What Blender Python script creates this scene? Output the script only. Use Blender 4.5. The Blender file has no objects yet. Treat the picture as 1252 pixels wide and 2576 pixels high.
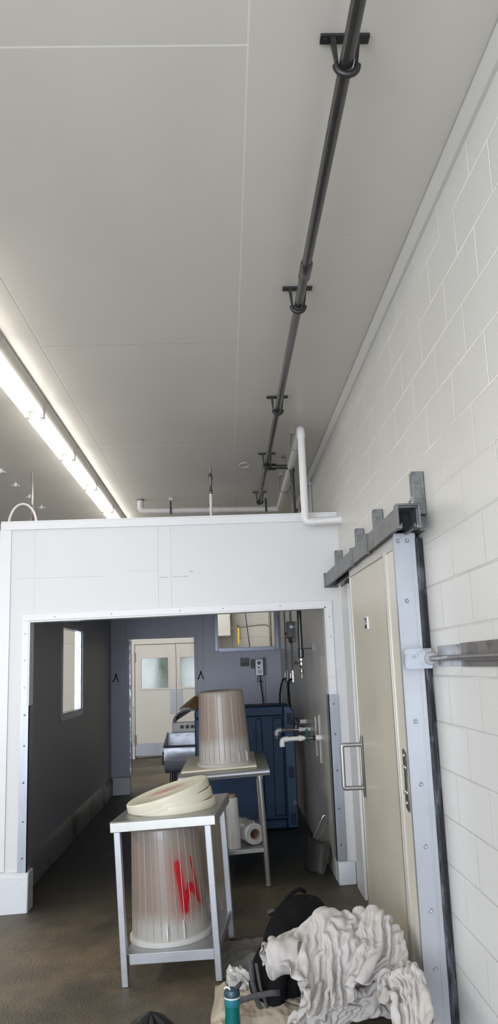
import bpy, bmesh, math, random
from mathutils import Vector, Matrix, noise
random.seed(7)
PI = math.pi
SC = bpy.context.scene
COL = SC.collection

# ------------------------------------------------------------------ materials
def nd(nt, t, **kw):
    n = nt.nodes.new(t)
    for k, v in kw.items():
        if k in n.inputs: n.inputs[k].default_value = v
        else: setattr(n, k, v)
    return n
def mth(nt, op, a, b=None, c=None, clamp=False):
    n = nt.nodes.new('ShaderNodeMath'); n.operation = op; n.use_clamp = clamp
    for i, v in enumerate((a, b, c)):
        if v is None: continue
        if isinstance(v, (int, float)): n.inputs[i].default_value = v
        else: nt.links.new(v, n.inputs[i])
    return n.outputs[0]
def mixc(nt, f, a, b):
    n = nt.nodes.new('ShaderNodeMix'); n.data_type = 'RGBA'
    for i, v in ((0, f), (6, a), (7, b)):
        if isinstance(v, (int, float)): n.inputs[i].default_value = v
        elif isinstance(v, tuple): n.inputs[i].default_value = (*v[:3], 1)
        else: nt.links.new(v, n.inputs[i])
    return n.outputs[2]
def mat(name, col, rough=.5, metal=0., var=.08, scale=6., bump=0., bscale=60., stain=None, stretch=(1, 1, 1), spec=.5,
        lines=(), trans=0., emit=None, alpha=1., coat=0., stain_scale=1.2, stain_pos=(.5, .62)):
    """procedural surface: two noises vary the base colour, an optional stain, drawn seams and bump"""
    m = bpy.data.materials.new(name); m.use_nodes = True
    nt = m.node_tree; b = nt.nodes['Principled BSDF']; L = nt.links
    tc = nd(nt, 'ShaderNodeTexCoord'); mp = nd(nt, 'ShaderNodeMapping'); mp.inputs['Scale'].default_value = stretch
    L.new(tc.outputs['Object'], mp.inputs[0])
    nz = nd(nt, 'ShaderNodeTexNoise', Scale=scale, Detail=5.0, Roughness=.6); L.new(mp.outputs[0], nz.inputs['Vector'])
    lo = tuple(max(0, c*(1-var)) for c in col); hi = tuple(min(1, c*(1+var)) for c in col)
    rmp = mth(nt, 'MULTIPLY_ADD', nz.outputs['Fac'], 2.0, -.5, True)
    c = mixc(nt, rmp, lo, hi)
    if stain:
        n2 = nd(nt, 'ShaderNodeTexNoise', Scale=stain_scale, Detail=6.0, Roughness=.65); L.new(mp.outputs[0], n2.inputs['Vector'])
        r2 = nd(nt, 'ShaderNodeMapRange'); r2.inputs[1].default_value = stain_pos[0]; r2.inputs[2].default_value = stain_pos[1]
        L.new(n2.outputs['Fac'], r2.inputs[0]); c = mixc(nt, r2.outputs[0], c, stain)
    if lines:
        sx = nd(nt, 'ShaderNodeSeparateXYZ'); L.new(tc.outputs['Object'], sx.inputs[0])
        for ax, pos, w, lc, *rng in lines:
            f = mth(nt, 'COMPARE', sx.outputs[ax], pos, w)
            for ra, r0, r1 in rng:
                f = mth(nt, 'MULTIPLY', f, mth(nt, 'GREATER_THAN', sx.outputs[ra], r0))
                f = mth(nt, 'MULTIPLY', f, mth(nt, 'LESS_THAN', sx.outputs[ra], r1))
            f = mth(nt, 'MULTIPLY', f, .8)
            c = mixc(nt, f, c, lc)
    L.new(c, b.inputs['Base Color'])
    b.inputs['Roughness'].default_value = rough; b.inputs['Metallic'].default_value = metal
    b.inputs['Specular IOR Level'].default_value = spec
    if trans: b.inputs['Transmission Weight'].default_value = trans
    if coat: b.inputs['Coat Weight'].default_value = coat
    if alpha < 1: b.inputs['Alpha'].default_value = alpha
    if emit: b.inputs['Emission Color'].default_value = (*emit[0], 1); b.inputs['Emission Strength'].default_value = emit[1]
    rr = mth(nt, 'MULTIPLY_ADD', nz.outputs['Fac'], .16, rough-.08, True); L.new(rr, b.inputs['Roughness'])
    if bump:
        n3 = nd(nt, 'ShaderNodeTexNoise', Scale=bscale, Detail=4.0); L.new(mp.outputs[0], n3.inputs['Vector'])
        bp = nd(nt, 'ShaderNodeBump', Strength=bump, Distance=.01); L.new(n3.outputs['Fac'], bp.inputs['Height'])
        L.new(bp.outputs[0], b.inputs['Normal'])
    m['c'] = 1
    return m

LW = (.80, .79, .75); LG = (.30, .29, .28)
M = {}
M['ceiling'] = mat('ceiling_panel', (.60, .57, .525), .38, 0, .05, 1.3, .03, 3, stretch=(1, .4, 1), spec=.45, lines=[
    (0, .12, .0028, (.74, .72, .68)), (0, -1.03, .004, (.70, .68, .64)), (0, -1.036, .0025, (.25, .24, .22)),
    (1, 2.135, .004, LW, (0, -1.03, .12)), (1, 4.425, .003, (.40, .38, .35), (0, -1.03, .12)), (1, 6.61, .005, LW, (0, -1.03, .12)),
    (1, 3.272, .0035, (.66, .64, .60), (0, .12, .75)), (1, 9.0, .01, LW, (0, -1.03, .12)), (1, 6.9, .01, (.6, .57, .52), (0, .12, .8))])
M['partition'] = mat('partition_panel', (.66, .655, .655), .38, 0, .03, 1.5, .02, 30, lines=[
    (0, -1.46, .0015, (.5, .5, .5)), (0, -.51, .002, (.42, .42, .42)), (0, -.41, .002, (.45, .45, .45)),
    (2, 2.32, .002, (.5, .48, .45), (0, -1.6, -.9)), (2, 2.35, .0018, (.52, .5, .47), (0, -.75, -.5)), (2, 2.295, .003, (.35, .33, .3), (0, -.5, -.43)),
    (2, 2.298, .003, (.4, .38, .35), (0, -.40, -.28)), (2, 2.30, .005, (.2, .2, .2), (0, -.30, -.295)), (2, 2.335, .004, (.35, .34, .3), (0, -.27, -.24))])
M['white_trim'] = mat('white_painted_trim', (.71, .71, .72), .3, 0, .03, 4)
M['white_kerb'] = mat('painted_kerb', (.60, .63, .66), .35, 0, .05, 5, .1, 30, stain=(.42, .42, .41), stain_scale=5, stain_pos=(.6, .8))
M['gal'] = mat('galvanized_steel', (.34, .36, .40), .36, .5, .08, 9, .03, 90, stain=(.25, .275, .33), stain_scale=2, stretch=(1, 1, .3), stain_pos=(.5, .75))
M['steel'] = mat('stainless_steel', (.36, .36, .345), .34, .8, .05, 14, .02, 120, stain=(.30, .30, .285), stain_scale=4, stain_pos=(.5, .8))
M['steel_edge'] = mat('brushed_steel_edge', (.37, .38, .405), .36, .6, .05, 18, .02, 120, stretch=(.3, 1, 1))
M['dark_steel'] = mat('dark_steel', (.16, .15, .145), .38, .7, .2, 20, .1, 90)
M['track'] = mat('weathered_track_steel', (.17, .175, .175), .42, .55, .18, 30, .25, 60, stain=(.09, .09, .09), stain_scale=12, stain_pos=(.45, .7))
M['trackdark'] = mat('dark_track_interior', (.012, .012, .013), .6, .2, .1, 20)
M['black_pipe'] = mat('black_abs_pipe', (.028, .027, .026), .25, 0, .25, 12, spec=.6)
M['black'] = mat('black_plastic', (.012, .012, .013), .45, 0, .2, 30)
M['rubber'] = mat('black_rubber', (.02, .021, .026), .55, 0, .6, 40, .8, 70, stain=(.10, .11, .13), stain_scale=14, stretch=(1, 1, .25), stain_pos=(.55, .65))
M['pvc'] = mat('white_pvc', (.72, .71, .70), .3, 0, .03, 10)
M['pvc_old'] = mat('dull_white_pipe', (.66, .63, .60), .38, 0, .06, 10, .05, 30)
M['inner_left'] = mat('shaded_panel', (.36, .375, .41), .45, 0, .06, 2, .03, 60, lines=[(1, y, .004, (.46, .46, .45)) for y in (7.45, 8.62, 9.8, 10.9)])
M['inner_back'] = mat('blue_grey_panel', (.47, .48, .575), .35, 0, .08, 2, .05, 40, lines=[(0, -.33, .005, (.30, .30, .36)), (0, -1.42, .004, (.33, .33, .4))])
M['inner_right'] = mat('cream_grey_panel', (.58, .56, .50), .32, 0, .07, 1.5, .03, 40, stain=(.46, .445, .40), stain_scale=1.1, lines=[
    (1, 10.37, .02, (.12, .12, .12)), (1, 9.13, .012, (.12, .12, .12)), (1, 7.75, .006, (.45, .43, .36)), (1, 6.62, .004, (.5, .48, .42))])
M['door'] = mat('cream_door_skin', (.56, .52, .44), .35, 0, .06, 2.2, .12, 160, stain=(.47, .435, .36), stain_scale=.9, stain_pos=(.5, .8))
M['door_light'] = mat('pale_door_skin', (.63, .60, .52), .35, 0, .05, 2.2, .1, 160)
M['door_edge'] = mat('door_edge_metal', (.41, .425, .46), .36, .4, .06, 3, .02, 60, stain=(.34, .355, .39), stain_scale=2.5, stretch=(1.5, 1, .5), stain_pos=(.45, .8))
M['door_frame'] = mat('door_rim_metal', (.50, .48, .44), .35, .5, .1, 6)
M['cream'] = mat('cream_paint', (.66, .645, .61), .35, 0, .04, 3, .03, 20)
M['far_wall'] = mat('cream_wall_panel', (.70, .675, .63), .4, 0, .04, 2, lines=[
    (2, 2.16, .006, (.5, .47, .42)), (2, 2.42, .006, (.52, .49, .44)), (0, .12, .012, (.5, .47, .42)), (0, .16, .006, (.72, .69, .63))])
M['glass'] = mat('greenish_pane', (.16, .22, .19), .12, 0, .4, 3.5, .1, 4, spec=.8)
M['brown'] = mat('brown_paper', (.30, .17, .06), .45, 0, .3, 8, .3, 10)
M['blue'] = mat('blue_moulded_plastic', (.004, .036, .095), .55, 0, .15, 6, .05, 50, stain=(.003, .024, .065), stain_scale=2)
M['blue_pale'] = mat('worn_blue_plastic', (.015, .055, .12), .45, 0, .2, 8, .05, 50)
M['board'] = mat('cutting_board', (.68, .63, .50), .45, 0, .06, 8)
M['wrap'] = mat('clear_film', (.62, .62, .62), .15, 0, .15, 30, .15, 12, stretch=(1, 1, .2), spec=.9, coat=.5)
M['wrap_end'] = mat('film_roll_end', (.45, .46, .46), .3, 0, .2, 20)
M['cardboard'] = mat('cardboard', (.33, .24, .17), .7, 0, .12, 20)
M['lid'] = None
M['tape'] = mat('yellow_tape', (.75, .55, .03), .35)
M['chrome'] = mat('chrome', (.62, .62, .61), .15, .95, .1, 20)
M['brass'] = mat('dull_brass', (.33, .30, .25), .3, .9, .2, 30)
M['green'] = mat('green_lever', (.01, .10, .08), .4)
M['grey_plastic'] = mat('grey_plastic', (.13, .13, .145), .45)
M['gauge'] = mat('gauge_face', (.45, .46, .48), .35, .3)
M['tube'] = mat('lit_tube', (.9, .9, .9), .3, emit=((1, .96, .88), 9.0))
M['fixture'] = mat('fixture_enamel', (.62, .60, .55), .4)
M['navy'] = mat('navy_sticker', (.035, .038, .07), .4)
M['sticker_white'] = mat('sticker_white', (.75, .74, .74), .4)
M['fabric_black'] = mat('black_nylon', (.006, .006, .007), .85, 0, .4, 60, .4, 200, spec=.15)
M['strap'] = mat('grey_webbing', (.07, .07, .075), .7, 0, .2, 80, .4, 200)
M['cotton'] = mat('off_white_cotton', (.46, .43, .41), .85, 0, .05, 4, .25, 260, stain=(.42, .375, .33), stain_scale=2.2, stain_pos=(.5, .8), spec=.2)
M['canvas'] = mat('beige_canvas', (.40, .345, .27), .85, 0, .12, 5, .3, 220, spec=.2)
M['grey_sheet'] = mat('grey_sheet', (.13, .125, .115), .55, 0, .2, 6, .2, 20)
M['poly'] = mat('clear_poly_bag', (.55, .54, .51), .18, 0, .2, 12, .3, 25, spec=.8, alpha=.75)
M['teal'] = mat('teal_bottle_wall', (.0, .155, .15), .12, 0, .15, 6, spec=.7, trans=.25)
M['teal_lid'] = mat('slate_bottle_lid', (.02, .055, .075), .4)
M['teal_band'] = mat('teal_band', (.02, .17, .21), .3)
M['white'] = mat('white_plastic', (.7, .7, .7), .35)
M['bright'] = mat('glowing_reflection', (.85, .87, .9), .2, emit=((.92, .96, 1), .6))  # glow standing in for a lamp reflection
M['grey_bar'] = mat('grey_steel_bar', (.33, .335, .345), .38, .5, .15, 8, .05, 60, stain=(.2, .2, .2), stain_scale=9)
M['crinkle'] = mat('crinkled_foil', (.36, .39, .46), .25, .7, .3, 8, .5, 18)

def mat_block():
    m = mat('painted_block_wall', (.64, .625, .59), .36, 0, .03, 1.2, .0)
    nt = m.node_tree; b = nt.nodes['Principled BSDF']; L = nt.links
    tc = nd(nt, 'ShaderNodeTexCoord'); sx = nd(nt, 'ShaderNodeSeparateXYZ'); L.new(tc.outputs['Object'], sx.inputs[0])
    cb = nd(nt, 'ShaderNodeCombineXYZ')
    L.new(mth(nt, 'ADD', sx.outputs[1], -2.90+.40-.2), cb.inputs[0]); L.new(mth(nt, 'ADD', sx.outputs[2], -1.338+6*.1925+4*.1925), cb.inputs[1])
    br = nd(nt, 'ShaderNodeTexBrick'); L.new(cb.outputs[0], br.inputs['Vector'])
    for k, v in (('Scale', 1.0), ('Mortar Size', .0055), ('Mortar Smooth', .6), ('Brick Width', .40), ('Row Height', .1925)): br.inputs[k].default_value = v
    br.offset = .5
    wav = nd(nt, 'ShaderNodeTexNoise', Scale=2.2, Detail=3.0); L.new(tc.outputs['Object'], wav.inputs['Vector'])
    vis = nd(nt, 'ShaderNodeMapRange'); vis.inputs[1].default_value = .38; vis.inputs[2].default_value = .62; L.new(wav.outputs['Fac'], vis.inputs[0])
    f = mth(nt, 'MULTIPLY', br.outputs['Fac'], mth(nt, 'MULTIPLY_ADD', vis.outputs[0], .6, .1))
    old = b.inputs['Base Color'].links[0].from_socket
    # mortar lines painted bright up high and grey lower down
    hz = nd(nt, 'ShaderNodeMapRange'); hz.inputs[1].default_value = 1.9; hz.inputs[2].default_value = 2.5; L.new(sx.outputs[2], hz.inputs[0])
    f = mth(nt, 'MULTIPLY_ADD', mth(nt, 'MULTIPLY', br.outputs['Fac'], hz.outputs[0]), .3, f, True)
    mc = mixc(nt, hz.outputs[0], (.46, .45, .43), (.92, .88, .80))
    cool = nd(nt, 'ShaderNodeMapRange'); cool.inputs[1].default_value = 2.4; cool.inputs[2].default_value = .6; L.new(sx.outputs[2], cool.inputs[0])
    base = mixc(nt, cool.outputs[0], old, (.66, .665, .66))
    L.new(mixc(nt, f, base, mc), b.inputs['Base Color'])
    n3 = nd(nt, 'ShaderNodeTexNoise', Scale=75.0, Detail=3.0); L.new(tc.outputs['Object'], n3.inputs['Vector'])
    h = mth(nt, 'SUBTRACT', mth(nt, 'MULTIPLY', n3.outputs['Fac'], .18), mth(nt, 'MULTIPLY', br.outputs['Fac'], .55))
    bp = nd(nt, 'ShaderNodeBump', Strength=.6, Distance=.006); L.new(h, bp.inputs['Height']); L.new(bp.outputs[0], b.inputs['Normal'])
    return m
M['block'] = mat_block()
def mat_floor():
    m = mat('damp_concrete', (.135, .105, .066), .55, 0, .30, 9, .6, 70, stain=(.055, .046, .034), stain_scale=.9, stain_pos=(.42, .62))
    nt = m.node_tree; b = nt.nodes['Principled BSDF']; L = nt.links
    tc = nd(nt, 'ShaderNodeTexCoord')
    v = nd(nt, 'ShaderNodeTexNoise', Scale=160.0, Detail=2.0); L.new(tc.outputs['Object'], v.inputs['Vector'])
    r = nd(nt, 'ShaderNodeMapRange'); r.inputs[1].default_value = .60; r.inputs[2].default_value = .78; L.new(v.outputs['Fac'], r.inputs[0])
    old = b.inputs['Base Color'].links[0].from_socket
    sx = nd(nt, 'ShaderNodeSeparateXYZ'); L.new(tc.outputs['Object'], sx.inputs[0])
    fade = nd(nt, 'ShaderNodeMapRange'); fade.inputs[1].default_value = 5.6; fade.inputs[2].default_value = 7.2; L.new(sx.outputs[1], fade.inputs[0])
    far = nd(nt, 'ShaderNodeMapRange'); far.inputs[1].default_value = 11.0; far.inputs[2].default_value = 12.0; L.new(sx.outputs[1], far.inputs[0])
    booth_dark = mixc(nt, mth(nt, 'SUBTRACT', fade.outputs[0], far.outputs[0], None, True), old, (.022, .022, .020))  # floor colour darkens inside the booth, returns beyond the doorway
    L.new(mixc(nt, mth(nt, 'MULTIPLY', r.outputs[0], .35), booth_dark, (.19, .16, .12)), b.inputs['Base Color'])
    return m
M['floor'] = mat_floor()

def mat_barrel(name, mark=False, light_h=.17, dark=1.):
    """cloudy plastic: shade of the hollow painted in, paler band near the mouth, optional sprayed mark"""
    m = bpy.data.materials.new(name); m.use_nodes = True
    nt = m.node_tree; b = nt.nodes['Principled BSDF']; L = nt.links
    tc = nd(nt, 'ShaderNodeTexCoord'); sx = nd(nt, 'ShaderNodeSeparateXYZ'); L.new(tc.outputs['Object'], sx.inputs[0])
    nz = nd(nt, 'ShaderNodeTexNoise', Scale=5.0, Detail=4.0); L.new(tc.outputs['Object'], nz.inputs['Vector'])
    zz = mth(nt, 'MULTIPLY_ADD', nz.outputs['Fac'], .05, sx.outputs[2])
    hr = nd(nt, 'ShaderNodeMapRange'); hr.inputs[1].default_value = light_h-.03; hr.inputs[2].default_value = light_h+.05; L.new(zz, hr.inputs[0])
    c = mixc(nt, hr.outputs[0], (.46, .44, .41), mixc(nt, nz.outputs['Fac'], (.27, .21, .17), (.34, .275, .23)))  # shade of the inside put into the wall colour by height
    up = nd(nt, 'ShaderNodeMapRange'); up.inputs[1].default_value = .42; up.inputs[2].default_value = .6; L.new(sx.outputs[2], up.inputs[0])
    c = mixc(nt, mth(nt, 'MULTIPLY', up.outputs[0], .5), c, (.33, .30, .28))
    if mark:
        ang = mth(nt, 'ARCTAN2', sx.outputs[0], mth(nt, 'MULTIPLY', sx.outputs[1], -1.0))   # 0 faces -Y, + to the right
        u = mth(nt, 'MULTIPLY_ADD', ang, .21, -.022); v = sx.outputs[2]
        segs = [(.080, .400, .108, .165, .019), (.108, .165, .145, .285, .013), (.125, .25, .165, .27, .016), (.155, .285, .215, .190, .013), (.175, .42, .208, .215, .007)]
        tot = None
        wob = mth(nt, 'MULTIPLY_ADD', nz.outputs['Fac'], .02, -.01)
        for x0, y0, x1, y1, w in segs:
            dx, dy = x1-x0, y1-y0; l2 = dx*dx+dy*dy
            pu = mth(nt, 'SUBTRACT', u, x0); pv = mth(nt, 'SUBTRACT', v, y0)
            t = mth(nt, 'ADD', mth(nt, 'MULTIPLY', pu, dx/l2), mth(nt, 'MULTIPLY', pv, dy/l2), None, True)
            eu = mth(nt, 'SUBTRACT', pu, mth(nt, 'MULTIPLY', t, dx)); ev = mth(nt, 'SUBTRACT', pv, mth(nt, 'MULTIPLY', t, dy))
            d = mth(nt, 'SQRT', mth(nt, 'ADD', mth(nt, 'MULTIPLY', eu, eu), mth(nt, 'MULTIPLY', ev, ev)))
            d = mth(nt, 'ADD', d, wob)
            r = nd(nt, 'ShaderNodeMapRange'); r.inputs[1].default_value = w*1.9; r.inputs[2].default_value = w*.6; L.new(d, r.inputs[0])
            tot = r.outputs[0] if tot is None else mth(nt, 'MAXIMUM', tot, r.outputs[0])
            if w > .01:
                r = nd(nt, 'ShaderNodeMapRange'); r.inputs[1].default_value = w*5.5; r.inputs[2].default_value = 0; L.new(d, r.inputs[0])
                tot = mth(nt, 'MAXIMUM', tot, mth(nt, 'MULTIPLY', r.outputs[0], .35))
        c = mixc(nt, tot, c, (.50, .006, .02))
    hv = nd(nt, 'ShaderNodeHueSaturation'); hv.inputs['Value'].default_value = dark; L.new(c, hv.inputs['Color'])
    L.new(hv.outputs[0], b.inputs['Base Color'])
    b.inputs['Roughness'].default_value = .3; b.inputs['Specular IOR Level'].default_value = .5
    b.inputs['Transmission Weight'].default_value = .0
    b.inputs['Subsurface Weight'].default_value = .15; b.inputs['Subsurface Radius'].default_value = (.02, .02, .02)
    return m
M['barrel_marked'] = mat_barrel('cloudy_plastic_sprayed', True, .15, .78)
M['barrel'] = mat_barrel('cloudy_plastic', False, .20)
M['barrel_rib'] = mat('moulded_rib_plastic', (.31, .255, .215), .3, 0, .05, 5)
M['barrel_rim'] = mat('cloudy_rim_plastic', (.50, .485, .46), .3, 0, .05, 5)
def mat_lid():
    m = mat('milky_lid_plastic', (.66, .62, .50), .35, 0, .03, 5)
    nt = m.node_tree; b = nt.nodes['Principled BSDF']; L = nt.links
    tc = nd(nt, 'ShaderNodeTexCoord'); mp = nd(nt, 'ShaderNodeMapping'); mp.inputs['Scale'].default_value = (1, 1.6, 0)
    L.new(tc.outputs['Object'], mp.inputs[0]); ln = nd(nt, 'ShaderNodeVectorMath', operation='LENGTH'); L.new(mp.outputs[0], ln.inputs[0])
    nz = nd(nt, 'ShaderNodeTexNoise', Scale=14.0, Detail=3.0); L.new(tc.outputs['Object'], nz.inputs['Vector'])
    d = mth(nt, 'MULTIPLY_ADD', nz.outputs['Fac'], .12, ln.outputs['Value'])
    r = nd(nt, 'ShaderNodeMapRange'); r.inputs[1].default_value = .20; r.inputs[2].default_value = .06; L.new(d, r.inputs[0])
    old = b.inputs['Base Color'].links[0].from_socket
    L.new(mixc(nt, mth(nt, 'MULTIPLY', r.outputs[0], .95), old, (.56, .22, .19)), b.inputs['Base Color'])
    return m
M['lid'] = mat_lid()

# ------------------------------------------------------------------ mesh helpers
WM = {}
def B(): return bmesh.new()
def box(bm, x0, x1, y0, y1, z0, z1, mtx=None):
    vs = [bm.verts.new((x, y, z)) for x in (x0, x1) for y in (y0, y1) for z in (z0, z1)]
    for f in ((0, 1, 3, 2), (4, 6, 7, 5), (0, 4, 5, 1), (2, 3, 7, 6), (0, 2, 6, 4), (1, 5, 7, 3)): bm.faces.new([vs[i] for i in f])
    if mtx: bmesh.ops.transform(bm, matrix=mtx, verts=vs)
    return bm
def prism(bm, pts, axis, a0, a1):
    """extrude a 2-D outline along axis 0/1/2"""
    def p(u, v, a): return ((a, u, v), (u, a, v), (u, v, a))[axis]
    lo = [bm.verts.new(p(u, v, a0)) for u, v in pts]; hi = [bm.verts.new(p(u, v, a1)) for u, v in pts]
    n = len(pts)
    bm.faces.new(lo); bm.faces.new(hi[::-1])
    for i in range(n): bm.faces.new((lo[i], hi[i], hi[(i+1) % n], lo[(i+1) % n]))
    return bm
def frame_pts(t):
    t = t.normalized(); a = Vector((0, 0, 1)) if abs(t.z) < .9 else Vector((1, 0, 0))
    u = t.cross(a).normalized(); return u, t.cross(u).normalized()
def tube(bm, pts, r, seg=14, cap=True):
    pts = [Vector(p) for p in pts]; rs = r if isinstance(r, (list, tuple)) else [r]*len(pts)
    rings = []; u = None
    for i, p in enumerate(pts):
        t = (pts[min(i+1, len(pts)-1)]-pts[max(i-1, 0)]).normalized()
        if u is None: u, v = frame_pts(t)
        else:
            u = (u-t*u.dot(t)).normalized(); v = t.cross(u)
        rings.append([bm.verts.new(p+(u*math.cos(a)+v*math.sin(a))*rs[i]) for a in (2*PI*k/seg for k in range(seg))])
    for a, b in zip(rings, rings[1:]):
        for k in range(seg): bm.faces.new((a[k], a[(k+1) % seg], b[(k+1) % seg], b[k]))
    if cap: bm.faces.new(rings[0][::-1]); bm.faces.new(rings[-1])
    return bm
def bend(p0, pc, p1, r=.03, n=6):
    """points of a rounded corner at pc between p0 and p1"""
    p0, pc, p1 = map(Vector, (p0, pc, p1)); a = (p0-pc).normalized()*r; b = (p1-pc).normalized()*r
    return [pc+a*(1-t)**2+b*t**2 for t in [i/n for i in range(n+1)]]
def lathe(bm, prof, seg=48, c=(0, 0, 0), mtx=None):
    rings = []; vs_all = []
    for r, z in prof:
        if r < 1e-6: rings.append([bm.verts.new((c[0], c[1], c[2]+z))])
        else: rings.append([bm.verts.new((c[0]+r*math.cos(2*PI*k/seg), c[1]+r*math.sin(2*PI*k/seg), c[2]+z)) for k in range(seg)])
        vs_all += rings[-1]
    for a, b in zip(rings, rings[1:]):
        for k in range(seg):
            k2 = (k+1) % seg
            if len(a) == 1 and len(b) == 1: continue
            if len(a) == 1: bm.faces.new((a[0], b[k], b[k2]))
            elif len(b) == 1: bm.faces.new((a[k], a[k2], b[0]))
            else: bm.faces.new((a[k], a[k2], b[k2], b[k]))
    if mtx: bmesh.ops.transform(bm, matrix=mtx, verts=vs_all)
    return bm
def obj(name, bm, m, parent=None, world=True, bevel=0., smooth=True, origin=None):
    if parent is not None and world:
        bmesh.ops.transform(bm, matrix=WM[parent.name].inverted(), verts=bm.verts)
    bmesh.ops.recalc_face_normals(bm, faces=bm.faces)
    me = bpy.data.meshes.new(name); 
    off = None
    if parent is None and origin is not None:
        bmesh.ops.translate(bm, vec=-Vector(origin), verts=bm.verts)
    bm.to_mesh(me); bm.free()
    me.materials.append(M[m] if isinstance(m, str) else m)
    o = bpy.data.objects.new(name, me); COL.objects.link(o)
    if smooth:
        for p in me.polygons: p.use_smooth = True
        me.set_sharp_from_angle(angle=math.radians(38))
    if parent is not None: o.parent = parent; WM[o.name] = WM[parent.name].copy()
    else:
        if origin is not None: o.location = origin
        WM[o.name] = Matrix.Translation(origin if origin is not None else (0, 0, 0))
    if bevel:
        bv = o.modifiers.new('edge', 'BEVEL'); bv.width = bevel; bv.segments = 2; bv.limit_method = 'ANGLE'; bv.harden_normals = False
    return o
def tag(o, label=None, cat=None, group=None, kind=None):
    if label: o['label'] = label
    if cat: o['category'] = cat
    if group: o['group'] = group
    if kind: o['kind'] = kind
    return o
def thing(name, loc, label, cat, rot=(0, 0, 0), group=None):
    o = bpy.data.objects.new(name, None); COL.objects.link(o); o.empty_display_size = .1
    o.location = loc; o.rotation_euler = rot
    from mathutils import Euler
    WM[o.name] = Matrix.Translation(loc) @ Euler(rot).to_matrix().to_4x4()
    return tag(o, label, cat, group)
def kids(o): return [c for c in bpy.data.objects if c.parent == o]
def dup(o, loc, rot=None, label=None, parent=None):
    c = o.copy(); COL.objects.link(c); c.location = loc
    if rot: c.rotation_euler = rot
    if label: c['label'] = label
    for ch in kids(o):
        k = ch.copy(); COL.objects.link(k); k.parent = c
        for g in kids(ch): q = g.copy(); COL.objects.link(q); q.parent = k
    return c
def struct(name, bm, m, bevel=0., parent=None):
    o = obj(name, bm, m, parent, True, bevel)
    if parent is None: o['kind'] = 'structure'
    return o
S = .04                                                    # the floor falls towards the left
def fz(x): return S*x

# ------------------------------------------------------------------ setting
bm = B(); n = 2
for i in range(1): box(bm, -6, 1.1, -3, 16.2, -.2, 0)
for v in bm.verts: v.co.z += S*v.co.x
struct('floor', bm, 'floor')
struct('ceiling', box(B(), -6, 1.1, -3, 16.2, 3.48, 3.6), 'ceiling')
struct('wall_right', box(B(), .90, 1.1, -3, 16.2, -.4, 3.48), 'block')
struct('wall_left', box(B(), -6.2, -6, -3, 16.2, -.5, 3.6), 'cream')
# trim where ceiling meets the block wall
struct('trim_1', prism(B(), [(.90, 3.475), (.868, 3.475), (.868, 3.458), (.885, 3.43), (.885, 3.405), (.90, 3.405)], 1, -2.9, 16), mat('ceiling_trim', (.56, .55, .52), .4, 0, .03, 3))
# far wall with a door opening
bm = B(); box(bm, -6, -1.88, 16, 16.2, -.4, 3.48); box(bm, -.12, .9, 16, 16.2, -.2, 3.48); box(bm, -1.88, -.12, 16, 16.2, 2.17, 3.48)
box(bm, -1.88, -.12, 16.07, 16.2, -.2, 2.17)  # backing added behind the doors to stop light leaking past them
struct('wall_far', bm, 'far_wall')

# booth shell ---------------------------------------------------------------
PY = 6.15
bm = B()
prism(bm, [(-1.715, -.08), (-1.495, -.08), (-1.495, 1.995), (.772, 2.028), (.772, .0), (.90, .0), (.90, 2.755), (-1.715, 2.755)], 1, PY, PY+.11)
struct('wall_front', bm, 'partition')
bm = B()                                                   # left booth wall with a window hole
X0, X1 = -1.70, -1.63
for a in ((PY+.11, 8.09, -.1, 2.7), (9.18, 11.45, -.1, 2.7), (8.09, 9.18, -.1, 1.19), (8.09, 9.18, 2.06, 2.7)): box(bm, X0, X1, *a)
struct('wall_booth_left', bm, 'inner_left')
struct('wall_booth_right', box(B(), .76, .899, PY+.11, 11.45, -.05, 2.7), 'inner_right')
bm = B()                                                   # back booth wall: doorway + high window
for a in ((-1.75, -1.37, -.1, 2.7), (-1.37, -.46, 2.03, 2.7), (-.46, -.115, -.1, 2.7), (-.115, .69, -.05, 1.865), (.69, .899, -.05, 2.7), (-.115, .69, 2.62, 2.7)):
    box(bm, a[0], a[1], 11.45, 11.57, a[2], a[3])
struct('wall_booth_back', bm, 'inner_back')
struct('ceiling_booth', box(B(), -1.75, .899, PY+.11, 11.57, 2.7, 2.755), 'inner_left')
# white edging of the booth front
bm = B(); box(bm, -1.72, .8995, PY-.012, PY+.12, 2.757, 2.769); box(bm, -1.72, .8995, PY-.012, PY, 2.70, 2.757)
struct('trim_2', bm, 'white_trim', .002)
bm = B(); box(bm, -1.727, -1.64, PY-.010, PY, .21, 2.70); box(bm, -1.727, -1.715, PY, PY+.12, .21, 2.755)
struct('trim_3', bm, 'white_trim', .002)
bm = B()
prism(bm, [(-1.545, 1.995), (.772, 2.028), (.772, 1.50), (.822, 1.50), (.822, 2.078), (-1.545, 2.045)], 1, PY-.012, PY)
prism(bm, [(-1.545, 1.36), (-1.495, 1.36), (-1.495, 1.9955), (-1.545, 1.9955)], 1, PY-.012, PY)
box(bm, .760, .772, PY-.012, PY+.115, 1.36, 2.02); box(bm, .772, .822, PY-.012, PY, 1.36, 1.50)
prism(bm, [(-1.483, 1.983), (.76, 2.016), (.76, 2.028), (-1.483, 1.995)], 1, PY-.011, PY+.115); box(bm, -1.495, -1.483, PY-.012, PY+.115, 1.36, 1.995)
tr = struct('trim_4', bm, 'white_trim', .002)
bm = B()
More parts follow.
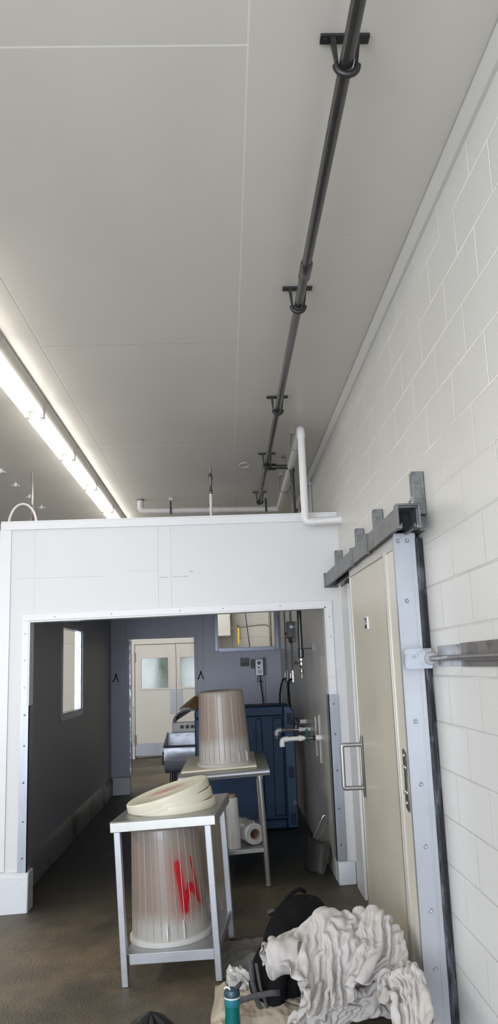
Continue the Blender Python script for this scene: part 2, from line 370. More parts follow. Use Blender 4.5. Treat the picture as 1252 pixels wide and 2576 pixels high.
for x, z in [(-1.52, 1.9), (-1.3, 2.02), (-.87, 2.03), (-.35, 2.036), (-.02, 2.04), (.42, 2.046), (.795, 1.8), (.795, 1.95), (-1.52, 1.7), (-1.52, 1.5)]:
    lathe(bm, [(0, .006), (.005, .004), (.006, 0)], 8, mtx=Matrix.Translation((x, PY-.012, z)) @ Matrix.Rotation(PI/2, 4, 'X'))
obj('screws', bm, 'steel', tr)
def corner_guard(name, x0, x1, xin, lab):
    bm = B(); box(bm, x0, x1, PY-.018, PY-.012, .19, 1.37); box(bm, min(xin, xin+.006*(1 if xin > 0 else -1)), max(xin, xin+.006*(1 if xin > 0 else -1)), PY-.018, PY+.12, .19, 1.37)
    g = struct(name, bm, 'gal')
    sb = B()
    for z in (.3, .55, .82, 1.08, 1.3):
        lathe(sb, [(0, .005), (.006, .004), (.008, 0)], 8, mtx=Matrix.Translation(((x0+x1)/2, PY-.018, z)) @ Matrix.Rotation(PI/2, 4, 'X'))
    obj('screws', sb, 'dark_steel', g)
corner_guard('trim_5', -1.545, -1.478, -1.478, '')
corner_guard('trim_6', .755, .828, .755, '')
def kerb(name, x0, x1, top):
    bm = B(); z0 = fz((x0+x1)/2)-.03
    prism(bm, [(PY-.045, z0), (PY-.035, top-.02), (PY-.018, top), (PY+.125, top), (PY+.125, z0)], 0, x0, x1)
    return struct(name, bm, 'white_kerb', .008)
kerb('baseboard_front_left', -1.76, -1.462, .205)
kerb('baseboard_front_right', .762, .888, .185)
bm = B(); prism(bm, [(-1.63, -.1), (-1.597, -.1), (-1.605, .12), (-1.63, .175)], 1, PY+.13, 11.44)
struct('baseboard_left', bm, mat('worn_kerb_metal', (.24, .245, .25), .4, .2, .1, 4, .1, 40, stain=(.06, .055, .05), stain_scale=3, stain_pos=(.5, .62), stretch=(1, .6, 1)))
bm = B(); prism(bm, [(11.395, -.1), (11.41, .16), (11.448, .175), (11.448, -.1)], 0, -1.60, -1.375); box(bm, -1.388, -1.372, 11.41, 11.6, -.1, .17)
struct('baseboard_back', bm, 'white_kerb')
# sealed edge around the inner doorway (foil covered)
bm = B(); box(bm, -1.415, -1.37, 11.435, 11.45, .18, 2.07); box(bm, -.46, -.42, 11.435, 11.45, -.02, 2.07); box(bm, -1.37, -.46, 11.435, 11.45, 2.03, 2.07)
struct('trim_7', bm, 'inner_back')
struct('trim_8', box(B(), -1.372, -1.352, 11.43, 11.58, .18, 2.03), 'crinkle')
# window_1 in the left booth wall
w = struct('window_1', B(), 'gal')
bm = bmesh.new()
for a in ((8.03, 8.09, 1.15, 2.10), (9.18, 9.24, 1.15, 2.10), (8.09, 9.18, 1.13, 1.19), (8.09, 9.18, 2.06, 2.11)): box(bm, -1.64, -1.622, *a)
obj('window_frame', bm, 'gal', w, bevel=.003)
bm = B(); box(bm, -1.71, -1.64, 9.165, 9.18, 1.19, 2.06); box(bm, -1.71, -1.64, 8.09, 9.18, 1.185, 1.20); box(bm, -1.71, -1.64, 8.09, 9.18, 2.05, 2.065)
obj('jamb_lining', bm, 'crinkle', w)
obj('lamp_reflection', box(B(), -1.688, -1.668, 9.155, 9.165, 1.21, 2.05), 'bright', w)  # ceiling lamp reflection on the jamb, made as a glowing strip
tag(w, 'tall metal framed window opening in the left booth wall', 'window')
# window_2 high in the back booth wall
w = struct('window_2', B(), 'gal')
bm = B()
for a in ((-.165, -.115, 1.82, 2.66), (.69, .745, 1.82, 2.66), (-.115, .69, 1.81, 1.865), (-.115, .69, 2.62, 2.66)): box(bm, a[0], a[1], 11.43, 11.45, a[2], a[3])
obj('window_frame', bm, mat('dull_window_metal', (.22, .235, .29), .3, .5, .1, 10), w, bevel=.004)
tag(w, 'wide high window opening in the back booth wall', 'window')
# corridor beyond: returning wall, seen through the high window, and ceiling lights
struct('wall_corridor', box(B(), -.6, .08, 15.2, 15.9, 2.18, 3.47), 'cream')
struct('trim_9', box(B(), -2.05, -1.88, 15.9, 16, -.1, 2.25), 'cream')

# ------------------------------------------------------------------ double doors far away
fr = struct('trim_10', B(), 'cream')
bm = B(); box(bm, -1.88, -1.81, 15.93, 16.05, -.08, 2.17); box(bm, -.19, -.12, 15.93, 16.05, -.05, 2.17); box(bm, -1.81, -.19, 15.93, 16.05, 2.09, 2.17)
o = obj('door_frame', bm, 'cream', fr, bevel=.004)
def leaf(name, x0, x1, side, lab):
    d = struct(name, B(), 'cream')
    wx0, wx1 = (x0+.12, x1-.15) if side < 0 else (x0+.08, x1-.18)
    bm = B()
    for a in ((x0, wx0, -.02, 2.08), (wx1, x1, -.02, 2.08), (wx0, wx1, -.02, 1.24), (wx0, wx1, 1.82, 2.08)): box(bm, a[0], a[1], 15.95, 15.99, a[2], a[3])
    obj('door_panel', bm, 'cream', d)
    bm = B()
    for a in ((wx0-.03, wx0, 1.21, 1.85), (wx1, wx1+.03, 1.21, 1.85), (wx0, wx1, 1.21, 1.24), (wx0, wx1, 1.82, 1.85)): box(bm, a[0], a[1], 15.935, 15.955, a[2], a[3])
    obj('window_bead', bm, 'cream', d)
    obj('pane', box(B(), wx0, wx1, 15.965, 15.975, 1.24, 1.82), 'glass', d)
    obj('kick_plate', box(B(), x0+.01, x1-.01, 15.943, 15.95, -.01, .21), 'gal', d)
    px = (x1-.12, x1-.01) if side < 0 else (x0+.01, x0+.12)
    obj('push_plate', box(B(), px[0], px[1], 15.943, 15.95, .74, 1.21), 'gal', d)
    hx = x0 if side < 0 else x1
    for z in (.28, 1.85): obj('hinge', tube(B(), [(hx, 15.935, z-.09), (hx, 15.935, z+.09)], .018, 10), 'brass', d)
    tag(d, lab, 'door')
leaf('door_2', -1.80, -1.005, -1, 'cream swing door leaf with a square window seen through the doorway, left leaf')
leaf('door_3', -.995, -.20, 1, 'right leaf of the cream double doors, half hidden by the doorway edge')
u = thing('utility_panel', (-1.86, 15.9, .5), 'slim cream cover panel low beside the left far door leaf', 'panel')
obj('cover', box(B(), -1.93, -1.835, 15.87, 15.925, .22, .92), 'cream', u, bevel=.004); obj('latch', box(B(), -1.90, -1.845, 15.86, 15.87, .89, .905), 'dark_steel', u)

# pipe and tape seen through the high window
p = thing('handrail_pipe', (.4, 15, 2.2), 'thin brown horizontal pipe with a bent end behind the high window', 'pipe')
obj('pipe', tube(B(), [(.10, 15, 2.305), (.62, 15, 2.345)] + bend((.62, 15, 2.345), (.80, 15, 2.345), (.84, 15, 2.16), .08), .011, 10), 'brass', p)
p = thing('riser_pipe', (.78, 14.6, 2.2), 'thick dark vertical pipe at the right of the high window', 'pipe')
obj('pipe', tube(B(), [(.80, 14.5, .03), (.80, 14.5, 3.47)], .022, 12), 'dark_steel', p)
p = thing('diagonal_cable', (.4, 14, 2.4), 'dark blue cable crossing the high window aslant', 'cable')
obj('cable', tube(B(), [(.30, 14, 2.95), (.355, 14, 2.4), (.42, 14, 1.75), (.46, 14, .02)], .009, 8), mat('blue_cable', (.02, .025, .08), .4), p)
tp = thing('caution_tape', (.2, 14.98, 2.1), 'yellow and black caution tape strip tied to the pipe behind the high window', 'tape')
bm = B(); pts = [(.226, .0, 2.34), (.235, .004, 2.26), (.23, .0, 2.16), (.225, .004, 2.07), (.228, 0, 2.00)]
wd = [.010, .017, .02, .019, .008]
L_ = [[bm.verts.new((x-w_, 14.975+y, z)), bm.verts.new((x+w_, 14.975+y, z))] for (x, y, z), w_ in zip(pts, wd)]
for a, b in zip(L_, L_[1:]): bm.faces.new((a[0], a[1], b[1], b[0]))
obj('tape', bm, 'tape', tp)
obj('knot', tube(B(), [(.212, 14.985, 2.33), (.245, 14.985, 2.33)], .016, 8), 'black', tp)
fc = bpy.data.curves.new('caution_lettering', 'FONT'); fc.body = 'CAUTION'; fc.size = .052; fc.align_x = 'CENTER'; fc.extrude = .0005
fo = bpy.data.objects.new('caution_lettering', fc); COL.objects.link(fo)
dg = bpy.context.evaluated_depsgraph_get(); me = bpy.data.meshes.new_from_object(fo.evaluated_get(dg)); bpy.data.objects.remove(fo)
me.materials.clear(); me.materials.append(M['black'])
fo = bpy.data.objects.new('lettering', me); COL.objects.link(fo); fo.parent = tp; fo.location = (.043, -.012, .10); fo.rotation_euler = (PI/2, PI/2, 0)

# ------------------------------------------------------------------ ceiling lights
def light_fixture():
    r = thing('fluorescent_fixture', (-1.295, 4.25, 3.48), 'white twin tube strip light at the near end of the ceiling row', 'ceiling light', group='strip lights in a row on the ceiling')
    bm = B(); prism(bm, [(-.085, 0), (-.085, -.03), (-.06, -.075), (.06, -.075), (.085, -.03), (.085, 0)], 1, 0, 1.13)
    obj('channel', bm, 'fixture', r, False)
    for s in (-.05, .05):
        obj('lamp_tube', tube(B(), [(s, .03, -.105), (s, 1.10, -.105)], .017, 12), 'tube', r, False)
    for y in (.012, 1.118):
        for s in (-.05, .05):
            bm = B(); box(bm, s-.017, s+.017, y-.008, y+.008, -.128, -.075); obj('lamp_holder', bm, 'fixture', r, False, .004)
    return r
lf = light_fixture()
ords = ['second', 'third', 'fourth', 'fifth', 'sixth']
for i in range(5):
    dup(lf, (-1.295, 4.25+1.15*(i+1), 3.48), label=f'{ords[i]} white twin tube strip light from the near end of the ceiling row')
dup(lf, (-1.295, 3.10, 3.48), label='white twin tube strip light cut by the left picture edge above the row')

# ------------------------------------------------------------------ black overhead pipe
bp = thing('black_drain_pipe', (.412, 4, 3.38), 'long glossy black pipe running along the ceiling on straps', 'pipe')
obj('pipe', tube(B(), [(.414, -.5, 3.38), (.412, 5, 3.38), (.404, 8.72, 3.38)], .0215, 20), 'black_pipe', bp)
obj('coupling', tube(B(), [(.4135, 3.30, 3.38), (.4135, 3.315, 3.38), (.4135, 3.44, 3.38), (.4135, 3.45, 3.38)], [.024, .0285, .0285, .024], 20), 'black_pipe', bp)
obj('tee', tube(B(), [(.408, 6.98, 3.38), (.408, 6.99, 3.38), (.408, 7.15, 3.38), (.408, 7.16, 3.38)], [.024, .032, .032, .024], 20), 'black_pipe', bp)
bm = B(); tube(bm, [(.43, 7.06, 3.38), (.50, 7.06, 3.38)], .031, 18); obj('tee_branch', bm, 'black_pipe', bp)
pts = [(.49, 7.06, 3.38), (.56, 7.06, 3.378)] + bend((.5, 7.06, 3.378), (.645, 7.06, 3.376), (.648, 7.06, 3.0), .05) + [(.648, 7.06, 2.77), (.649, 7.06, 1.69)]
obj('drop_pipe', tube(B(), pts, .0195, 18), 'black_pipe', bp)
obj('elbow', tube(B(), [(.60, 7.06, 3.377)] + bend((.5, 7.06, 3.377), (.645, 7.06, 3.376), (.648, 7.06, 3.0), .04) + [(.648, 7.06, 3.32)], .025, 18), 'black_pipe', bp)
def strap():
    r = thing('pipe_strap', (.415, 2.10, 3.38), 'black bracket round the overhead pipe, nearest to the camera', 'bracket', group='black brackets along the overhead pipe')
    bm = B(); box(bm, -.075, .075, -.012, .022, .088, .0975); lathe(bm, [(0, -.003), (.008, -.002), (.009, .002)], 10, mtx=Matrix.Translation((-.058, .005, .088)))
    obj('base_plate', bm, 'black', r, False)
    for s in (-1, 1): obj('hanger_arm', prism(B(), [(s*.026, -.0), (s*.034, -.0), (s*.046, .088), (s*.03, .088)], 1, -.010, .010), 'black', r, False)
    bm = B(); tube(bm, [(.033*math.cos(a), 0, .033*math.sin(a)-.004) for a in [PI+PI*k/14 for k in range(15)]], .011, 10); obj('ring', bm, 'black', r, False)
    return r
st = strap()
for y, lb in ((3.74, 'black bracket round the overhead pipe just past its coupling'), (5.40, 'black bracket round the overhead pipe, third from the camera'),
              (6.93, 'black bracket round the overhead pipe right before its side branch'), (8.55, 'black bracket at the far end of the overhead pipe')):
    dup(st, (.412, y, 3.38), label=lb)
b2 = thing('branch_hanger', (.57, 7.06, 3.48), 'small hanger holding the short side branch of the black pipe', 'hanger')
bm = B(); box(bm, .555, .595, 7.04, 7.08, 3.465, 3.4795); box(bm, .588, .592, 7.05, 7.07, 3.355, 3.466); obj('hanger', bm, 'dark_steel', b2)

# ------------------------------------------------------------------ white pipes
wp = thing('white_wrapped_pipe', (.63, 5.95, 3.0), 'white pipe rising in front of the booth top with elbows at both ends', 'pipe')
path = [(.899, 5.93, 2.668), (.80, 5.94, 2.665)] + bend((.8, 5.94, 2.662), (.628, 5.95, 2.66), (.625, 5.95, 3.0), .035) + [(.627, 5.95, 2.9), (.626, 5.95, 3.2)] \
    + bend((.626, 5.95, 3.2), (.626, 5.95, 3.40), (.628, 6.5, 3.385), .045) + [(.628, 6.6, 3.385), (.63, 8.75, 3.335)]
obj('pipe', tube(B(), path, .0285, 20), 'pvc', wp)
obj('lower_elbow', tube(B(), [(.70, 5.945, 2.662)] + bend((.8, 5.945, 2.662), (.628, 5.95, 2.66), (.625, 5.95, 3.0), .04) + [(.6265, 5.95, 2.735)], .0325, 20), 'pvc', wp)
obj('upper_elbow', tube(B(), [(.626, 5.95, 3.32)] + bend((.626, 5.95, 3.2), (.626, 5.95, 3.40), (.628, 6.5, 3.385), .045) + [(.627, 6.05, 3.395)], .0325, 20), 'pvc', wp)
obj('wall_collar', tube(B(), [(.875, 5.93, 2.668), (.8995, 5.93, 2.668)], .034, 20), 'pvc', wp)
cp = thing('white_cross_pipe', (-.1, 8.8, 3.35), 'long white pipe lying crosswise above the booth roof, its left end turned up', 'pipe')
obj('pipe', tube(B(), [(.63, 8.8, 3.33), (-.2, 8.8, 3.34), (-.85, 8.8, 3.35)] + bend((-.8, 8.8, 3.35), (-.92, 8.8, 3.352), (-.92, 8.8, 3.47), .05) + [(-.92, 8.8, 3.477)], .033, 16), 'pvc_old', cp)
obj('coupling', tube(B(), [(-.16, 8.8, 3.34), (-.04, 8.8, 3.338)], .038, 16), 'pvc_old', cp)
obj('ceiling_collar', tube(B(), [(-.92, 8.8, 3.468), (-.92, 8.8, 3.4795)], .042, 16), 'dark_steel', cp)
for x, z, y, lb, nm in ((-.578, 3.345, 8.765, 'black strap hanger on the white cross pipe, left one', 0), (.49, 3.34, 8.765, 'black strap hanger on the white cross pipe near its right end', 1)):
    h = thing('strap_hanger', (x, y, 3.479), lb, 'hanger', group='black strap hangers on the cross pipe')
    obj('stud', tube(B(), [(x, y, 3.44), (x, y, 3.479)], .006, 8), 'steel', h); obj('stud_plate', box(B(), x-.02, x+.02, y-.015, y+.015, 3.455, 3.4795), 'steel', h)
    obj('strap', box(B(), x-.0105, x+.0105, y-.009, y-.001, 3.295, 3.445), 'black', h)
for (x, y, z), lb in (((.626, 6.3, 3.39), 'thin wire loop hanger on the white pipe just behind its upper elbow'), ((.628, 7.75, 3.36), 'thin wire loop hanger farther back on the white pipe')):
    h = thing('loop_hanger', (x, y, 3.479), lb, 'hanger', group='wire loop hangers on the white pipe')
    obj('anchor', box(B(), x-.055, x-.02, y-.012, y+.012, 3.462, 3.4795), 'steel', h)
    pts = [(x-.035, y, 3.465), (x-.045, y, 3.44)] + [(x+.055*math.cos(a), y, z-.02+.055*math.sin(a)) for a in [PI*.85+PI*1.25*k/12 for k in range(13)]]
    obj('loop', tube(B(), pts, .0038, 8), 'dark_steel', h)
# dark bars and fitting behind the drop pipe
c = thing('roof_valve_pipes', (.75, 7.6, 2.9), 'dark angled pipes with a silver fitting on a grey box above the booth roof', 'pipe fitting')
obj('pipe', tube(B(), [(.755, 7.3, 3.18), (.745, 7.3, 3.10), (.735, 7.3, 3.02)], .012, 10), 'black', c)
obj('pipe', tube(B(), [(.735, 7.3, 3.03), (.745, 7.3, 2.98), (.755, 7.3, 2.93)], .011, 10), 'black', c)
obj('end_cap', tube(B(), [(.755, 7.3, 3.18), (.758, 7.3, 3.215)], .012, 10), 'steel', c)
obj('fitting', tube(B(), [(.755, 7.3, 2.90), (.755, 7.3, 2.935)], .018, 12), 'steel', c)
obj('junction_box', box(B(), .722, .80, 7.24, 7.36, 2.756, 2.905), 'gauge', c, bevel=.004)
c = thing('roof_strut', (.55, 8.3, 2.8), 'black rod sloping up from the booth roof to the black drop pipe', 'rod')
obj('rod', tube(B(), [(.57, 7.4, 2.757), (.66, 7.35, 2.94), (.70, 7.3, 3.03)], .010, 8), 'black', c)
c = thing('wall_conduit', (.88, 7.9, 3), 'thin grey conduit standing against the block wall behind the white pipe', 'conduit')
obj('conduit', tube(B(), [(.885, 7.75, 2.757), (.882, 7.75, 3.40)], .011, 10), 'gauge', c); obj('saddle', box(B(), .868, .8995, 7.73, 7.77, 3.36, 3.375), 'gauge', c)
# vertical feed pipes above the booth
c = thing('feed_pipe', (-.107, 7.4, 3.48), 'short pipe dropping from the ceiling with a dark valve, centre of the booth roof', 'pipe')
obj('upper_pipe', tube(B(), [(-.107, 7.4, 3.40), (-.107, 7.4, 3.4795)], .011, 12), 'steel', c)
obj('valve', tube(B(), [(-.107, 7.4, z) for z in (3.42, 3.40, 3.385, 3.36, 3.35, 3.26, 3.25, 3.225, 3.215)], [.012, .018, .021, .02, .014, .013, .018, .018, .012], 12), 'dark_steel', c)
obj('lower_pipe', tube(B(), [(-.107, 7.4, 2.757), (-.107, 7.4, 3.22)], .0135, 12), 'pvc', c)
c = thing('feed_pipe', (-1.79, 7.4, 3.48), 'grey pipe dropping from the ceiling with a red handled valve beside the white hose loop', 'pipe')
obj('upper_pipe', tube(B(), [(-1.79, 7.4, 3.08), (-1.79, 7.4, 3.4795)], .011, 12), 'steel', c)
obj('valve', tube(B(), [(-1.79, 7.4, z) for z in (3.16, 3.14, 3.10, 3.09, 3.05, 3.04, 3.00)], [.012, .018, .018, .013, .019, .02, .014], 12), 'dark_steel', c)
obj('lever', box(B(), -1.775, -1.762, 7.385, 7.40, 3.03, 3.11), mat('red_lever', (.5, .02, .03), .4), c, bevel=.003)
obj('lower_pipe', tube(B(), [(-1.79, 7.4, 2.5), (-1.79, 7.4, 3.02)], .0135, 12), 'pvc', c)
c = thing('hose_loop', (-1.86, 7.2, 2.9), 'white hose arching over the left end of the booth roof', 'hose')
pts = [(-1.825+.125*math.cos(a), 7.2, 2.93+.20*math.sin(a)) for a in [PI-PI*k/18 for k in range(19)]]
pts = [(-1.955, 7.2, 2.88)] + pts + [(-1.695, 7.2, 2.757)]
obj('hose', tube(B(), pts, .011, 10), 'pvc', c); obj('fitting', tube(B(), [(-1.957, 7.2, 2.45), (-1.955, 7.2, 2.93), (-1.955, 7.2, 2.96)], [.012, .018, .014], 12), 'dark_steel', c)
# small white clips on the ceiling
cl0 = None
for i, (x, y, lb) in enumerate(((-2.045, 7.259, 'small white ceiling clip touching the left picture edge'), (-2.057, 7.827, 'small white ceiling clip, second from the left picture edge'),
                                (-2.055, 8.391, 'small white ceiling clip just left of the grey drop pipe'), (-2.059, 8.968, 'small white ceiling clip right above the hose loop'))):
    if cl0 is None:
        cl0 = thing('ceiling_clip', (x, y, 3.48), lb, 'clip', group='white clips on the ceiling')
        bm = B(); tube(bm, [(-.038, 0, -.022), (.03, 0, -.022), (.04, 0, -.034)], .006, 8); obj('bar', bm, 'pvc', cl0, False)
        bm = B(); box(bm, -.012, .012, -.012, .012, -.036, -.0005); obj('foot', bm, 'pvc', cl0, False)
    else: dup(cl0, (x, y, 3.48), label=lb)
# right-hand ring fixture mark on ceiling
c = thing('ceiling_ring', (.21, 7.5, 3.479), 'thin pale ring set flush in the ceiling beside the black pipe', 'ring')
obj('ring', tube(B(), [(.22+.045*math.cos(a), 7.35+.09*math.sin(a), 3.478) for a in [2*PI*k/20 for k in range(21)]], .003, 6), 'pvc', c)

# ------------------------------------------------------------------ sliding door on the right
D0, D1 = 3.53, 4.90; DX = .77; DT = 2.165
d = struct('door_1', B(), 'door')
tag(d, 'tall cream sliding cooler door hanging from a dark track on the block wall', 'door')
obj('door_panel', box(B(), DX+.006, DX+.10, D0+.02, D1, .045, DT-.03), 'door', d)
obj('near_panel', box(B(), DX+.003, DX+.02, D0+.03, 3.775, .10, DT-.065), 'door_light', d)
bm = B(); prism(bm, [(D0+.012, DT-.07), (D1, DT-.06+.01), (D1, DT), (D0+.012, DT)], 0, DX, DX+.10)
box(bm, DX, DX+.1, D1-.018, D1+.004, .045, DT); box(bm, DX, DX+.1, D0+.012, D1, .03, .09)
obj('door_rim', bm, 'door_frame', d, bevel=.003)
bm = B(); box(bm, DX-.004, DX+.012, 3.775, 3.80, .06, DT-.05); box(bm, DX-.002, DX+.01, 3.745, 3.752, .06, DT-.05)
obj('door_seam', bm, 'door_frame', d, bevel=.002)
bm = B(); box(bm, DX-.002, .862, D0, D0+.012, .03, DT); box(bm, DX-.004, DX+.004, D0-.001, D0+.03, .03, DT); box(bm, .836, .842, D0-.004, D0+.002, .03, DT)
obj('door_edge', bm, 'door_edge', d)
bm = B()
for x, z in ((.785, 2.13), (.826, 2.13), (.806, 1.86), (.806, 1.34), (.81, 1.08), (.81, .83), (.812, .58), (.813, .36)):
    lathe(bm, [(0, .001), (.0035, .002), (.0065, .0045), (.010, .0), (.0105, -.001)], 12, mtx=Matrix.Translation((x, D0-.001, z)) @ Matrix.Rotation(PI/2, 4, 'X'))
obj('dimple_screws', bm, 'door_edge', d)
bm = B()                                                   # rubber seal with a ragged edge
prev = None
for k in range(91):
    z = .0+2.14*k/90; j = .006*noise.noise(Vector((0, 3, z*9)))+.004*noise.noise(Vector((5, 3, z*40)))
    row = [bm.verts.new(c_) for c_ in ((.862, D0+.03, z), (.862, D0-.004+j, z), (.873, D0-.014+j*1.6, z), (.886, D0-.004-j, z), (.8995, D0+.006, z), (.8995, D0+.04, z))]
    if prev:
        for a in range(5): bm.faces.new((prev[a], prev[a+1], row[a+1], row[a]))
    prev = row
obj('rubber_seal', bm, 'rubber', d)
hd = obj('handle_plate', box(B(), DX-.006, DX, 4.765, 4.80, .84, 1.18), 'steel', d, bevel=.003)
pts = [(DX-.004, 4.785, 1.13), (.70, 4.785, 1.13)] + bend((.7, 4.785, 1.13), (.652, 4.785, 1.13), (.652, 4.785, 1), .012) + bend((.652, 4.785, 1), (.652, 4.785, .89), (.7, 4.785, .89), .012) + [(.70, 4.785, .89), (DX-.004, 4.785, .89)]
obj('pull_handle', tube(B(), pts, .0125, 14), 'steel', d)
bm = B(); prism(bm, [(3.60, 1.20), (3.655, 1.215), (3.655, 1.15), (3.648, 1.13), (3.648, 1.05), (3.655, 1.03), (3.655, .97), (3.61, .955), (3.60, .97), (3.60, 1.03), (3.607, 1.05), (3.607, 1.13), (3.60, 1.15)], 0, DX-.004, DX+.004)
lp = obj('latch_plate', bm, 'dark_steel', d)
bm = B()
for y, z in ((3.63, 1.19), (3.645, 1.14), (3.61, 1.14), (3.645, 1.035), (3.61, 1.035), (3.63, .99)):
    lathe(bm, [(0, .006), (.007, .005), (.009, 0)], 10, mtx=Matrix.Translation((DX-.004, y, z)) @ Matrix.Rotation(-PI/2, 4, 'Y'))
obj('bolts', bm, 'chrome', lp)
bm = B(); box(bm, DX-.0005, DX+.007, 4.355, 4.445, 1.775, 1.842); stk = obj('sticker', bm, 'sticker_white', d)
obj('sticker_print', box(B(), DX-.0012, DX-.0004, 4.372, 4.441, 1.779, 1.838), 'navy', stk)
bm = B()
for y0, y1, z0, z1 in ((4.425, 4.431, 1.805, 1.825), (4.408, 4.431, 1.821, 1.826), (4.408, 4.428, 1.812, 1.816), (4.41, 4.415, 1.816, 1.822), (4.424, 4.431, 1.801, 1.806), (4.384, 4.398, 1.804, 1.809), (4.395, 4.411, 1.802, 1.807), (4.378, 4.384, 1.806, 1.814), (4.379, 4.386, 1.822, 1.828)):
    box(bm, DX-.002, DX-.001, y0, y1, z0, z1)
obj('sticker_lettering', bm, 'sticker_white', stk)
# door casing on the wall beyond and above
struct('trim_11', box(B(), .878, .8998, 5.70, 6.02, .03, 2.16), 'partition')
bm = B(); box(bm, .8, .899, 6.035, 6.105, .20, 2.17) if False else None
struct('trim_12', tube(B(), [(.888, 6.06, .2), (.888, 6.06, 2.18)], .012, 10), 'white_trim')
bm = B(); box(bm, .875, .8998, 3.47, 6.0, 2.165, 2.235)
struct('trim_13', bm, 'track')

# track ---------------------------------------------------------------
t = thing('door_track', (.785, 4.6, 2.2), 'dark weathered steel door track with sleeves along the top of the sliding door', 'door track')
def chan(bm, x0, x1, z0, z1, y0, y1, th=.006, lip=.018):
    pts = [(x0, z0), (x0, z1), (x1, z1), (x1, z0), (x1-lip, z0), (x1-lip, z0+.016), (x1-lip+th, z0+.016), (x1-lip+th, z0+th), (x1-th, z0+th), (x1-th, z1-th), (x0+th, z1-th), (x0+th, z0+th), (x0+lip-th, z0+th), (x0+lip-th, z0+.016), (x0+lip, z0+.016), (x0+lip, z0)]
    prism(bm, pts, 1, y0, y1); return bm
obj('rail', chan(B(), .745, .832, 2.158, 2.248, 3.32, 5.87), 'track', t)
for y0, y1 in ((3.30, 3.36), (4.08, 4.125), (4.59, 4.63)):
    obj('sleeve', chan(B(), .738, .84, 2.150, 2.257, y0, y1, .009, .02), 'track', t, bevel=.002)
obj('end_cap', box(B(), .736, .842, 5.87, 5.885, 2.148, 2.258), 'track', t)
obj('inner_shadow_plate', box(B(), .752, .826, 3.46, 3.47, 2.17, 2.242), 'trackdark', t)  # dark plate put in for the shade inside the track
for y in (3.78, 4.75): 
    h = obj('trolley', box(B(), .775, .802, y-.06, y+.06, 2.155, 2.20), 'dark_steel', t)
k = t
def stub():
    r = thing('rail_bracket', (.90, 3.45, 2.3), 'dark square tube bracket on the wall at the near end of the door track', 'bracket', group='square brackets above the door track')
    bm = B(); box(bm, -.055, -.0015, -.025, .03, -.07, .125); obj('tube', bm, 'track', r, False, .003)
    obj('flange', box(B(), -.0605, -.055, -.018, .02, -.075, .012), 'steel', r, False)
    bm = B(); lathe(bm, [(0, .012), (.008, .011), (.009, 0)], 6, mtx=Matrix.Translation((-.06, 0, -.012)) @ Matrix.Rotation(-PI/2, 4, 'Y')); obj('bolt', bm, 'dark_steel', r, False)
    bm = B(); lathe(bm, [(.006, .002), (.015, .002), (.015, 0), (.006, 0)], 16, mtx=Matrix.Translation((-.0605, 0, -.012)) @ Matrix.Rotation(-PI/2, 4, 'Y')); obj('washer', bm, 'chrome', r, False)
    return r
sb = stub()
for y, lb in ((4.39, 'dark square tube bracket above the door track, second from the near end'), (5.02, 'dark square tube bracket above the door track, third from the near end'), (6.0, 'dark square tube bracket above the far end of the door track')):
    dup(sb, (.90, y, 2.315), label=lb)

# latch bar in front of the door edge ---------------------------------------
r = thing('wall_strike_rail', (.89, 3.0, 1.61), 'flat weathered steel bar fixed on the block wall at the right picture edge', 'rail')
obj('bar', box(B(), .892, .8995, 3.05, 3.40, 1.572, 1.655), 'grey_bar', r); obj('dark_bar', box(B(), .889, .8995, 2.0, 3.05, 1.570, 1.658), mat('rusty_bar', (.20, .18, .165), .45, .4, .2, 12, .2, 40, stain=(.10, .09, .08), stain_scale=6), r)
r = thing('latch_rod', (.87, 3.3, 1.605), 'grey steel rod with a rounded plate crossing in front of the door edge', 'rod')
bm = B(); cx0, cx1, cz0, cz1, rr = .752, .868, 1.564, 1.648, .016
out = []
for (cx, cz, a0) in ((cx0+rr, cz0+rr, PI), (cx1-.005, cz0+.005, 1.5*PI), (cx1-.005, cz1-.005, 0), (cx0+rr, cz1-rr, .5*PI)):
    q = rr if cx < .8 else .005
    out += [(cx+q*math.cos(a0+PI/2*k/5), cz+q*math.sin(a0+PI/2*k/5)) for k in range(6)]
prism(bm, out, 1, 3.405, 3.41); obj('plate', bm, mat('scuffed_zinc', (.40, .42, .46), .3, .6, .2, 9, .05, 60, stain=(.22, .22, .23), stain_scale=9), r)
bm = B(); lathe(bm, [(0, .004), (.026, .004), (.028, .001), (.028, 0)], 28, mtx=Matrix.Translation((.862, 3.405, 1.605)) @ Matrix.Rotation(PI/2, 4, 'X')); obj('boss', bm, 'grey_bar', r)
obj('rod', tube(B(), [(.864, 3.405, 1.604), (.866, 3.36, 1.604), (.868, 3.33, 1.604), (.868, 1.9, 1.604)], [.011, .012, .0105, .0105], 16), mat('rod_steel', (.20, .19, .185), .35, .6, .15, 30, .1, 80), r)
obj('paint_chip', tube(B(), [(.8575, 3.20, 1.608), (.8572, 3.165, 1.606), (.857, 3.14, 1.61)], .0022, 6), 'white', r)

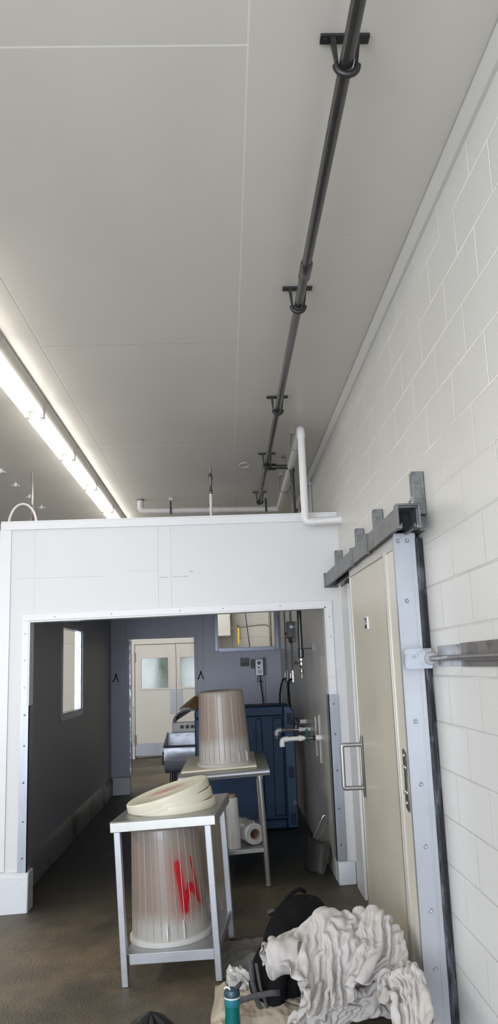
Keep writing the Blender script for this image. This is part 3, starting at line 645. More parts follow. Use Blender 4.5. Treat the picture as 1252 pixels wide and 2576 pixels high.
# ------------------------------------------------------------------ things inside the booth, on its walls
def cyl_x(bm, x0, x1, y, z, r, seg=14): return tube(bm, [(x0, y, z), (x1, y, z)], r, seg)
v = thing('drop_valve', (.649, 7.06, 1.6), 'steel ball valve and nozzle at the lower end of the black drop pipe', 'valve')
obj('adapter', tube(B(), [(.649, 7.06, z) for z in (1.735, 1.73, 1.66, 1.655)], [.020, .026, .026, .018], 16), 'black_pipe', v)
obj('valve_body', tube(B(), [(.649, 7.06, z) for z in (1.655, 1.65, 1.63, 1.625, 1.60, 1.575, 1.57, 1.555)], [.014, .021, .021, .016, .022, .016, .012, .012], 14), 'chrome', v)
obj('coupler', tube(B(), [(.649, 7.06, z) for z in (1.555, 1.55, 1.53, 1.525, 1.515, 1.48)], [.012, .018, .018, .010, .009, .009], 14), 'brass', v)
obj('handle', tube(B(), [(.635, 7.05, 1.61), (.612, 7.04, 1.61), (.610, 7.04, 1.61), (.590, 7.035, 1.612)], [.006, .006, .014, .014], 12), 'dark_steel', v)
v = thing('pipe_bracket', (.74, 7.06, 1.70), 'thin rod bracket tying the black drop pipe to the booth wall', 'bracket')
obj('rod', tube(B(), [(.668, 7.06, 1.73), (.758, 7.06, 1.735)], .004, 8), 'dark_steel', v); obj('foot', box(B(), .750, .7598, 7.04, 7.08, 1.715, 1.775), 'dark_steel', v)
v = thing('wall_box', (.74, 9.2, 2.0), 'dark grey electrical box high on the right booth wall', 'electrical box')
obj('box', box(B(), .685, .7595, 9.05, 9.35, 1.90, 2.08), 'grey_plastic', v, bevel=.006)
obj('round_knob', lathe(B(), [(0, .03), (.022, .028), (.03, 0)], 16, mtx=Matrix.Translation((.735, 9.05, 2.02)) @ Matrix.Rotation(PI/2, 4, 'X')), 'gauge', v)
obj('side_knob', tube(B(), [(.685, 9.1, 1.945), (.662, 9.1, 1.945)], .010, 10), 'black', v)
obj('plug', tube(B(), [(.72, 9.1, 1.90), (.722, 9.1, 1.865), (.74, 9.1, 1.84)], .020, 12), 'black', v)
for y, z0, z1, lb in ((10.3, 1.1, 2.65, 'left of two thin conduits high on the right booth wall'), (9.35, 1.55, 2.65, 'thin conduit running up through the dark electrical box')):
    v = thing('thin_conduit', (.755, y, z0), lb, 'conduit'); obj('conduit', tube(B(), [(.752, y, z0), (.752, y, z1)], .0065, 8), 'grey_plastic', v)
v = thing('wall_frame', (.76, 7, 1), 'narrow cream moulding frame on the right booth wall behind the white spout', 'frame')
bm = B()
for a in ((6.84, 6.87, .79, 1.18), (7.14, 7.17, .80, 1.17), (6.87, 7.14, .795, .82), (6.87, 7.14, 1.15, 1.175)): box(bm, .748, .7598, *a)
obj('moulding', bm, mat('cream_moulding', (.50, .48, .42), .35), v, bevel=.003)
# three spouts
v = thing('pvc_spout', (.6, 6.83, .99), 'bright white plastic spout with a green levered valve, nearest of the wall spouts', 'spout')
z = 1.0
obj('spout_pipe', tube(B(), [(.595, 6.80, z), (.47, 6.80, z-.003)] + bend((.5, 6.8, z-.003), (.435, 6.80, z-.005), (.435, 6.8, .9), .022) + [(.435, 6.80, z-.055)], .0185, 18), 'pvc', v)
obj('elbow', tube(B(), [(.487, 6.80, z-.003), (.475, 6.80, z-.003)] + bend((.5, 6.8, z-.003), (.435, 6.80, z-.005), (.435, 6.8, .9), .025) + [(.435, 6.80, z-.062)], .0225, 18), 'pvc', v)
obj('coupling', tube(B(), [(.572, 6.80, z), (.60, 6.80, z), (.603, 6.80, z), (.622, 6.80, z)], [.024, .024, .020, .018], 18), 'pvc', v)
obj('valve_body', tube(B(), [(.622, 6.80, z), (.635, 6.8, z), (.64, 6.8, z), (.66, 6.8, z), (.665, 6.8, z), (.692, 6.8, z)], [.012, .013, .018, .018, .012, .011], 14), 'brass', v)
obj('valve_lever', tube(B(), [(.645, 6.79, z-.03), (.642, 6.775, z+.01), (.64, 6.775, z+.075)], [.008, .010, .012], 10), 'green', v)
obj('black_nipple', cyl_x(B(), .690, .712, 6.8, z, .018), 'black', v); obj('wall_collar', cyl_x(B(), .712, .7595, 6.8, z, .024), 'pvc', v)
v = thing('dark_spout', (.6, 7.72, 1.0), 'dark grey spout with a white fitting behind the bright white one', 'spout')
obj('spout_pipe', tube(B(), [(.60, 7.7, 1.0), (.49, 7.7, 1.0)] + bend((.5, 7.7, 1.0), (.445, 7.7, 1.0), (.445, 7.7, .9), .025) + [(.445, 7.7, .925)], .020, 16), 'grey_plastic', v)
obj('elbow', tube(B(), [(.49, 7.7, 1.0)] + bend((.5, 7.7, 1.0), (.445, 7.7, 1.0), (.445, 7.7, .9), .03) + [(.445, 7.7, .955)], .026, 16), 'gauge', v)
obj('valve_body', tube(B(), [(.60, 7.7, 1), (.605, 7.7, 1), (.615, 7.7, 1), (.62, 7.7, 1), (.66, 7.7, 1)], [.011, .020, .02, .011, .012], 12), 'chrome', v)
obj('fitting', tube(B(), [(.655, 7.7, 1), (.68, 7.7, 1), (.683, 7.7, 1), (.7595, 7.7, 1)], [.022, .022, .018, .018], 14), 'pvc', v)
v = thing('small_tap', (.7, 8.08, 1.02), 'small tap with a dull white collar, farthest of the three wall spouts', 'tap')
obj('collar', cyl_x(B(), .700, .7595, 8.08, 1.045, .022), 'pvc', v)
obj('tap_body', tube(B(), [(.70, 8.08, 1.04), (.665, 8.08, 1.035), (.66, 8.08, 1.0), (.66, 8.08, .96)], .012, 10), 'brass', v)
obj('hand_wheel', tube(B(), [(.66+.03*math.cos(a), 8.06, 1.05+.03*math.sin(a)) for a in [2*PI*k/14 for k in range(15)]], .006, 8), 'black', v)
# hooks with cables
for (y, x, pts, lb) in ((10.35, .74, [(.735, 10.3, 1.43), (.70, 10.25, 1.42), (.665, 10.1, 1.36), (.63, 9.9, 1.25), (.615, 9.7, 1.10), (.60, 9.0, 1.0)], 'thick black cable sagging from the left wall hook above the blue tub'),
                        (9.45, .75, [(.745, 9.40, 1.435), (.72, 9.38, 1.43), (.70, 9.36, 1.41), (.695, 9.3, 1.33), (.69, 9.2, 1.20), (.69, 9.0, 1.05)], 'black cable hanging straight down from the right wall hook above the blue tub')):
    h = thing('wall_hook', (.755, y, 1.46), 'bright metal wall hook holding a black cable, ' + ('left one' if y > 10 else 'right one'), 'hook')
    obj('hook_plate', box(B(), .752, .7598, y-.05, y+.05, 1.40, 1.53), 'chrome', h); obj('hook_arm', tube(B(), [(.75, y-.03, 1.50), (.735, y-.05, 1.50), (.728, y-.05, 1.40), (.74, y-.05, 1.385)], .008, 8), 'chrome', h)
    c = thing('hanging_cable', pts[0], lb, 'cable'); obj('cable', tube(B(), pts, .012, 8), 'black', c)
# control box and receptacle on the back wall
v = thing('control_box', (.45, 11.4, 1.58), 'small metal control box with a gauge on the blue-grey back wall', 'control box')
obj('case', box(B(), .392, .505, 11.30, 11.449, 1.465, 1.69), 'gauge', v, bevel=.006)
obj('dark_housing', box(B(), .505, .53, 11.33, 11.449, 1.47, 1.71), 'grey_plastic', v, bevel=.004)
bm = B()
for a in ((.333, .385, 1.675, 1.69), (.333, .385, 1.565, 1.58), (.333, .345, 1.58, 1.675), (.373, .385, 1.58, 1.675)): box(bm, a[0], a[1], 11.36, 11.40, a[2], a[3])
box(bm, .34, .392, 11.40, 11.449, 1.57, 1.68); obj('side_frame', bm, 'grey_plastic', v)
obj('gauge_dial', lathe(B(), [(0, .008), (.024, .008), (.026, 0)], 20, mtx=Matrix.Translation((.447, 11.30, 1.64)) @ Matrix.Rotation(PI/2, 4, 'X')), 'grey_plastic', v)
obj('selector_knob', tube(B(), [(.44, 11.30, 1.578), (.44, 11.275, 1.578)], .012, 8), 'black', v)
obj('round_plate', lathe(B(), [(0, .004), (.027, .004), (.028, 0)], 20, mtx=Matrix.Translation((.455, 11.30, 1.52)) @ Matrix.Rotation(PI/2, 4, 'X')), 'fixture', v)
obj('conduit', tube(B(), [(.518, 11.43, 1.47), (.522, 11.43, .6)], .011, 10), 'gauge', v)
obj('cable', tube(B(), [(.46, 11.35, 1.465), (.462, 11.36, 1.35), (.485, 11.38, 1.15), (.50, 11.4, .9)], .008, 8), 'black', v)
obj('cord_loop', tube(B(), [(.44, 11.34, 1.465), (.42, 11.34, 1.41), (.415, 11.34, 1.375), (.45, 11.34, 1.40), (.49, 11.34, 1.375)], .005, 8), 'black', v)
v = thing('wall_receptacle', (.25, 11.44, 1.66), 'flat grey receptacle cover left of the control box', 'receptacle')
obj('cover', box(B(), .188, .312, 11.425, 11.449, 1.60, 1.715), 'grey_plastic', v, bevel=.004); obj('flap', box(B(), .20, .30, 11.415, 11.425, 1.615, 1.65), 'black', v)
h0 = thing('coat_hook', (-.372, 11.449, 1.50), 'black double coat hook on the blue-grey wall right of the doorway', 'hook', group='black coat hooks beside the doorway')
bm = B(); tube(bm, [(0, -.02, .04), (-.02, -.03, -.01), (-.038, -.04, -.055), (-.045, -.06, -.04)], .006, 8); obj('prong', bm, 'black', h0, False)
bm = B(); tube(bm, [(0, -.02, .04), (.018, -.03, -.01), (.036, -.04, -.055)], .006, 8); obj('prong', bm, 'black', h0, False)
bm = B(); box(bm, -.012, .012, -.022, -.0005, .01, .06); obj('hook_base', bm, 'black', h0, False)
dup(h0, (-1.558, 11.449, 1.50), label='black double coat hook on the blue-grey wall left of the doorway')

# ------------------------------------------------------------------ blue moulded tub standing on end
bx0, bx1, by = -.34, .655, 8.2
v = thing('blue_tub', (.2, 8.4, .02), 'tall dark blue moulded plastic tub standing on its side against the booth wall', 'tub')
bm = B()
prism(bm, [(bx0, .012), (bx1, .035), (bx1, 1.14), (bx1-.05, 1.205), (bx0+.03, 1.205), (bx0, 1.17)], 1, by+.07, by+.5); obj('shell', bm, 'blue', v, bevel=.02)
bm = B(); prism(bm, [(.55, .032), (bx1, .035), (bx1, 1.14), (bx1-.04, 1.195), (.55, 1.195)], 1, by, by+.07); obj('side_rail', bm, 'blue_pale', v, bevel=.012)
bm = B(); prism(bm, [(bx0, 1.10), (.55, 1.10), (.55, 1.20), (bx0+.03, 1.20), (bx0, 1.17)], 1, by, by+.07); prism(bm, [(bx0, .012), (.55, .032), (.55, .12), (bx0, .10)], 1, by, by+.07); box(bm, bx0, bx0+.10, by, by+.07, .1, 1.10)
obj('rim_frame', bm, 'blue', v, bevel=.014)
bm = B(); prism(bm, [(.43, .14), (.54, .14), (.54, 1.08), (.44, 1.08)], 1, by+.045, by+.07); prism(bm, [(.26, .14), (.34, .14), (.33, 1.08), (.27, 1.08)], 1, by+.05, by+.07); obj('rib', bm, 'blue', v, bevel=.01)
for z0, z1 in ((1.015, 1.125), (.50, .61), (.06, .175)): obj('slot', box(B(), .580, .632, by-.002, by+.02, z0, z1), mat('slot_shadow_plastic', (.008, .015, .03), .6), v, bevel=.003)
obj('handle_hole', box(B(), .215, .24, by+.062, by+.075, .86, .95), 'blue_pale', v, bevel=.004)
obj('round_plug', lathe(B(), [(0, .004), (.022, .004), (.024, 0)], 20, mtx=Matrix.Translation((.625, by, .27)) @ Matrix.Rotation(PI/2, 4, 'X')), mat('pale_plug', (.09, .13, .19), .4), v)

# ------------------------------------------------------------------ hand sink trough with things on it
v = thing('steel_trough', (-.5, 10.2, 0), 'stainless steel trough sink on legs in front of the doorway', 'sink')
tx0, tx1 = -.775, .0
bm = B()
prof = [(9.78, .70), (9.80, .68), (9.80, .60), (9.76, .54), (9.80, .46), (9.95, .38), (10.35, .38), (10.42, .50), (10.42, .80)]
# open shell of the basin, swept along x
th = .006
L_ = []
for x in (tx0, tx0+.05, tx0+.2, (tx0+tx1)/2, tx1-.1, tx1):
    e = .03*math.sin(x*14)
    L_.append([bm.verts.new((x, y+(e if .45 < z < .6 and y < 10 else 0), z)) for y, z in prof])
for a, b in zip(L_, L_[1:]):
    for i in range(len(prof)-1): bm.faces.new((a[i], a[i+1], b[i+1], b[i]))
for row in (L_[0], L_[-1]):
    q = [bm.verts.new(p_.co) for p_ in row]; bm.faces.new(q)
obj('basin', bm, mat('dull_stainless', (.42, .44, .50), .3, .3, .15, 5, .6, 6), v)
obj('back_panel', box(B(), tx0, tx1, 10.426, 10.445, .42, .805), 'gauge', v, bevel=.003)
bm = B(); tube(bm, [(tx0-.005, 9.79, .70), (tx1, 9.79, .70)], .011, 8); obj('front_rim', bm, 'dark_steel', v)
bm = B(); tube(bm, [(tx0, 9.79, .70), (tx0, 10.43, .805)], .011, 8); obj('side_rim', bm, 'gauge', v)
obj('side_ring', tube(B(), [(tx0-.015, 9.86+.045*math.cos(a), .56+.07*math.sin(a)) for a in [2*PI*k/16 for k in range(17)]], .009, 8), 'chrome', v)
for x, y in ((-.70, 9.92), (-.70, 10.36), (-.06, 9.92), (-.06, 10.36)): obj('leg', tube(B(), [(x, y, fz(x)), (x, y, .40)], .019, 12), 'dark_steel', v)
v = thing('switch_panel', (-.5, 10.6, .9), 'metal panel with three dark knobs standing behind the steel trough', 'panel')
obj('panel', box(B(), -.725, -.02, 10.55, 10.62, fz(-.7), .925), mat('dull_panel_metal', (.30, .29, .27), .4, .4, .1, 10), v, bevel=.004)
for x in (-.60, -.53, -.465): obj('knob', tube(B(), [(x, 10.55, .868), (x, 10.50, .868)], [.018, .022], 12), 'black', v)
v = thing('tipped_drum', (-.45, 10.56, .925), 'dark hollow drum ring lying tipped on the knob panel', 'drum')
bm = B(); n = 28
for (r0, r1, yy) in ((.215, .188, 10.50),):
    R = []
    for k in range(n+1):
        a = PI*k/n
        R.append([bm.verts.new((-.50+r_*math.cos(a), y_, 0.927+r_*math.sin(a)*.74)) for r_, y_ in ((r0, yy), (r0*.98, yy+.35), (r1*.93, yy+.35), (r1, yy))])
    for a, b in zip(R, R[1:]):
        for i in range(4): bm.faces.new((a[i], a[(i+1) % 4], b[(i+1) % 4], b[i]))
    bm.faces.new(R[0]); bm.faces.new(R[-1])
obj('drum_wall', bm, mat('drum_grey', (.10, .09, .085), .4, 0, .2, 6), v)
obj('drum_lining', prism(B(), [(-.50+.186*math.cos(PI*k/14), 0.928+.186*.74*math.sin(PI*k/14)) for k in range(6, 15)], 1, 10.80, 10.81), 'black', v)
v = thing('crumpled_paper', (-.4, 10.5, 1.2), 'crumpled brown paper draped over the tipped drum', 'paper')
bm = B(); G = []
for i in range(15):
    rw = []
    for j in range(9):
        u_, w_ = i/14, j/8
        x = -.625+.33*u_; base = .935+.159*math.sqrt(max(0, 1-((x+.50)/.22)**2))
        nn = noise.noise(Vector((u_*5, w_*5, 2)))
        ed = min(1.235, 1.12+.75*(x+.60))
        z = base+.012+max(.0, ed-base-.012)*math.sin(w_*PI*.62)+.02*nn
        rw.append(bm.verts.new((x+.02*nn, 10.46+.42*w_+.03*nn, z)))
    G.append(rw)
for a, b in zip(G, G[1:]):
    for i in range(8): bm.faces.new((a[i], a[i+1], b[i+1], b[i]))
obj('paper', bm, 'brown', v, smooth=False)

# ------------------------------------------------------------------ tables
T1 = (-.578, 4.575, fz(-.578)); R1 = (0, -.055, -.105)
t1 = thing('small_steel_table', T1, 'small two tier steel table nearest to the camera with stacked lids on top', 'table', R1)
W, Dp, H = .54, .70, .822
bm = B(); box(bm, -.035, W, -.02, Dp, H-.006, H); box(bm, -.035, W, -.02, -.012, H-.055, H-.004); box(bm, -.035, -.029, -.02, Dp, H-.05, H-.004); box(bm, W-.006, W, -.02, Dp, H-.055, H-.004); box(bm, -.035, W, Dp-.006, Dp, H-.055, H-.004)
obj('table_top', bm, 'steel', t1, False, .004)
bm = B(); box(bm, .0, W-.04, .0, Dp-.04, .150, .156); box(bm, .028, W-.055, -.006, .002, .103, .156); box(bm, W-.05, W-.044, .0, Dp-.04, .103, .154)
obj('shelf', bm, 'steel_edge', t1, False, .003)
for x, y in ((.0, 0), (W-.045, 0), (W-.045, Dp-.05), (0, Dp-.05)):
    bm = B(); box(bm, x-.018, x+.018, y-.014, y+.022, 0, H-.006); obj('leg', bm, 'steel_edge', t1, False, .004)
def barrel(name, loc, rot, label, m='barrel', s=1., mtx=None):
    b = thing(name, loc, label, 'barrel', rot, group='cloudy plastic barrels standing upside down')
    H, rb, rt = .60*s, .217*s, .186*s
    prof = [(rb-.01, 0.004), (rb-.002, .004), (rb-.002, .03*s)]
    nseg = 12
    for k in range(1, nseg+1): prof.append((rb-.004+(rt-rb+.004)*k/nseg, .03*s+(H-.05*s)*k/nseg))
    prof += [(rt-.003, H-.010), (rt-.012, H-.002), (rt-.03, H), (rt-.05, H-.004), (0, H-.006)]
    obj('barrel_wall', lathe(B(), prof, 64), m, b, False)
    obj('rim', lathe(B(), [(rb-.012, 0), (rb+.010, 0), (rb+.013, .006), (rb+.012, .026*s), (rb+.003, .030*s), (rb-.006, .031*s)], 64), 'barrel_rim', b, False)
    bm = B()
    for k in range(30):
        a = 2*PI*k/30+.05; ca, sa = math.cos(a), math.sin(a)
        p0 = Vector(((rb-.0035)*ca, (rb-.0035)*sa, .03*s)); p1 = Vector(((rt+.0005)*ca, (rt+.0005)*sa, H-.02))
        t_ = Vector((-sa, ca, 0))*.0028; n_ = Vector((ca, sa, 0))
        q = [bm.verts.new(p) for p in (p0-t_, p0+t_, p1+t_*.8, p1-t_*.8, p0+n_*.0015, p1+n_*.0015)]
        bm.faces.new((q[0], q[4], q[5], q[3])); bm.faces.new((q[4], q[1], q[2], q[5]))
    obj('ribs', bm, 'barrel_rib', b, False)
    for a in (-PI/2+.10, -PI/2+.52):
        bm = B(); ca, sa = math.cos(a), math.sin(a); t_ = Vector((-sa, ca, 0))*.003
        p = [Vector((ca*r_, sa*r_, z_)) for r_, z_ in ((rb-.004, .03), (rb+.010, .03), (rb+.006, .10*s), (rb-.012, .125*s))]
        A = [bm.verts.new(x+t_) for x in p]; C_ = [bm.verts.new(x-t_) for x in p]
        bm.faces.new(A); bm.faces.new(C_[::-1])
        for i in range(4): bm.faces.new((A[i], C_[i], C_[(i+1) % 4], A[(i+1) % 4]))
        obj('gusset', bm, 'barrel_rim', b, False)
    return b
m1 = WM['small_steel_table']
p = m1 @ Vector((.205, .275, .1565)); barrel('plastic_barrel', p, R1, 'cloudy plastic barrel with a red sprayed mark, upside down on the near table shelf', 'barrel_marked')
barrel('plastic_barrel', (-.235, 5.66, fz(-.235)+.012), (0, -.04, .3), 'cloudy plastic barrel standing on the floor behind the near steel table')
def lid(loc, rot, label):
    l = thing('barrel_lid', loc, label, 'lid', rot, group='milky plastic barrel lids on the near table')
    obj('lid_disc', lathe(B(), [(.236, 0), (.243, .0), (.245, .006), (.243, .040), (.237, .046), (.19, .047), (.185, .044), (.09, .044), (.085, .045), (0, .045)], 72), 'lid', l, False)
    obj('lid_lip', lathe(B(), [(.232, .001), (.236, .001), (.236, .04), (.232, .04)], 72), 'lid', l, False)
    return l
for dx, tl, up_, lb in ((.262, 0, .001, 'milky plastic barrel lid lying flat at the bottom of the lid stack'), (.248, .115, .029, 'milky plastic barrel lid in the middle of the tilted stack, slightly tipped'),
                        (.238, .225, .056, 'milky plastic barrel lid with a red stain, tilted on top of the lid stack')):
    p = m1 @ Vector((dx, .30, H+up_)); lid(p, (.03 if tl else 0, -.055-tl, .2 if not tl else 0), lb)

T2 = (-.345, 6.19, fz(-.345)); R2 = (0, -.05, -.01)
t2 = thing('work_table', T2, 'steel work table with a rounded edge and pipe legs just inside the booth', 'table', R2)
W, Dp, H = .678, 1.30, .828
bm = B(); box(bm, 0, W, .0, Dp, H-.005, H)
for z0, z1, y0, y1, x0, x1 in ((H-.045, H-.004, -.004, .002, 0, W), (H-.045, H-.004, Dp-.002, Dp, 0, W), (H-.045, H-.004, 0, Dp, 0, .003), (H-.045, H-.004, 0, Dp, W-.003, W)): box(bm, x0, x1, y0, y1, z0, z1)
obj('table_top', bm, 'steel', t2, False)
obj('rolled_edge', tube(B(), [(-.002, -.004, H-.022), (W+.002, -.004, H-.022)], .022, 16), 'steel_edge', t2, False)
for x, y in ((.07, .06), (W-.075, .06), (.07, Dp-.08), (W-.075, Dp-.08)):
    l = obj('leg', tube(B(), [(x, y, 0), (x, y, H-.04)], .0195, 16), 'steel', t2, False)
    obj('leg_socket', tube(B(), [(x, y, H-.075), (x, y, H-.04)], .026, 16), 'steel', l, False)
    obj('foot', tube(B(), [(x, y, 0), (x, y, .012)], .024, 16), 'steel', l, False)
bm = B(); box(bm, .05, W-.06, .05, Dp-.07, .262, .268); box(bm, .05, W-.06, .045, .052, .235, .268); box(bm, .05, W-.06, Dp-.075, Dp-.068, .235, .268)
obj('shelf', bm, 'steel', t2, False, .003)
m2 = WM['work_table']
cb = thing('cutting_board', m2 @ Vector((.30, .62, H+.001)), 'cream cutting board on the work table under the barrel', 'cutting board', R2)
bm = B(); box(bm, -.285, .29, -.50, .52, 0, .016); obj('board', bm, 'board', cb, False, .004)
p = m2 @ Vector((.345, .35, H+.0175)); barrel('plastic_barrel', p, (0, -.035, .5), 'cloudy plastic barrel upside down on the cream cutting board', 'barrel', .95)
# film rolls on the shelf
p = m2 @ Vector((.375, .12, .2685))
v = thing('film_roll', p, 'shiny roll of clear film standing upright on the work table shelf', 'film roll', R2)
obj('roll', lathe(B(), [(0, 0), (.048, 0), (.050, .004), (.050, .355), (.046, .36), (0, .36)], 28), 'wrap', v, False)
obj('cardboard_core', lathe(B(), [(0, .36), (.036, .36), (.036, .385), (.03, .387), (0, .387)], 24), 'cardboard', v, False)
p = m2 @ Vector((.535, .14, .2685+.079))
v = thing('film_roll', p, 'thick roll of clear film lying on its side on the work table shelf', 'film roll', (0, -.05, .35))
RX = Matrix.Rotation(-PI/2, 4, 'X')
obj('roll', lathe(B(), [(.040, .30), (.074, .30), (.078, .29), (.078, .01), (.074, 0), (.070, -.001)], 36, mtx=RX), 'wrap', v, False)
obj('roll_end', lathe(B(), [(.074, .0), (.042, .0)], 36, mtx=RX), 'wrap_end', v, False)
obj('cardboard_core', lathe(B(), [(.042, -.001), (.037, -.001), (.034, .002), (.034, .3), (.04, .3)], 30, mtx=RX), 'cardboard', v, False)
bm = B(); G = []
for i in range(12):
    a = .5+1.9*i/11
    G.append([bm.verts.new((math.cos(a)*(.081+.012*noise.noise(Vector((i*.9, j*.7, 0)))), .02+.27*j/8, math.sin(a)*(.081+.012*noise.noise(Vector((i*.9, j*.7, 4)))))) for j in range(9)])
for a, b in zip(G, G[1:]):
    for i in range(8): bm.faces.new((a[i], a[i+1], b[i+1], b[i]))
obj('loose_film', bm, 'wrap', v, False)

# ------------------------------------------------------------------ dustpan
v = thing('dustpan', (.64, 6.55, fz(.64)), 'bent metal dustpan leaning on the right booth wall, twin rod handle up', 'dustpan')
A, Bb, C_, D_ = Vector((.555, 6.62, .024)), Vector((.668, 6.42, .028)), Vector((.715, 6.52, .235)), Vector((.60, 6.72, .26))
bm = B(); n = 8; G = []
nrm = (Bb-A).cross(D_-A).normalized()
for i in range(n+1):
    u_ = i/n; row = []
    for j in range(n+1):
        w_ = j/n; p_ = A.lerp(Bb, u_).lerp(D_.lerp(C_, u_), w_)
        row.append(bm.verts.new(p_+nrm*(.03*math.sin(PI*u_))))
    G.append(row)
for a, b in zip(G, G[1:]):
    for i in range(n): bm.faces.new((a[i], a[i+1], b[i+1], b[i]))
o = obj('tray', bm, mat('dull_dark_pan', (.045, .042, .04), .4, .3, .2, 10, .1, 40), v); sm = o.modifiers.new('th', 'SOLIDIFY'); sm.thickness = .003
bm = B(); G = []                                           # pleated cheek along the right side and top
for i in range(15):
    u_ = i/14
    p_ = Bb.lerp(C_, min(1, u_*1.6)) if u_ < .625 else C_.lerp(D_, (u_-.625)/.375*.55)
    G.append((bm.verts.new(p_), bm.verts.new(p_+Vector((.030, -.075, .030))*(1+.35*(i % 2))*math.sin(PI*min(1, u_*1.1+.12)))))
for a, b in zip(G, G[1:]): bm.faces.new((a[0], a[1], b[1], b[0]))
obj('pleated_cheek', bm, 'chrome', v, smooth=False)
h0p = C_.lerp(D_, .55)+Vector((0, -.01, -.01)); dr = Vector((.085, -.03, .175))
pts = [h0p+Vector((-.022, 0, 0)), h0p+dr*.9+Vector((-.022, 0, 0)), h0p+dr+Vector((-.012, 0, .012)), h0p+dr+Vector((.008, 0, .010)), h0p+dr*.9+Vector((.018, 0, -.01)), h0p+Vector((.016, 0, -.02))]
obj('handle', tube(B(), pts, .0065, 10), 'chrome', v)
# floor crack and drain line beside the kerb
# ------------------------------------------------------------------ bottle
bt = thing('water_bottle', (-.02, 3.80, fz(-.02)+.001), 'teal water bottle with a slate lid and raised spout in front of the canvas', 'bottle')
obj('bottle_body', lathe(B(), [(0, 0), (.030, 0), (.034, .006), (.034, .10), (.031, .13), (.0325, .165), (.033, .190), (.030, .196), (0, .196)], 40), 'teal', bt, False)
obj('colour_band', lathe(B(), [(.0334, .158), (.0345, .160), (.0345, .188), (.034, .190)], 40), 'teal_band', bt, False)
obj('white_ring', lathe(B(), [(.031, .190), (.0355, .190), (.0355, .195), (.031, .196)], 40), 'white', bt, False)
obj('lid', lathe(B(), [(.0345, .196), (.0348, .210), (.030, .222), (.018, .226), (0, .227)], 36), 'teal_lid', bt, False)
bm = B(); prism(bm, [(-.004, .205), (.012, .203), (.046, .243), (.038, .250), (.004, .222)], 1, -.012, .012); obj('flip_spout', bm, 'black', bt, False, .003)
obj('white_loop', tube(B(), [(-.008, -.015, .226), (-.014, -.016, .234), (-.026, -.014, .236), (-.032, -.008, .228)], .0045, 8), 'white', bt, False)
bm = B(); box(bm, .020, .034, -.010, .010, .19, .215); obj('lid_clip', bm, 'white', bt, False, .003)
# black bag tip
v = thing('black_plastic_bag', (-.388, 3.94, fz(-.388)-.012), 'peak of a shiny black plastic bag poking up at the bottom edge', 'plastic bag')
bm = B(); rings = []
for j in range(9):
    w_ = j/8; rr_ = .17*w_**.8; z_ = .124-.13*w_**1.0
    rings.append([bm.verts.new((rr_*(1+.16*math.sin(9*a+.5*j)*w_)*math.cos(a), rr_*(1+.16*math.sin(9*a+.5*j)*w_)*math.sin(a), max(.001, z_+.012*math.sin(9*a)*w_*(1-w_)*4))) for a in (2*PI*k/54 for k in range(54))] if j else [bm.verts.new((0, 0, .126))])
for k in range(54): bm.faces.new((rings[0][0], rings[1][k], rings[1][(k+1) % 54]))
for a, b in zip(rings[1:], rings[2:]):
    for k in range(54): bm.faces.new((a[k], b[k], b[(k+1) % 54], a[(k+1) % 54]))
obj('bag', bm, mat('black_film', (.008, .008, .009), .35, 0, .2, 10, .2, 20, spec=.4), v, False)

# ------------------------------------------------------------------ backpack
v = thing('backpack', (.26, 4.25, fz(.26)), 'black nylon backpack with grey straps slumped behind the cotton heap', 'backpack')
bm = B(); bmesh.ops.create_icosphere(bm, subdivisions=5, radius=1)
ax = Vector((.145, .16, .37)); 
for q in bm.verts:
    c_ = q.co.copy(); sx_, sy_, sz_ = [math.copysign(abs(k)**.72, k) for k in c_]
    wz = 1.05-.28*max(0, sz_)
    p_ = Vector((sx_*.165*wz, sy_*.13, 0))+Vector((.02, 0, .225))+ax*(sz_*.56)
    nn = noise.fractal(p_*7, 1, 2, 4); p_ += c_*.022*nn
    q.co = Vector((p_.x, p_.y, max(.002+S*p_.x, p_.z)))
obj('bag_body', bm, 'fabric_black', v, False)
bm = B(); bmesh.ops.create_icosphere(bm, subdivisions=4, radius=1)
for q in bm.verts:
    c_ = q.co.copy(); nn = noise.fractal(c_*2.4, 1, 2, 4)
    q.co = Vector((-.055+c_.x*.11+.06*c_.z, -.13+c_.y*.06, .20+c_.z*.15))+c_*.02*nn
obj('front_pocket', bm, 'fabric_black', v, False)
obj('side_roll', tube(B(), [(-.10, -.22, .02), (-.09, -.21, .02), (-.085, -.20, .06), (-.055, -.17, .20), (-.05, -.17, .21)], [.02, .043, .048, .045, .03], 18), 'fabric_black', v, False)
def ribbon(pts, w, wd, th=.002):
    bm = B(); A = []
    wd = Vector(wd).normalized()*w/2
    for p_ in pts: p_ = Vector(p_); A.append((bm.verts.new(p_-wd), bm.verts.new(p_+wd)))
    for a, b in zip(A, A[1:]): bm.faces.new((a[0], a[1], b[1], b[0]))
    return bm
for pts, w_, wd in (([(-.19, -.20, .24), (-.185, -.22, .15), (-.16, -.24, .06), (-.13, -.24, .03)], .022, (1, .2, .1)), ([(-.165, -.21, .23), (-.15, -.23, .13), (-.12, -.25, .05)], .014, (1, 0, 0)),
                    ([(-.25, -.24, .085), (-.18, -.25, .105), (-.10, -.25, .115), (-.06, -.24, .11)], .026, (0, .4, 1))):
    o = obj('strap', ribbon(pts, w_, wd), 'strap', v, False); q = o.modifiers.new('th', 'SOLIDIFY'); q.thickness = .003
obj('grab_loop', tube(B(), [(.0, .02, .44), (.03, -.01, .475), (.07, .02, .485), (.10, .06, .46)], .010, 8), 'fabric_black', v, False)
obj('buckle', tube(B(), [(-.09, -.05, .40), (-.06, -.06, .415)], [.018, .012], 8), 'black', v, False)

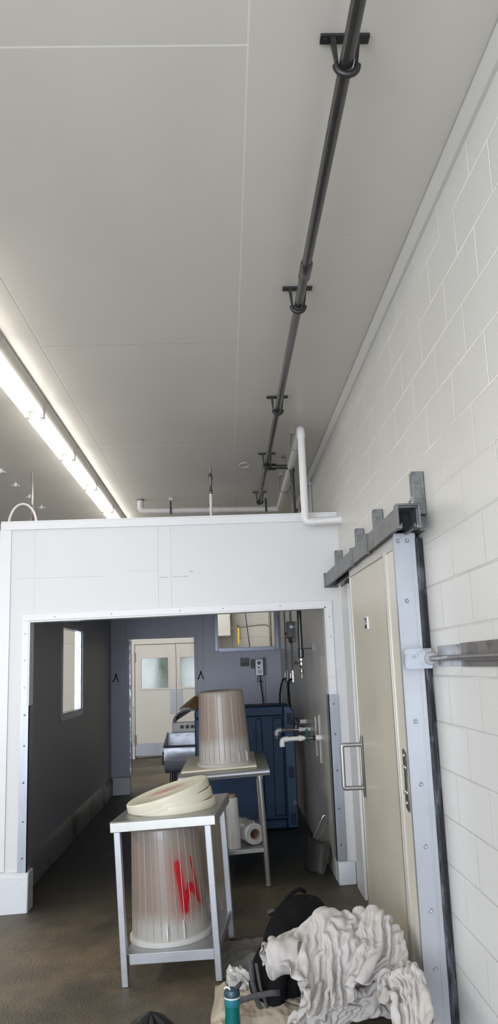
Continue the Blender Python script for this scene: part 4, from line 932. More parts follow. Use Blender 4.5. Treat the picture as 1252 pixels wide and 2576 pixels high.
# ------------------------------------------------------------------ grey sheet, canvas and clear bag on the floor
def drape(name, m, fn, nu, nv, label, cat, loc=(0, 0, 0), solid=.003):
    v = thing(name, loc, label, cat)
    bm = B(); G = [[bm.verts.new(fn(i/nu, j/nv)) for j in range(nv+1)] for i in range(nu+1)]
    for a, b in zip(G, G[1:]):
        for i in range(nv): bm.faces.new((a[i], a[i+1], b[i+1], b[i]))
    o = obj('sheet', bm, m, v)
    return v
def f_grey(u_, w_):
    x = -.085+.36*u_; y = 4.55+.55*w_
    n_ = noise.fractal(Vector((x*5, y*4, 1)), 1, 2, 4)
    e = min(u_, 1-u_, w_, 1-w_)*5
    return (x+.02*n_, y, S*x+.004+max(0, min(1, e))*(.035+.05*abs(n_)))
drape('grey_sheet', 'grey_sheet', f_grey, 50, 50, 'dull grey plastic sheet crumpled on the floor beside the near table leg', 'sheet', (.05, 4.8, 0))
def f_canvas(u_, w_):
    x = -.105+.50*u_+.03*(1-w_)*0; y = 3.87+.60*w_
    n_ = noise.fractal(Vector((x*4, y*3, 7)), 1, 2, 5); r_ = abs(noise.noise(Vector((x*3+y*5, y*2.2, 3))))
    e = max(0, min(1, min(u_*9, (1-w_)*12)))
    e = e*e*(3-2*e)
    return (x+.03*noise.noise(Vector((y*3, 0, 0)))*(1-e)-.02*(1-w_), y, S*x+.003+e*min(1, w_*8)*(.045+.045*n_-.04*(r_ < .07)*(1-r_/.07)))
drape('beige_canvas', 'canvas', f_canvas, 90, 140, 'beige canvas cloth lying in low folds on the floor behind the bottle', 'cloth', (.1, 3.9, 0))
def f_bag(u_, w_):
    a = 2*PI*w_; L_ = u_
    x = -.045+.17*L_; y = 4.34-.08*L_; z = .068-.045*L_
    r_ = .052*(.65+.5*math.sin(PI*min(1, L_*1.1))+.25*math.sin(L_*17)*.5)
    k_ = 1+.32*math.sin(5*a+L_*9)+.18*math.sin(11*a-L_*14)+.3*noise.noise(Vector((math.cos(a)*2, math.sin(a)*2, L_*8)))
    return (x+.4*r_*k_*math.sin(a*2+L_*6)*.3, y+r_*k_*math.cos(a), z+S*x+r_*k_*math.sin(a)*.8+.02)
drape('clear_bag', 'poly', f_bag, 44, 60, 'twisted clear plastic bag lying on the beige canvas', 'plastic bag', (0, 4.35, .1))

# ------------------------------------------------------------------ cotton heap: folded cloth surfaces, vertex grids in fifths of a millimetre,
# each entry the step from the vertex before it
def folded_cloth(name, n, steps, m, parent, thick=.004):
    c = [0, 0, 0]; bm = B(); vs = []
    for i in range(0, len(steps), 3):
        for x in range(3): c[x] += steps[i+x]
        vs.append(bm.verts.new((c[0]/5000, c[1]/5000, c[2]/5000)))
    for i in range(n):
        for j in range(n): bm.faces.new((vs[i*(n+1)+j], vs[(i+1)*(n+1)+j], vs[(i+1)*(n+1)+j+1], vs[i*(n+1)+j+1]))
    o = obj(name, bm, m, parent)
    for p in o.data.polygons: p.use_smooth = True
    s = o.modifiers.new('thickness', 'SOLIDIFY'); s.thickness = thick; s.offset = 0
    s = o.modifiers.new('smooth', 'SUBSURF'); s.levels = 1; s.render_levels = 2
    return o
UPPER_CLOTH = (60, [1341,16484,1452,-43,58,20,8,43,78,77,12,29,13,29,64,-1,59,43,-71,54,-3,-28,30,58,-3,44,56,0,53,63,83,35,25,17,56,47,-28,52,30,-80,23,-24,-37,50,-59,-57,44,5,-49,54,1,-57,52,13,-23,27,71,44,31,67,-39,39,48,-69,45,-4,-56,54,16,-21,66,-52,-63,
45,11,3,49,73,-20,51,39,-41,70,-11,1,61,-66,40,77,-15,-51,56,5,-78,15,36,-56,41,43,-25,70,-40,-33,66,32,15,36,85,-46,65,17,-15,48,-73,44,54,-52,-27,44,-64,-45,56,-40,-18,63,-35,4,61,-48,-9,66,-44,3,85,13,6,56,-48,38,-23,-77,30,27,-67,41,44,
-58,70,21,-52,-77,38,27,-28,56,-32,-11,74,20,11,78,-7,47,-8,-80,-40,53,-40,-15,75,45,17,77,-10,41,32,-71,76,-50,-12,69,1,-24,609,-2720,85,-20,53,-55,-46,63,21,4,32,83,63,29,37,40,43,45,-19,31,61,-57,58,35,23,10,67,-61,60,-17,-12,54,62,79,47,
8,23,56,44,-44,36,40,-80,36,12,-63,46,6,-51,46,8,-20,64,-59,-59,48,8,-29,23,68,45,41,65,-36,32,54,-60,52,19,-52,54,0,-33,59,-59,-43,63,-3,11,35,80,-15,56,44,-71,50,-7,-20,70,-45,39,76,5,-53,54,-11,-59,9,71,-57,53,2,16,67,-61,-29,70,25,12,51,
84,-76,56,-3,-24,60,-47,18,51,-75,-7,51,-60,-29,62,-34,33,43,-45,22,34,-73,-14,71,-34,-11,82,28,37,-17,-64,33,-12,-80,33,12,-67,60,73,-23,-33,69,-25,-73,43,14,21,42,-57,0,79,47,-12,64,-38,29,6,-87,-20,73,-26,12,57,72,8,67,-26,49,10,-80,80,
-12,-23,680,-2767,69,-63,47,14,-9,69,-51,-55,58,16,-1,40,69,14,31,65,76,34,23,7,26,73,5,27,71,-56,44,32,-59,53,-29,-4,66,18,79,45,18,-39,50,39,-17,46,64,-63,41,25,-62,39,30,-54,47,3,-19,65,-61,-64,40,3,-29,41,57,48,24,74,-28,41,53,-53,56,6,
-33,45,-66,-42,75,-16,-41,58,31,-29,55,40,1,21,90,-81,22,18,-19,79,-6,39,71,-35,-43,66,-12,-56,18,70,-21,62,-19,22,66,-51,-40,73,3,-22,62,75,-58,74,-13,-36,58,-41,-7,52,-72,53,15,-63,27,39,-55,11,48,-48,11,40,-64,-17,88,14,-2,52,-52,65,-61,
-42,29,-9,-78,-50,78,15,-12,77,-16,18,74,-18,36,-11,-80,-31,52,-47,12,74,41,20,67,-42,-8,22,-85,6,59,67,2,73,17,5,63,-42,21,25,-84,737,-2811,-14,-2,24,82,-59,56,24,-12,73,-52,-36,64,13,-25,47,50,3,28,69,16,36,71,78,14,41,3,31,68,-57,46,-34,
-56,58,-29,-13,59,48,62,60,24,-39,39,40,-26,50,52,-39,37,58,-45,32,45,-61,42,-2,-30,55,-63,-55,59,-2,-26,40,56,45,23,73,-34,50,45,-37,43,-63,-35,67,4,-37,72,14,-34,62,21,-41,42,49,-44,15,84,-44,24,52,-22,78,-21,14,75,-33,-48,56,31,-53,38,29,
41,53,-42,4,65,-59,-47,58,-21,-35,76,7,-25,88,34,-34,62,-38,-27,39,-68,50,30,-58,-23,47,-56,81,6,-29,37,30,-66,-15,89,-11,36,7,-65,57,-59,-57,-51,72,14,-44,64,8,33,74,-29,-29,44,-51,53,-1,-72,-10,17,-69,7,60,-37,37,69,-28,-17,69,8,24,49,66,
5,76,-12,-21,67,-23,636,-2788,-103,81,15,28,6,20,85,-54,59,30,-1,68,-31,-28,72,14,-42,54,27,-15,37,59,24,27,69,86,-3,41,-20,50,52,-32,47,-63,-74,48,-18,-39,51,50,-31,54,38,-22,56,41,-4,60,43,21,34,80,-58,32,0,-35,35,52,-11,59,-71,-60,58,1,
-17,48,51,30,32,69,-52,33,39,-73,7,26,-31,68,8,9,85,-3,-19,63,28,-57,50,35,-30,7,84,-34,52,20,-29,66,-7,-36,59,17,-42,67,12,-27,69,-29,55,58,-46,-20,56,-55,-8,68,-34,-54,31,-49,-5,80,-22,-29,72,35,-34,61,-30,4,46,-69,37,28,-63,90,-16,-15,37,
8,-75,25,82,-36,39,-27,-62,-43,62,-7,-28,57,-6,27,-6,-77,-23,89,23,-3,55,-45,41,-33,-81,12,35,-63,-17,69,46,46,48,-49,-9,71,-40,9,73,-10,7,50,74,562,-2699,-168,22,29,65,76,4,33,10,9,86,-33,49,43,-31,66,23,-2,82,-46,-46,62,15,-12,46,53,79,0,
36,22,29,81,-50,55,31,-26,53,-69,-65,43,-1,-33,54,51,-12,39,49,-19,73,28,-35,43,38,-11,57,51,-2,-15,81,-57,49,7,0,65,-64,-49,65,-3,-30,51,41,-35,44,56,-27,8,69,-34,-13,73,-35,66,18,-27,58,28,-24,56,25,-4,86,-16,-54,40,-18,-28,58,-5,-37,68,
11,-15,53,73,-38,67,23,-37,72,-23,-27,64,-45,-17,74,-42,32,39,-67,26,34,-65,-30,57,-37,-21,74,48,-23,69,-26,8,49,-68,45,17,-65,91,-38,-14,57,8,-60,33,42,-68,-61,74,8,-27,65,-25,49,-46,-63,-8,56,-62,-17,78,33,28,0,-68,21,23,-85,-22,72,59,-1,
71,-12,51,14,-79,12,65,-41,-32,70,-14,606,-2686,-78,-40,70,16,19,21,68,74,-3,37,17,17,86,-28,45,54,-29,67,13,-10,72,-56,-41,68,3,-19,47,54,73,9,41,9,29,84,-60,51,21,-36,57,-61,-24,12,78,-26,24,66,-33,53,41,-8,74,-20,-15,85,25,-46,36,35,-18,
11,86,-52,32,0,-8,74,-14,-13,76,-30,-30,-1,71,-22,32,66,-37,5,71,-32,63,25,-35,58,25,-28,63,19,-14,33,-87,-41,78,3,-30,61,8,-27,64,25,-48,65,18,-10,53,79,-42,78,-6,-39,73,-15,-24,75,-33,-10,59,-53,6,46,-67,54,0,-74,-25,58,-39,1,69,42,-22,76,
-22,20,47,-72,53,3,-63,93,-26,-25,61,15,-54,-36,65,-33,-52,79,-8,21,-15,-72,36,-10,-76,-20,79,28,-6,70,-37,56,-43,-64,-35,64,-47,9,65,67,-14,70,-12,6,63,-47,35,20,-76,622,-2659,-86,-50,65,-11,-33,59,47,9,14,69,80,7,40,19,18,84,-22,45,55,-44,
66,8,2,73,-58,-42,68,0,-32,46,50,69,22,45,-5,15,87,-56,57,11,-62,56,-31,27,-4,86,-14,19,74,-47,50,39,-38,59,29,-5,88,-31,-35,54,23,-49,2,78,-41,51,27,35,49,-54,-48,67,26,-1,-4,89,-33,32,53,-48,65,-34,-33,59,19,-15,57,75,-70,56,-5,13,57,-69,
-32,58,20,-47,28,67,-15,74,-29,-34,69,-10,-45,65,-9,-14,70,55,-26,74,-13,-4,53,-50,-10,66,-39,-9,53,-69,46,-8,-68,-21,49,-47,16,69,54,-10,83,-20,26,42,-69,47,12,-74,93,-12,-28,20,38,-66,-49,78,8,26,-50,-65,32,-7,-76,-20,65,-38,-25,71,55,0,
42,-63,48,-20,-78,-18,72,-24,1,70,63,-2,74,-2,32,25,-80,584,-2648,-42,10,49,-72,-46,76,3,-33,46,60,6,24,66,80,4,32,20,26,83,-27,43,60,-29,77,-4,-6,71,-56,-56,62,1,-34,45,48,58,13,63,-15,31,79,-63,64,-24,-52,31,30,53,-4,76,-13,22,76,-44,43,
49,-50,60,19,-3,86,-24,-49,42,32,-46,19,69,41,60,-57,-36,72,-10,-56,32,55,2,-4,89,-33,66,-33,-42,61,-3,-41,52,30,-34,34,88,-43,62,4,17,69,-47,-51,54,8,-32,42,75,-35,73,-2,-2,46,-82,-43,57,-27,0,72,41,-16,38,-77,-5,56,-37,-5,78,30,-30,55,-50,
47,-14,-77,10,59,-46,12,82,55,4,73,-31,1,48,-58,24,-1,-73,53,52,-53,28,53,-33,6,-20,-62,60,-53,-50,-8,54,-56,-29,67,58,-16,57,-45,54,-27,-67,2,34,-68,-36,72,-13,22,61,71,-14,67,13,622,-2661,-101,-20,65,-14,7,72,-57,-61,65,5,-31,43,58,15,23,
70,66,17,43,23,25,76,-16,44,58,-38,72,-9,-14,66,-61,-53,62,-2,-31,43,53,54,8,63,-27,26,75,-60,65,-23,-52,27,48,59,10,63,0,23,89,-52,31,53,-35,61,29,-19,82,-4,-60,-15,72,-35,64,-9,45,68,-62,-38,67,14,-23,7,93,-41,47,26,-20,72,-50,-41,57,20,
-21,28,83,-57,47,38,-44,58,9,13,60,-69,-44,67,-2,-23,54,69,-43,65,-14,5,39,-85,-17,65,-36,-35,73,50,29,13,-87,-10,58,-42,-30,74,49,7,46,-74,51,-21,-66,2,69,-34,17,91,25,3,69,-36,27,-48,-66,29,28,-79,27,88,10,-1,48,-55,60,-34,-53,22,5,-81,
-27,79,26,-40,68,11,35,-18,-68,33,16,-80,-20,43,-62,-25,84,5,26,40,79,622,-2625,-90,-42,51,36,-33,64,-10,0,74,-56,-41,65,0,-31,46,50,10,33,68,60,16,52,29,30,70,-18,48,54,-49,62,-5,-7,68,-67,-56,57,0,-22,37,66,22,13,76,-15,32,63,-71,56,-3,
-36,30,52,71,14,64,-11,18,78,-25,26,63,-42,42,40,-56,39,41,-57,58,12,34,61,-47,10,61,-60,-57,47,26,-14,20,91,-44,50,28,-17,71,-48,-48,52,20,-15,25,86,-46,52,33,-44,66,-6,-2,54,-76,-47,68,-9,-15,45,69,-28,67,-25,21,40,-83,-35,70,53,-17,60,
-38,34,19,-82,-18,79,33,-8,60,-46,48,-30,-78,20,39,-66,-4,64,-38,14,89,17,7,36,-60,51,-58,-60,9,49,-60,16,93,26,1,55,-53,58,-32,-58,-7,40,-72,-37,69,49,-31,60,-35,13,17,-87,62,-32,-42,-10,58,-51,-18,78,14,602,-2592,-75,8,28,81,-38,44,45,-50,
65,-1,11,73,-55,-25,68,-3,-30,57,39,3,38,66,30,32,78,61,10,48,-33,52,45,-48,61,-11,-16,51,-61,-15,14,88,-30,78,-1,-40,41,45,7,9,88,-76,56,-24,-30,21,65,26,35,66,7,21,82,-3,34,72,-32,21,63,-69,46,29,-33,68,-14,50,44,-58,-28,68,-50,-52,43,36,
2,15,90,-50,50,29,-20,67,-56,-45,53,20,-11,31,78,-36,65,25,-60,61,-6,10,46,-81,-41,55,-12,-8,53,66,-36,65,-21,23,45,-79,-14,65,49,-11,61,-39,35,27,-70,-27,74,22,22,9,-71,47,15,-78,11,21,-69,-3,61,-44,2,89,35,26,14,-76,55,-46,-66,-4,58,-55,
10,85,35,3,60,-44,47,-28,-73,-29,52,-50,-29,76,41,-32,55,-37,39,-4,-69,54,-13,-66,-15,68,-33,491,-2511,-88,59,20,54,15,11,82,-33,36,53,-53,62,4,15,69,-48,-12,76,9,-28,68,13,-4,46,55,21,29,80,42,28,56,-37,61,13,-43,68,-30,28,-30,75,-44,40,48,
-30,83,-36,-53,47,39,-26,19,81,-55,53,-1,-35,35,53,-11,29,67,-12,27,74,51,21,73,-17,16,70,-67,44,32,-24,67,-43,52,45,-66,-33,67,-21,-49,46,36,-1,17,92,-52,45,23,-11,65,-62,-63,48,-1,-40,60,21,-1,35,85,-42,69,-9,16,39,-81,-32,58,-14,-25,58,
70,-18,61,-34,19,10,-81,1,82,45,3,71,-22,3,66,-26,-13,48,-55,0,31,-68,31,8,-79,55,-33,-51,5,86,-16,20,69,-17,4,16,-82,51,-54,-58,8,65,-35,-5,85,40,-20,49,-46,45,2,-79,-23,55,-44,-33,78,37,-14,51,-54,76,-47,-42,20,12,-74,481,-2447,-115,-41,
47,38,19,9,82,58,12,55,-37,14,63,-57,54,6,-7,81,1,36,64,-35,-2,73,-2,-17,61,37,-2,47,55,17,49,68,-44,51,-59,-28,19,71,32,-8,83,-46,30,46,-21,86,-8,-53,54,20,-46,44,42,-45,38,41,-25,46,54,-36,36,57,7,25,77,45,6,64,-24,16,79,-62,68,9,16,54,
-59,30,48,-62,-50,57,-9,-48,39,47,-2,16,86,-50,44,21,-14,59,-63,-39,60,-15,-49,59,20,7,31,86,-47,59,-13,25,34,-83,-26,74,23,-25,73,21,32,-27,-83,-17,58,-40,16,79,25,5,76,-29,-13,62,-35,-19,63,-36,25,25,-65,62,-66,-31,18,6,-82,12,59,-34,5,89,
-6,47,-18,-75,27,23,-62,-22,63,-33,-16,73,41,-23,59,-40,46,10,-79,-16,78,-10,-53,73,7,16,5,-86,76,-25,-38,504,-2515,-91,-27,80,-25,-37,57,27,12,26,72,39,-11,77,-32,12,65,-42,57,34,22,75,-20,35,63,-42,1,75,1,-7,67,19,-15,69,25,-35,65,19,-45,
31,48,-19,9,76,23,-9,83,-46,21,57,-17,84,-10,-47,56,27,-41,45,39,-31,-14,78,-27,45,55,-10,88,-11,-15,38,61,32,-4,82,-39,21,69,-54,61,-10,48,54,-57,-6,57,-55,-50,64,-5,-51,39,43,2,9,88,-68,40,14,-50,55,-7,30,38,-80,-22,68,15,-23,33,83,-27,73,
-23,28,59,-60,-33,59,52,-8,38,-63,25,-26,-85,3,65,-33,-15,61,-39,6,74,-29,6,79,35,-8,72,-36,32,-4,-63,60,-60,-30,17,7,-79,-3,69,-35,-8,81,8,25,37,-70,53,-9,-65,-38,52,-41,-11,75,43,-30,61,-25,17,72,-22,-4,65,-36,-23,37,-61,8,0,-90,611,-2578,
-81,-50,30,44,-24,76,1,4,85,-2,-50,14,48,2,15,82,42,-24,69,-16,59,42,-17,71,-13,11,77,-7,38,71,-8,-2,76,12,-25,72,8,-47,50,31,-46,38,45,-26,16,71,21,-18,87,-44,15,60,-55,52,32,-9,84,-17,-47,48,34,5,-18,92,-27,52,44,-5,90,-19,-20,42,55,11,-7,
93,-61,36,44,-41,67,-26,51,50,-51,-11,65,-46,-53,57,-2,-45,30,43,-30,17,81,-56,42,32,17,48,-62,18,57,-61,-40,46,30,-28,30,86,-24,66,-24,39,61,-38,-3,48,-41,-6,14,-74,-15,65,0,30,10,-83,4,52,-51,0,74,-4,-6,80,40,10,50,-66,49,-15,-52,48,-54,
-52,9,41,-68,-19,85,28,-1,64,-34,-2,35,-78,54,-25,-62,-32,53,-40,-17,69,27,9,68,-32,-3,78,-36,-15,60,-34,-13,40,-58,518,-2581,-185,42,25,66,2,24,85,-33,60,39,-25,81,-41,-30,38,56,61,-42,63,10,29,73,-44,53,41,-28,64,21,-14,70,-1,6,79,5,37,72,
0,-11,77,3,-42,58,23,-47,43,47,-33,14,68,16,-25,89,-43,7,65,-53,57,27,-12,87,-42,-20,31,63,17,-6,91,-35,62,34,-4,87,-26,-41,44,40,1,3,91,-64,32,41,-21,70,-35,37,61,-52,-12,64,-35,-55,49,10,-47,33,47,-32,-4,86,-25,71,-15,53,19,-73,-22,65,-15,
-27,25,85,-25,63,-24,24,-3,-86,4,55,-48,10,56,-36,-21,75,26,-14,63,-36,40,5,-81,10,59,-41,-9,65,54,-2,78,-34,41,-56,-49,49,7,-60,25,20,-75,-26,38,-65,-15,69,-34,2,79,37,-10,37,-65,48,-8,-71,-37,30,-58,-32,53,-42,-2,67,-36,1,76,-33,29,70,37,
441,-2498,-229,10,26,66,66,0,52,14,18,84,-30,53,37,-47,74,-47,-17,10,80,70,10,51,3,25,73,-31,47,54,-35,54,33,-44,62,24,-14,75,3,50,69,-1,1,85,-6,-36,62,30,-55,47,39,-34,13,69,24,-47,83,-49,42,52,-23,88,-22,-27,67,19,31,-25,84,-22,31,70,-49,
58,30,-7,84,-38,-52,48,22,-19,22,82,-43,32,56,-19,68,-41,46,59,-51,-25,64,-29,-55,32,47,-34,-1,82,-43,69,11,59,10,-55,6,55,-63,-32,46,70,-31,76,-12,38,-35,-80,5,36,-65,8,60,-39,-18,71,-16,-20,78,37,-19,60,-41,58,-22,-71,1,69,-28,-10,77,45,
-8,32,-68,65,-10,-55,-40,32,-62,54,14,-55,22,19,-74,-19,66,-32,-11,81,40,-40,32,-52,30,18,-67,8,19,-80,-7,35,-66,-7,52,-49,-17,77,-11,498,-2471,-155,-27,71,27,-8,28,65,49,14,63,32,19,79,-49,47,32,-61,70,-35,4,17,86,71,14,48,8,28,69,-25,36,
63,-38,44,47,-50,58,30,-21,65,19,28,79,-9,16,80,9,-27,68,8,-52,34,58,-7,-15,82,-14,-8,65,-17,79,-28,-26,75,-2,-34,35,55,22,3,81,-21,30,74,-71,28,26,-1,85,-29,-26,74,20,-27,-4,89,-51,56,22,-14,72,-36,52,38,-64,-37,56,23,-46,6,80,-53,49,34,14,
60,-57,58,-12,-69,-28,70,-19,-35,49,71,-1,46,-65,45,-11,-75,8,58,-44,-3,64,-38,-22,60,-30,-34,69,57,13,44,-59,66,-6,-70,-20,70,-26,-28,85,33,-28,23,-62,1,29,-76,27,21,-69,80,-13,-20,24,24,-76,-24,62,-41,-34,76,17,-24,63,-36,-30,20,-63,56,15,
-60,26,17,-77,-14,76,-25,464,-2522,-102,15,81,-28,-19,70,32,-22,59,36,6,25,73,17,38,73,-47,55,-45,-35,38,55,8,18,86,65,24,47,5,24,66,-9,20,80,-37,32,55,-41,45,43,-37,66,19,-4,86,14,53,68,-32,-24,61,39,-29,-41,83,-15,13,78,0,75,-44,-29,81,9,
-32,61,35,-36,53,39,-34,32,61,-9,-23,90,-56,38,35,33,85,-38,-32,62,31,-45,10,75,-40,63,5,51,49,-65,-11,74,-23,-62,24,55,-43,16,72,2,73,-39,57,-14,-63,-5,63,-51,-39,49,64,-10,58,-45,39,-14,-75,-10,66,-29,-22,70,-16,30,25,-80,-37,75,-4,-15,73,
26,48,4,-67,36,30,-71,-44,49,-39,-27,82,9,-36,51,-44,12,28,-78,76,-14,-17,42,21,-63,23,14,-79,-38,40,-48,-32,56,-39,-33,81,33,-5,51,-54,67,-25,-54,23,22,-71,460,-2517,-94,-18,63,27,-10,68,27,10,84,-39,-3,61,33,-19,59,40,-20,63,37,-49,44,25,
-29,30,57,5,25,77,4,23,62,54,22,58,3,13,85,-17,11,70,-39,44,44,-32,60,36,9,79,-12,40,86,-12,-45,38,48,-7,-25,95,-79,17,30,-18,70,0,40,83,10,-25,69,26,-35,53,38,-50,21,56,-16,-56,74,-36,64,22,21,87,5,-17,71,10,-63,17,70,-30,60,-28,64,45,-55,
-33,64,27,-56,13,74,-7,74,-37,57,-5,-59,-15,57,-41,-42,44,58,10,53,-58,39,5,-72,7,46,-56,-38,80,11,6,47,-55,-1,29,-82,-19,77,47,-27,70,-19,7,37,-71,58,2,-72,-31,26,-57,-27,83,21,-37,64,-29,13,17,-76,33,19,-61,67,9,-46,25,12,-77,-22,38,-57,
-29,71,19,-42,75,11,-5,20,-72,77,-16,-35,469,-2528,-220,17,39,74,-3,45,58,-29,57,30,-12,66,34,-11,54,39,-23,64,32,-1,83,-26,-34,59,35,-24,56,45,-14,32,68,-14,26,60,9,23,76,59,-15,64,-8,6,81,-26,36,61,-35,59,30,15,82,-11,-3,84,23,-39,46,41,
-42,-40,78,-63,24,41,49,70,-1,-11,82,24,-12,73,23,-44,48,43,-37,-48,73,-54,11,59,-28,68,18,37,85,-5,-19,78,14,-70,54,0,78,11,-40,-12,72,9,-54,13,72,-19,71,-19,59,5,-77,0,59,-48,-54,43,62,5,44,-56,41,20,-75,11,42,-58,-15,52,-46,-4,63,-36,0,
36,-71,-35,57,-32,-13,81,13,-24,80,13,-9,29,-70,44,5,-71,-14,17,-63,-23,77,7,-34,74,-20,8,31,-77,28,21,-65,78,-6,-33,16,15,-80,-24,55,-42,-28,74,47,-54,53,-30,16,8,-84,504,-2539,-262,-10,38,63,18,40,70,26,32,60,-1,46,54,-2,55,38,-27,33,61,
-45,45,22,-22,62,25,18,80,-1,-7,68,44,-43,53,42,-15,37,61,-3,11,73,44,-14,67,13,9,89,-15,18,73,-61,45,39,2,78,7,15,89,13,-50,39,49,-55,-50,67,-48,40,43,-13,72,21,8,79,21,22,76,20,-43,33,49,-36,-52,65,-58,43,51,-28,68,13,-15,74,15,-7,92,-5,
72,21,-53,23,66,-20,-52,37,70,-29,64,-3,55,10,-70,17,41,-67,-51,61,37,-41,72,-16,47,11,-72,8,42,-66,-1,45,-57,-2,63,-32,-18,48,-48,-3,44,-68,-5,46,-60,-30,69,-12,-21,84,24,-29,32,-61,60,-20,-64,3,44,-61,-35,84,25,-19,58,-41,0,39,-72,21,9,
-62,81,-5,-33,17,19,-81,-51,50,-35,-26,72,52,-36,48,-43,564,-2589,-304,-46,74,5,-11,58,45,-15,40,71,3,38,65,-19,59,24,48,22,59,-10,17,82,-30,14,65,-36,53,35,-7,65,42,20,79,-1,-16,70,34,-18,55,45,-25,22,70,-13,-10,75,36,18,66,-4,20,79,-7,27,
69,-74,30,11,-10,58,49,-19,-3,68,-52,33,43,-27,60,28,-26,60,27,53,69,1,-1,75,37,-58,30,39,-60,30,48,-54,8,78,-8,72,6,3,83,0,48,45,-52,61,28,-46,-22,76,-14,-40,66,49,-36,56,-31,69,15,-59,-7,43,-66,-46,75,48,-29,57,-37,-1,43,-65,4,42,-70,-23,
54,-30,-16,50,-49,-1,49,-55,36,37,-54,34,29,-70,-36,42,-49,-39,76,42,-3,43,-67,71,-20,-60,-18,44,-63,-11,80,10,-20,68,-37,-26,45,-52,22,5,-73,80,1,-33,4,25,-81,-54,64,-21,-23,65,45,503,-2648,-238,28,70,-37,-4,86,11,-21,68,18,-47,56,41,-19,
58,45,-14,36,65,-6,28,76,55,-20,74,-8,17,64,-18,36,72,-19,54,44,-15,63,34,18,81,13,-8,64,41,-62,42,34,-8,29,67,-2,30,75,25,24,78,-22,-55,62,-23,42,58,-26,46,60,-41,39,43,-28,74,-38,-11,-4,92,-51,34,50,2,65,34,9,70,31,-43,58,29,-39,61,28,-48,
25,75,3,70,-3,17,68,-33,35,50,-63,52,50,-36,-14,71,-18,-59,62,29,-2,58,-41,58,-15,-66,-27,54,-56,-27,79,25,-17,64,-36,-21,58,-43,-9,49,-56,-2,31,-68,4,25,-65,-8,84,-12,-8,47,-57,40,-7,-82,-29,46,-45,-25,80,42,3,33,-73,61,-7,-71,4,26,-71,-20,
56,-47,-19,85,24,-35,59,-39,14,17,-84,79,0,-37,-7,25,-70,-56,68,-17,513,-2676,-125,-17,67,3,-19,75,11,31,79,-6,-11,62,17,-22,76,25,-13,55,44,-37,46,45,-26,12,71,38,5,57,28,15,88,-2,23,76,-32,26,65,-29,47,45,-16,57,44,8,92,-13,-15,53,44,-4,
-19,69,30,48,57,-39,29,54,-45,45,48,-25,46,51,-4,13,87,-32,71,-22,-35,36,60,-14,-38,91,-34,20,65,-39,43,49,-54,63,44,19,89,10,2,88,-7,-33,45,62,14,67,-26,40,31,-71,-31,69,-3,16,77,-15,-10,76,-5,-7,60,-38,10,30,-64,34,2,-85,-33,26,-64,-41,45,
-46,-6,70,-31,20,86,-1,-8,65,-38,10,-4,-91,-19,45,-53,0,89,23,-12,50,-60,19,-5,-86,-21,83,0,-30,71,-9,5,23,-80,66,-11,-50,4,24,-86,-26,54,-46,-23,86,38,-35,56,-37,10,21,-88,77,-4,-38,-11,15,-70,510,-2634,-137,-28,62,26,-29,59,38,-42,38,46,
-14,66,17,45,60,0,2,83,27,-17,69,22,-52,46,40,-27,42,51,-6,16,69,29,20,73,-5,23,83,16,2,69,-14,20,65,-32,43,38,7,84,17,-29,-59,70,-4,35,65,-11,41,61,-21,49,47,10,94,-7,-17,61,43,-28,52,49,-35,47,49,-50,23,52,9,-37,90,-39,42,53,-32,41,54,-28,
65,51,24,98,-33,-17,68,10,-9,63,35,3,57,-39,20,25,-72,1,75,15,3,79,-33,-6,68,-32,-1,57,-46,-15,40,-60,-18,26,-69,1,-15,-91,-6,39,-62,0,66,-38,7,91,1,13,63,-39,-20,3,-85,3,84,16,-11,71,-31,-5,27,-76,-15,30,-70,-15,84,28,-27,61,-35,-9,19,-71,
72,1,-55,12,12,-84,-41,59,-41,-16,79,39,-38,56,-32,8,19,-87,67,-4,-50,512,-2694,-96,6,81,-15,-28,72,22,-51,10,70,-49,42,39,-21,61,13,1,68,20,55,60,9,-2,87,16,-44,28,63,-6,75,6,-16,47,55,8,25,77,-11,19,68,8,22,82,14,-57,63,-24,28,60,-20,81,
26,10,-15,69,-9,25,74,-28,21,63,-38,56,30,-13,76,43,-27,55,48,-25,40,48,-11,84,-22,-37,31,53,16,2,86,-33,41,49,-9,38,61,-15,83,27,-1,76,-28,-3,74,13,-12,72,-20,30,-9,-87,-29,49,-51,-2,67,-34,22,83,6,-1,42,-49,-3,65,-41,-17,68,-43,-66,34,-41,
33,0,-75,24,29,-74,-11,43,-65,0,70,-46,16,47,-45,-13,68,-20,3,89,17,-11,62,-46,-16,14,-85,-24,50,-39,-9,86,17,-44,56,-34,-9,30,-65,28,17,-83,53,-15,-61,-51,52,-37,-6,84,34,-32,64,-20,1,17,-89,503,-2759,-43,70,47,-1,13,80,-16,-44,70,5,-54,48,
42,-30,1,79,-29,51,44,-2,71,20,73,44,-19,1,84,11,-14,58,42,-18,58,42,-14,-20,71,-12,5,80,16,84,24,-30,30,57,10,-3,79,-14,70,28,-33,27,51,-15,24,68,19,-19,84,-19,15,68,-22,44,53,-22,78,34,-22,60,34,-20,56,32,-36,74,-24,-14,38,64,13,-8,88,-11,
40,61,-11,72,20,-9,68,-30,-4,72,17,-8,84,9,-24,53,-48,13,-10,-88,-2,42,-65,-23,41,-53,-11,56,-48,-13,56,-47,-1,66,-44,-2,87,8,-19,69,-12,-29,35,-51,47,18,-56,20,40,-71,25,46,-58,-1,45,-58,-16,61,-37,-3,79,-23,-3,57,-54,-24,42,-46,-21,62,-32,
